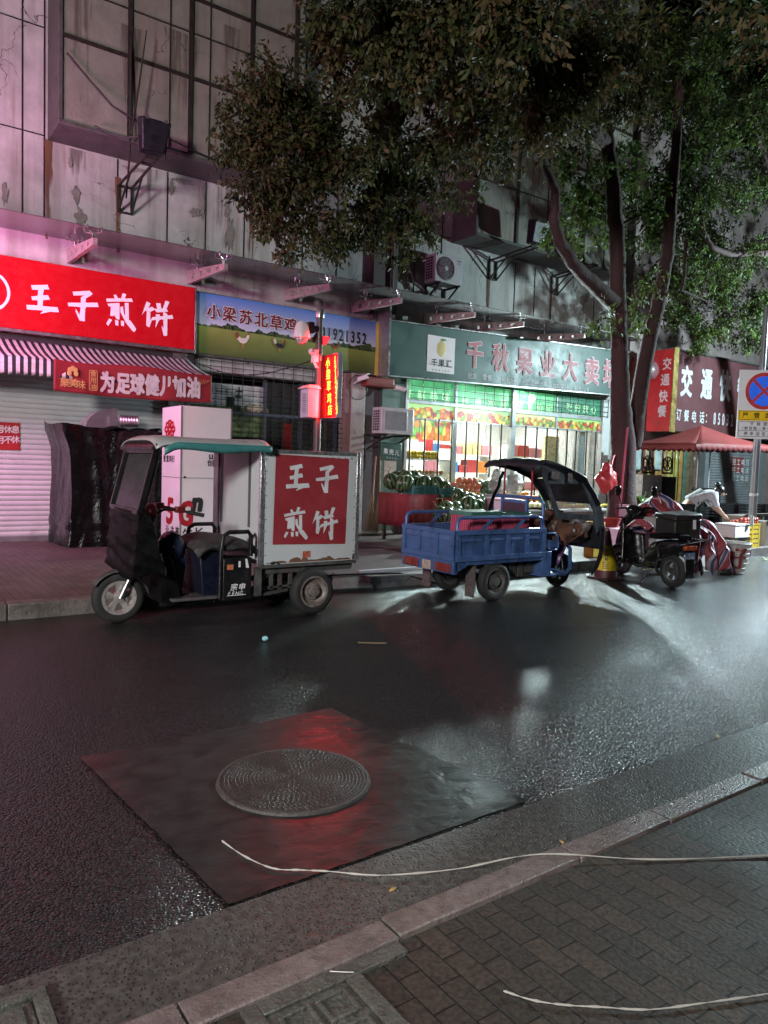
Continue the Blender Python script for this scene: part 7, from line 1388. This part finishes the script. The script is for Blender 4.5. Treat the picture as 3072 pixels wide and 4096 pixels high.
# ================================================================ person bending over the fruit table
SKIN = mat('skin', (.42, .25, .18), .5, var=.06); SHIRT = mat('white shirt', (.46, .46, .49), .8, var=.12, vs=9, bump=.6, bs=22); TROU = mat('black trousers', (.015, .015, .018), .7); APR = mat('dark green apron', (.02, .06, .045), .6); HAIR = mat('black hair', (.008, .007, .007), .4, var=.3, vs=30)
pe, pc = Vector((.80, -.60, 0)), Vector((.60, .80, 0)); hip = Vector((13.66, 8.62, 0))
def pp(s, c, z): return hip + pe * s + pc * c + Z * z
def skin(name, nodes, edges, mt, parent, root, sub=2):
    keys = list(nodes); me = bpy.data.meshes.new(name); o = bpy.data.objects.new(name, me); COL.objects.link(o); r0 = parent
    while r0.parent is not None: r0 = r0.parent
    off = WORLD.get(r0.name, Vector((0, 0, 0)))
    me.from_pydata([tuple(nodes[k][0] - off) for k in keys], [(keys.index(a), keys.index(b_)) for a, b_ in edges], []); o.parent = parent
    mod = o.modifiers.new('skin', 'SKIN'); mod.use_smooth_shade = True; me.skin_vertices if me.skin_vertices else None
    if not me.skin_vertices:
        bm = bmesh.new(); bm.from_mesh(me); bm.verts.layers.skin.verify(); bm.to_mesh(me); bm.free()
    for i, k in enumerate(keys):
        sv = me.skin_vertices[0].data[i]; r = nodes[k][1]; sv.radius = r if isinstance(r, tuple) else (r, r); sv.use_root = (k == root)
    s_ = o.modifiers.new('sub', 'SUBSURF'); s_.levels = s_.render_levels = sub; me.materials.append(mt); return o
ps = thing('person', 'person in a white shirt and green apron bending over a fruit table', 'person', (13.8, 8.5, .15))
N = {'pel': (pp(0, 0, .96), .13), 'spn': (pp(.16, 0, 1.12), .12), 'chs': (pp(.36, 0, 1.22), .13), 'nek': (pp(.52, 0, 1.25), .055), 'nk2': (pp(.585, 0, 1.25), .05), 'hd': (pp(.66, 0, 1.25), .088), 'hd2': (pp(.70, 0, 1.19), .075)}
Ed = [('pel', 'spn'), ('spn', 'chs'), ('chs', 'nek'), ('nek', 'nk2'), ('nk2', 'hd'), ('hd', 'hd2')]
for s, t_ in ((-1, 'n'), (1, 'f')):
    ext = .0 if s < 0 else .06
    N.update({'sh' + t_: (pp(.44, s * .17, 1.20), .062), 'el' + t_: (pp(.52 + ext, s * .20, .96), .045), 'wr' + t_: (pp(.70 + ext, s * .13, .80), .028), 'pa' + t_: (pp(.755 + ext, s * .12, .755), .03)})
    Ed += [('chs', 'sh' + t_), ('sh' + t_, 'el' + t_), ('el' + t_, 'wr' + t_), ('wr' + t_, 'pa' + t_)]
    for k, (dx, dc, ln) in enumerate(((.055, -.03, .9), (.06, -.01, 1), (.06, .01, .95), (.05, .03, .8))):
        N['f%d%s' % (k, t_)] = (pp(.755 + ext + dx * .6, s * .12 + dc, .735), .010); N['g%d%s' % (k, t_)] = (pp(.755 + ext + dx * .85 * ln, s * .12 + dc, .70), .008); Ed += [('pa' + t_, 'f%d%s' % (k, t_)), ('f%d%s' % (k, t_), 'g%d%s' % (k, t_))]
    N['t' + t_] = (pp(.745 + ext, s * .12 - s * .045, .73), .011); Ed.append(('pa' + t_, 't' + t_))
    N.update({'hp' + t_: (pp(-.02, s * .09, .90), .095), 'kn' + t_: (pp(.03, s * .11, .52), .065), 'an' + t_: (pp(-.03, s * .11, .20), .042), 'to' + t_: (pp(.11, s * .12, .175), .035)}); Ed += [('pel', 'hp' + t_), ('hp' + t_, 'kn' + t_), ('kn' + t_, 'an' + t_), ('an' + t_, 'to' + t_)]
body = skin('body', N, Ed, SKIN, ps, 'pel')
SN = {'a': (pp(.03, 0, 1.02), .15), 'b': (pp(.18, 0, 1.13), .145), 'c': (pp(.37, 0, 1.225), .15), 'd': (pp(.50, 0, 1.245), .08)}; SE = [('a', 'b'), ('b', 'c'), ('c', 'd')]
for s, t_ in ((-1, 'n'), (1, 'f')):
    ext = .0 if s < 0 else .06
    SN.update({'s' + t_: (pp(.44, s * .17, 1.20), .085), 'e' + t_: (pp(.505 + ext * .8, s * .20, 1.0), .066), 'k' + t_: (pp(.53 + ext, s * .19, .95), .07)}); SE += [('c', 's' + t_), ('s' + t_, 'e' + t_), ('e' + t_, 'k' + t_)]
skin('shirt', SN, SE, SHIRT, ps, 'b'); TN = {'p': (pp(.0, 0, .99), .15)}; TE = []
for s, t_ in ((-1, 'n'), (1, 'f')): TN.update({'h' + t_: (pp(-.03, s * .09, .90), .115), 'k' + t_: (pp(.03, s * .11, .52), .085), 'a' + t_: (pp(-.03, s * .11, .24), .07)}); TE += [('p', 'h' + t_), ('h' + t_, 'k' + t_), ('k' + t_, 'a' + t_)]
skin('trousers', TN, TE, TROU, ps, 'p')
m = MB(); m.sheet(lambda u, v: pp(.14 + .20 * v + .06 * math.sin(u * 3.1) - .0 * u, (u * 2 - 1) * .17, .98 + .12 * v - .0) if v > .5 else pp(.16 + .14 * v, (u * 2 - 1) * .19, .50 + 1.08 * v), 10, 12); m.build('apron', APR, ps, solid=.01)
m = MB(); m.tube([pp(.16, -.16, 1.0), pp(.22, -.155, 1.16), pp(.25, -.10, 1.27), pp(.27, 0, 1.30)], .014, 6); m.build('apron_strap', APR, ps)
m = MB(); m.ell(pp(.635, 0, 1.285), (.105, .105, .095), 18, 12, fn=lambda q_: 1 + .03 * math.sin(q_.x * 20)); m.ell(pp(.60, 0, 1.40), (.06, .06, .055), 14, 10); m.ell(pp(.60, 0, 1.22), (.055, .085, .085), 14, 10); m.build('hair', HAIR, ps)
m = MB(); m.ell(pp(.775, 0, 1.205), (.018, .014, .016), 10, 7); m.ell(pp(.69, -.088, 1.20), (.02, .012, .028), 10, 7); m.build('nose_and_ear', SKIN, ps)
m = MB()
for c in (-.032, .032): m.ell(pp(.765, c, 1.235), (.008, .012, .006), 8, 6)
m.ell(pp(.755, 0, 1.16), (.008, .02, .006), 8, 6); m.build('eyes_and_mouth', mat('face dark', (.06, .025, .02), .5), ps)
# fruit table, crates and boxes around the person
crate('yellow crate of red fruit under the hands of the person', 14.3, 7.72, .15, 14.85, 8.15, .62, YELP); foam('foam_box', 'white foam box beside the yellow crate at the fruit table', 13.7, 7.6, .38, 14.25, 8.0, .62, WHP)
crate('black crate carrying the white foam box by the fruit table', 13.7, 7.6, .15, 14.25, 8.0, .375, BLKP)
o = rnd_fruit('a', .042, None, (1, 1, .9)).build('apple', mat('red apple skin', (.42, .07, .05), .35, var=.35, vs=14))
scatter('apple', 'small red fruit heaped in the yellow crate', 'fruit', 'red fruit in the yellow crate', o, [((14.36 + .088 * (i % 6), 7.78 + .085 * (i // 6 % 4), .665 + .055 * (i // 24)), random.uniform(.9, 1.15)) for i in range(34)])
CARD = mat('grey cardboard', (.26, .22, .20), .8, var=.12)
def carton(lab, x0, y0, z0, x1, y1, z1):
    t = thing('cardboard_box', lab, 'box', ((x0 + x1) / 2, (y0 + y1) / 2, z0)); MB().box(x0, y0, z0, x1, y1, z1).build('body', CARD, t, bevel=.005)
    m = MB(); m.hexa([(x0, y0, z1), (x1, y0, z1), (x1, y0 + .01, z1), (x0, y0 + .01, z1), (x0, y0 - .10, z1 + .05), (x1, y0 - .10, z1 + .05), (x1, y0 - .09, z1 + .06), (x0, y0 - .09, z1 + .06)]); m.build('flap', CARD, t)
carton('grey cardboard box standing at the foot of the lamp pole', 15.35, 7.85, .15, 15.75, 8.2, .66); carton('wide cardboard box behind the lamp pole', 16.0, 8.7, .15, 16.9, 9.2, .7)
for i, (x, y, z) in enumerate([(16.3, 10.0, .15), (16.3, 10.0, .52), (16.95, 9.8, .15), (16.95, 9.8, .52), (17.6, 9.7, .15), (17.6, 9.7, .52), (16.6, 9.95, .89), (18.3, 9.4, .15), (18.3, 9.4, .52)]):
    crate(('black plastic crate under another behind the bending person', 'black plastic crate on top of another behind the bending person', 'black crate at the bottom of the stack left of the lamp pole', 'black crate on top of the stack left of the lamp pole', 'bottom black crate behind the lamp pole', 'upper black crate behind the lamp pole', 'topmost black crate behind the head of the person', 'bottom black crate right of the lamp pole', 'upper black crate right of the lamp pole')[i], x, y, z, x + .58, y + .4, z + .35, BLKP)
m = MB(); m.ell((19.0, 8.9, 1.0), (.7, .35, .16), 20, 10, fn=lambda q_: 1 + .08 * math.sin(9 * q_.x)); tag(m.build('white_sheet', WHP), 'rumpled white sheet over the goods right of the lamp pole', 'sheet')
m = MB(); m.tube([(14.2, 7.55, .62), (14.2, 7.55, .82)], .035, 12); tag(m.build('bottle', mat('pale bottle', (.45, .5, .5), .3)), 'small pale bottle standing by the yellow crate', 'bottle')
# brooms and bag at the tree
c0, c1 = at(2510, 1710, y=8.45), at(2480, 2030, y=8.45); bro = thing('broom', 'upturned broom with a pink red handle leaning against the tree trunk', 'broom', c1); MB().tube([c0, c1], .018, 8).build('handle', mat('pink red handle', (.55, .07, .14), .4), bro)
m = MB(); c = at(2490, 2040, y=8.4); m.box(c.x - .16, 8.36, c.z - .12, c.x + .16, 8.44, c.z + .1); m.build('bristles', mat('maroon bristles', (.16, .03, .05), .8), bro, bevel=.01)
for i, (a, b_, lab) in enumerate(((2548, 2530, 'first red bamboo pole leaning right of the trunk'), (2568, 2560, 'second red bamboo pole leaning right of the trunk'))):
    m = MB(); m.tube([at(a - 8 + 8 * i, 2010, y=8.5), at(a + 25 + 12 * i, 2210, y=8.2)], .014, 6); tag(m.build('bamboo_pole', mat('red brown pole', (.24, .08, .04), .6)), lab, 'pole')
c = at(2425, 1915, y=8.75); m = MB(); m.ell((c.x, 8.75, c.z), (.26, .12, .26), 26, 16, fn=lambda q_: 1 + .13 * math.sin(6 * q_.x + 2) + .1 * math.sin(9 * q_.z + 5 * q_.x) - .25 * max(0, q_.z) * abs(q_.x)); m.tube([(c.x + .1, 8.75, c.z + .2), (c.x + .22, 8.78, c.z + .42), (c.x + .3, 8.8, c.z + .45)], [.03, .02, .012], 6)
tag(m.build('red_bag', mat('red plastic bag', (.48, .045, .05), .3, var=.25, vs=6, bump=.4)), 'crumpled red plastic bag hanging on the left of the tree trunk', 'bag')
m = MB(); c = at(2445, 2090, y=8.3); m.lathe([(.0, 0), (.12, 0), (.17, .14), (.175, .15), (.16, .15), (.11, .02), (0, .02)], (c.x, 8.3, .62), n=28); tag(m.build('basin', mat('red basin', (.42, .05, .06), .4)), 'red plastic basin at the foot of the tree', 'basin'); m = MB(); m.box(c.x - .25, 8.15, .15, c.x + .25, 8.5, .615); tag(m.build('stool', mat('pink stool', (.42, .18, .24), .5), bevel=.03), 'pink stool under the red basin', 'stool')
m = MB(); m.box(9.9, 7.9, .15, 10.2, 8.1, .75); tag(m.build('yellow_board', YELP, bevel=.02), 'yellow plastic board standing behind the scooter', 'board')
# ================================================================ trees
BARK = mat('camphor bark', (.062, .030, .031), .85, var=.45, vs=7, bump=.9, bs=16, stretch=(1, 1, .3))
def leaf_mat(name, c1, c2):
    m = bpy.data.materials.new(name); m.use_nodes = True; t = m.node_tree; t.nodes.clear(); L = t.links.new; o = nd(t, 'OutputMaterial'); b = nd(t, 'BsdfPrincipled'); tl = nd(t, 'BsdfTranslucent'); mx = nd(t, 'MixShader'); mx.inputs[0].default_value = .28
    tc = nd(t, 'TexCoord'); n = nd(t, 'TexNoise'); n.inputs['Scale'].default_value = 2.2; n.inputs['Detail'].default_value = 9; n.inputs['Roughness'].default_value = .8; L(tc.outputs['Object'], n.inputs['Vector']); r = nd(t, 'MapRange'); r.inputs[1].default_value = .35; r.inputs[2].default_value = .65; L(n.outputs[0], r.inputs[0])
    x = nd(t, 'Mix', data_type='RGBA'); L(r.outputs[0], x.inputs[0]); x.inputs[6].default_value = rgb(c1); x.inputs[7].default_value = rgb(c2); L(x.outputs[2], b.inputs['Base Color']); L(x.outputs[2], tl.inputs[0]); b.inputs['Roughness'].default_value = .58; b.inputs['Specular IOR Level'].default_value = .3
    L(b.outputs[0], mx.inputs[1]); L(tl.outputs[0], mx.inputs[2]); L(mx.outputs[0], o.inputs[0]); return m
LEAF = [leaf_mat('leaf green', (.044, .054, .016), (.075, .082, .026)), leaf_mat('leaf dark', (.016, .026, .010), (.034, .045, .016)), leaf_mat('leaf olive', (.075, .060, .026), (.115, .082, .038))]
rng = np.random.default_rng(5)
def crown(name, clusters, parent, leaf=.085, per=11, mats=LEAF, prob=(.5, .3, .2)):
    """clusters: (centre, radii, sprigs); a crown of leaf sprigs filling uneven clumps"""
    off = np.array(WORLD[parent.name]); P, D = [], []
    for c, rad, n in clusters:
        # gaps: keep only sprigs where a few random sine waves agree
        n = max(3, int(n * .82)); u = rng.normal(size=(n * 4, 3)); u /= np.linalg.norm(u, axis=1)[:, None]; rr = rng.random(n * 4) ** (1 / 2.2); p = u * rr[:, None]
        w = rng.normal(size=(5, 3)) * 3.6; ph = rng.random(5) * 6.28; val = sum(np.sin(p @ w[k] + ph[k]) for k in range(5)) + rng.normal(size=n * 4) * .25
        keep = val > np.quantile(val, .75); p = p[keep][:n]; P.append(np.array(c) + p * np.array(rad)); D.append(u[keep][:n])
    P = np.concatenate(P); D = np.concatenate(D); ns = len(P)
    d = D * .5 + rng.normal(size=(ns, 3)) * .55 + np.array([0, 0, -.75]); d /= np.linalg.norm(d, axis=1)[:, None]
    t = np.tile(np.linspace(0, 1, per), (ns, 1)) ; base = P[:, None, :] + d[:, None, :] * (t * .26)[:, :, None] + rng.normal(size=(ns, per, 3)) * .028
    ld = d[:, None, :] * .55 + rng.normal(size=(ns, per, 3)) * .62 + np.array([0, 0, -.35]); ld /= np.linalg.norm(ld, axis=2)[:, :, None]
    rn = rng.normal(size=(ns, per, 3)); sdv = np.cross(ld, rn); sdv /= np.linalg.norm(sdv, axis=2)[:, :, None]; nv = np.cross(ld, sdv)
    ln = leaf * rng.uniform(.65, 1.25, size=(ns, per, 1)); wd = ln * rng.uniform(.17, .25, size=(ns, per, 1)); fold = wd * .5
    v0 = base; v1 = base + ld * ln * .45 + sdv * wd + nv * fold; v2 = base + ld * ln - nv * ln * .06; v3 = base + ld * ln * .45 - sdv * wd + nv * fold
    V = np.stack([v0, v1, v2, v3], axis=2).reshape(-1, 3) - off; nl = ns * per
    me = bpy.data.meshes.new(name); me.vertices.add(nl * 4); me.vertices.foreach_set('co', V.astype(np.float32).ravel()); me.loops.add(nl * 4); me.loops.foreach_set('vertex_index', np.arange(nl * 4, dtype=np.int32)); me.polygons.add(nl)
    me.polygons.foreach_set('loop_start', np.arange(0, nl * 4, 4, dtype=np.int32)); me.polygons.foreach_set('material_index', np.repeat(rng.choice(3, size=ns, p=prob), per).astype(np.int32))
    for q in mats: me.materials.append(q)
    me.update(calc_edges=True); o = bpy.data.objects.new(name, me); COL.objects.link(o); o.parent = parent; return o, P, d
k18 = 3072 / 1659
def A18(a, b_, y): return at(a * k18, b_ * k18, y=y)
def clus(a, b_, y, rp, n, sq=(1, 1, 1)):
    c = A18(a, b_, y); dep = (c - Vector((0, 0, EYE))).dot(_d); r = rp * k18 / FPX * dep; return (tuple(c), (r * sq[0], r * sq[1], r * sq[2]), n)
tr = thing('camphor_tree', 'big camphor tree with a forked purple-lit trunk before the fruit shop', 'tree', (12.3, 8.9, .15))
m = MB(); y = 8.9
def limb(mb, pts, r):
    P = [at(a, b_, y=yy) for a, b_, yy in pts]; out = []; rr = []
    for i in range(len(P) - 1):
        for t in np.linspace(0, 1, 6, endpoint=False): out.append(P[i].lerp(P[i + 1], t) + Vector((random.uniform(-.012, .012), random.uniform(-.012, .012), 0))); rr.append((r[i] * (1 - t) + r[i + 1] * t) * random.uniform(.97, 1.03))
    out.append(P[-1]); rr.append(r[-1]); mb.tube(out, rr, 14)
limb(m, [(2490, 2160, y), (2487, 2000, y), (2493, 1765, y), (2480, 1600, y), (2478, 1420, y), (2476, 1272, y), (2465, 918, y), (2447, 706, y), (2430, 565, y), (2418, 424, y), (2400, 200, y), (2360, -100, y)], [.34, .27, .235, .19, .16, .148, .14, .132, .12, .10, .085, .06])
limb(m, [(2535, 1790, 8.95), (2545, 1672, 9), (2580, 1440, 9), (2628, 1236, 9), (2670, 1024, 9), (2688, 800, 9), (2710, 495, 9), (2730, 200, 9)], [.15, .165, .15, .14, .125, .11, .09, .06])
limb(m, [(2455, 1215, 8.9), (2359, 1123, 8.8), (2296, 1060, 8.7), (2239, 968, 8.6), (2218, 880, 8.5), (2222, 760, 8.4), (2150, 600, 8.2), (2000, 450, 8.0)], [.15, .13, .115, .10, .085, .07, .05, .03])
limb(m, [(2425, 570, 8.9), (2359, 495, 8.7), (2267, 396, 8.4), (2100, 260, 8.0), (1800, 200, 7.6), (1500, 300, 8.6), (1200, 480, 9.4)], [.12, .11, .10, .08, .06, .045, .03])
limb(m, [(1700, 330, 8.6), (1560, 560, 9.2), (1500, 800, 9.4)], [.04, .03, .015]); limb(m, [(2684, 860, 9), (2600, 840, 9.2), (2480, 900, 9.5)], [.05, .035, .02])
m.build('trunk', BARK, tr)
CL = [clus(560, 250, 9.6, 80, 170), clus(545, 345, 9.8, 75, 150), clus(640, 210, 9.2, 85, 210), clus(640, 330, 9.4, 95, 260), clus(620, 430, 9.8, 75, 170), clus(600, 490, 10, 45, 60), clus(700, 470, 9.8, 75, 170), clus(740, 390, 9.4, 85, 210), clus(770, 260, 8.8, 100, 290), clus(720, 120, 8.0, 90, 240), clus(820, 100, 7.4, 100, 300), clus(850, 330, 9.2, 90, 220), clus(840, 440, 9.7, 70, 130), clus(900, 250, 8.6, 90, 240), clus(910, 480, 9.9, 50, 70), clus(860, 520, 10, 35, 36), clus(925, 380, 9.6, 55, 80), clus(760, 20, 7.2, 90, 200), clus(560, 150, 9.0, 45, 55), clus(520, 410, 10, 30, 30), clus(740, 535, 10, 18, 10), clus(640, 520, 10, 35, 36), clus(680, 290, 9.8, 60, 90), clus(800, 480, 9.8, 50, 70), clus(940, 310, 9.4, 50, 60)]
crown('crown', CL, tr, leaf=.095)
CL = [clus(960, 90, 6.6, 110, 300), clus(1080, 60, 6.0, 110, 320), clus(1040, 210, 7.4, 110, 320), clus(1150, 180, 6.6, 110, 330), clus(1250, 80, 6.0, 110, 320), clus(1330, 60, 6.0, 85, 200), clus(1130, 270, 8.0, 85, 150), clus(1050, 320, 8.6, 50, 60), clus(1210, 250, 7.6, 60, 90), clus(1330, 190, 7.6, 85, 190), clus(1000, 270, 8.4, 80, 180), clus(890, 30, 6.8, 90, 220), clus(1120, 20, 5.4, 110, 240), clus(1000, 400, 9.0, 35, 30), clus(1400, 130, 7.2, 60, 90)]
crown('crown', CL, tr, leaf=.10, prob=(.3, .25, .45))
CL = [clus(1240, 440, 9.4, 50, 70), clus(1290, 420, 9.4, 50, 70), clus(1210, 500, 9.0, 28, 24), clus(1275, 500, 9.4, 35, 34), clus(1390, 480, 9.4, 55, 90), clus(1400, 390, 9.4, 60, 110), clus(1300, 690, 8.7, 28, 20), clus(1380, 670, 8.9, 30, 24), clus(1260, 545, 8.8, 8, 4), clus(1410, 600, 9.0, 26, 18), clus(1330, 360, 9.2, 60, 100), clus(1250, 360, 9.2, 55, 90), clus(1390, 690, 9, 20, 12)]
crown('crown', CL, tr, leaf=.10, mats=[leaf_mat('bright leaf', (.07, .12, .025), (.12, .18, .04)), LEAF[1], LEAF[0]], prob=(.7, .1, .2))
t2 = thing('street_tree', 'dense leafy tree lit pale green above the canteen sign', 'tree', (19.5, 9.8, .15))
m = MB(); limb(m, [(3250, 1900, 9.8), (3200, 1400, 9.8), (3120, 1010, 9.6), (2924, 1017, 9.4), (2847, 989, 9.4), (2811, 918, 9.4), (2790, 750, 9.4)], [.16, .14, .09, .06, .055, .05, .03]); limb(m, [(2745, 960, 9.4), (2735, 1130, 9.2), (2725, 1160, 9.2), (2860, 1220, 9.2)], [.035, .03, .025, .012]); limb(m, [(3160, 1200, 9.7), (3050, 600, 9.4), (2950, 200, 9.2)], [.1, .08, .05]); m.build('trunk', BARK, t2)
CL = [clus(1480, 560, 10.2, 90, 300), clus(1570, 500, 10, 100, 340), clus(1640, 600, 10, 90, 300), clus(1500, 655, 10.8, 70, 230), clus(1580, 665, 10.6, 70, 230), clus(1650, 690, 10.4, 55, 130), clus(1510, 715, 11.0, 35, 60), clus(1610, 728, 10.8, 28, 40), clus(1460, 450, 10, 80, 220), clus(1540, 380, 9.6, 100, 320), clus(1640, 400, 9.6, 100, 300), clus(1480, 290, 9.4, 90, 260), clus(1580, 240, 9, 110, 330), clus(1660, 200, 9, 100, 240), clus(1460, 160, 9, 90, 220), clus(1560, 90, 8.6, 120, 320), clus(1650, 30, 8.4, 110, 240), clus(1450, 60, 9, 80, 160), clus(1440, 680, 11, 28, 40), clus(1720, 560, 10, 90, 160), clus(1720, 350, 9.6, 90, 120)]
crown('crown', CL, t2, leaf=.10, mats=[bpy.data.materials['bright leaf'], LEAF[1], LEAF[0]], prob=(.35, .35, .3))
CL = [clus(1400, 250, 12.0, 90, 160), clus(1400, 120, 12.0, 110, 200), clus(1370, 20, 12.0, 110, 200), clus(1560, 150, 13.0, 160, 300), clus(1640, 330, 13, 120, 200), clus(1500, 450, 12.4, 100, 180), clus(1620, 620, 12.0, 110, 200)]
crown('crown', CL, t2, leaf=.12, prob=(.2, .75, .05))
CL = [clus(1600, 10, 3.2, 35, 10), clus(1640, 40, 3.0, 45, 16), clus(1570, 5, 3.4, 20, 4)]
crown('crown', CL, t2, leaf=.085, prob=(.2, .2, .6))
# ================================================================ loose bits near the camera
def ribbon(name, lab, pts, w):
    m = MB(); P = [Vector(p) for p in pts]; out = []
    for i in range(len(P) - 1):
        p0, p1, p2, p3 = P[max(i - 1, 0)], P[i], P[i + 1], P[min(i + 2, len(P) - 1)]
        for t in np.linspace(0, 1, 8, endpoint=False): out.append(.5 * ((2 * p1) + (p2 - p0) * t + (2 * p0 - 5 * p1 + 4 * p2 - p3) * t * t + (3 * p1 - p0 - 3 * p2 + p3) * t ** 3))
    out.append(P[-1]); rr = [w * (.75 + .3 * math.sin(i * .9) + .2 * math.sin(i * 2.3)) for i in range(len(out))]; m.tube(out, rr, 6); tag(m.build(name, mat('white plastic string', (.40, .385, .35), .6, var=.15)), lab, 'string')
ribbon('plastic_string', 'long white plastic string lying from the wet patch across the near kerb', [(1.212, 2.788, .012), (1.24, 2.63, .012), (1.295, 2.485, .014), (1.38, 2.42, .013), (1.47, 2.35, .014), (1.63, 2.22, .013), (1.9, 2.09, .02), (2.22, 1.95, .052), (2.6, 1.70, .036), (3.05, 1.455, .036), (3.6, 1.15, .036)], .0042)
ribbon('plastic_string', 'shorter white plastic string curled on the near brick pavement', [(1.554, 1.485, .037), (1.60, 1.41, .037), (1.665, 1.345, .037), (1.75, 1.28, .037), (1.86, 1.197, .037), (2.03, 1.12, .037), (2.22, 1.04, .037), (2.5, .93, .037)], .0038)
LF = mat('fallen yellow leaf', (.42, .26, .08), .6, var=.3, vs=40)
def ground_leaf(lab, x, y, z, a, s=.03):
    m = MB(); ca, sa = math.cos(a), math.sin(a); P = [(-1, 0, 0), (-.3, .38, .15), (.4, .3, .2), (1, 0, .05), (.4, -.3, .16), (-.3, -.36, .1)]; m.add([(x + s * (p * ca - q * sa), y + s * (p * sa + q * ca), z + s * h) for p, q, h in P], [(0, 1, 2, 3), (0, 3, 4, 5)]); tag(m.build('fallen_leaf', LF, solid=.001), lab, 'leaf')
p = at(2245, 3362, z=.02); ground_leaf('curled yellow leaf against the near kerb', p.x, p.y, .015, 1.2, .022); p = at(1572, 3560, z=.01); ground_leaf('pale leaf on the rough gutter below the manhole', p.x, p.y, .012, .2, .022); p = at(2870, 2945, z=.01); ground_leaf('small leaf on the gutter seam at the right edge', p.x, p.y, .01, .7, .028)
p = at(1320, 3885, z=.05); m = MB(); m.tube([(p.x, p.y, .05), (p.x + .035, p.y - .03, .052), (p.x + .06, p.y - .04, .048)], .0013, 5); tag(m.build('stick', WHITE), 'thin pale stick by the corner of the square cover', 'stick')
a, b_ = at(1432, 2570, z=.01), at(1545, 2573, z=.01); m = MB(); m.bar((a.x, a.y, .01), (b_.x, b_.y, .01), .02, .006); tag(m.build('wood_strip', mat('wood strip', (.22, .15, .08), .8)), 'thin wooden strip lying on the road between the tricycles', 'strip')
c = at(1060, 2555, z=.02); m = MB(); m.ell((c.x, c.y, .022), (.028, .022, .022), 12, 8); tag(m.build('paper_scrap', mat('pale blue scrap', (.30, .62, .66), .6)), 'crumpled pale blue scrap on the road before the white tricycle', 'litter')
random.seed(31)
for i in range(16):
    p = Vector((random.uniform(11.3, 14.5), random.uniform(6.6, 7.5), .008)); m = MB(); ca = random.uniform(0, 6.28); s = random.uniform(.04, .09); m.add([(p.x - s * math.cos(ca), p.y - s * math.sin(ca), .01), (p.x + .02 * math.sin(ca), p.y - .02 * math.cos(ca), .025), (p.x + s * math.cos(ca), p.y + s * math.sin(ca), .012), (p.x - .02 * math.sin(ca), p.y + .02 * math.cos(ca), .02)], [(0, 1, 2, 3)])
    tag(m.build('vegetable_scrap', mat('pale leaf scrap', (.42, .42, .20), .6) if i == 0 else bpy.data.materials['pale leaf scrap'], solid=.002), 'pale vegetable leaf scrap on the road behind the basket', 'scrap', 'vegetable scraps behind the basket')
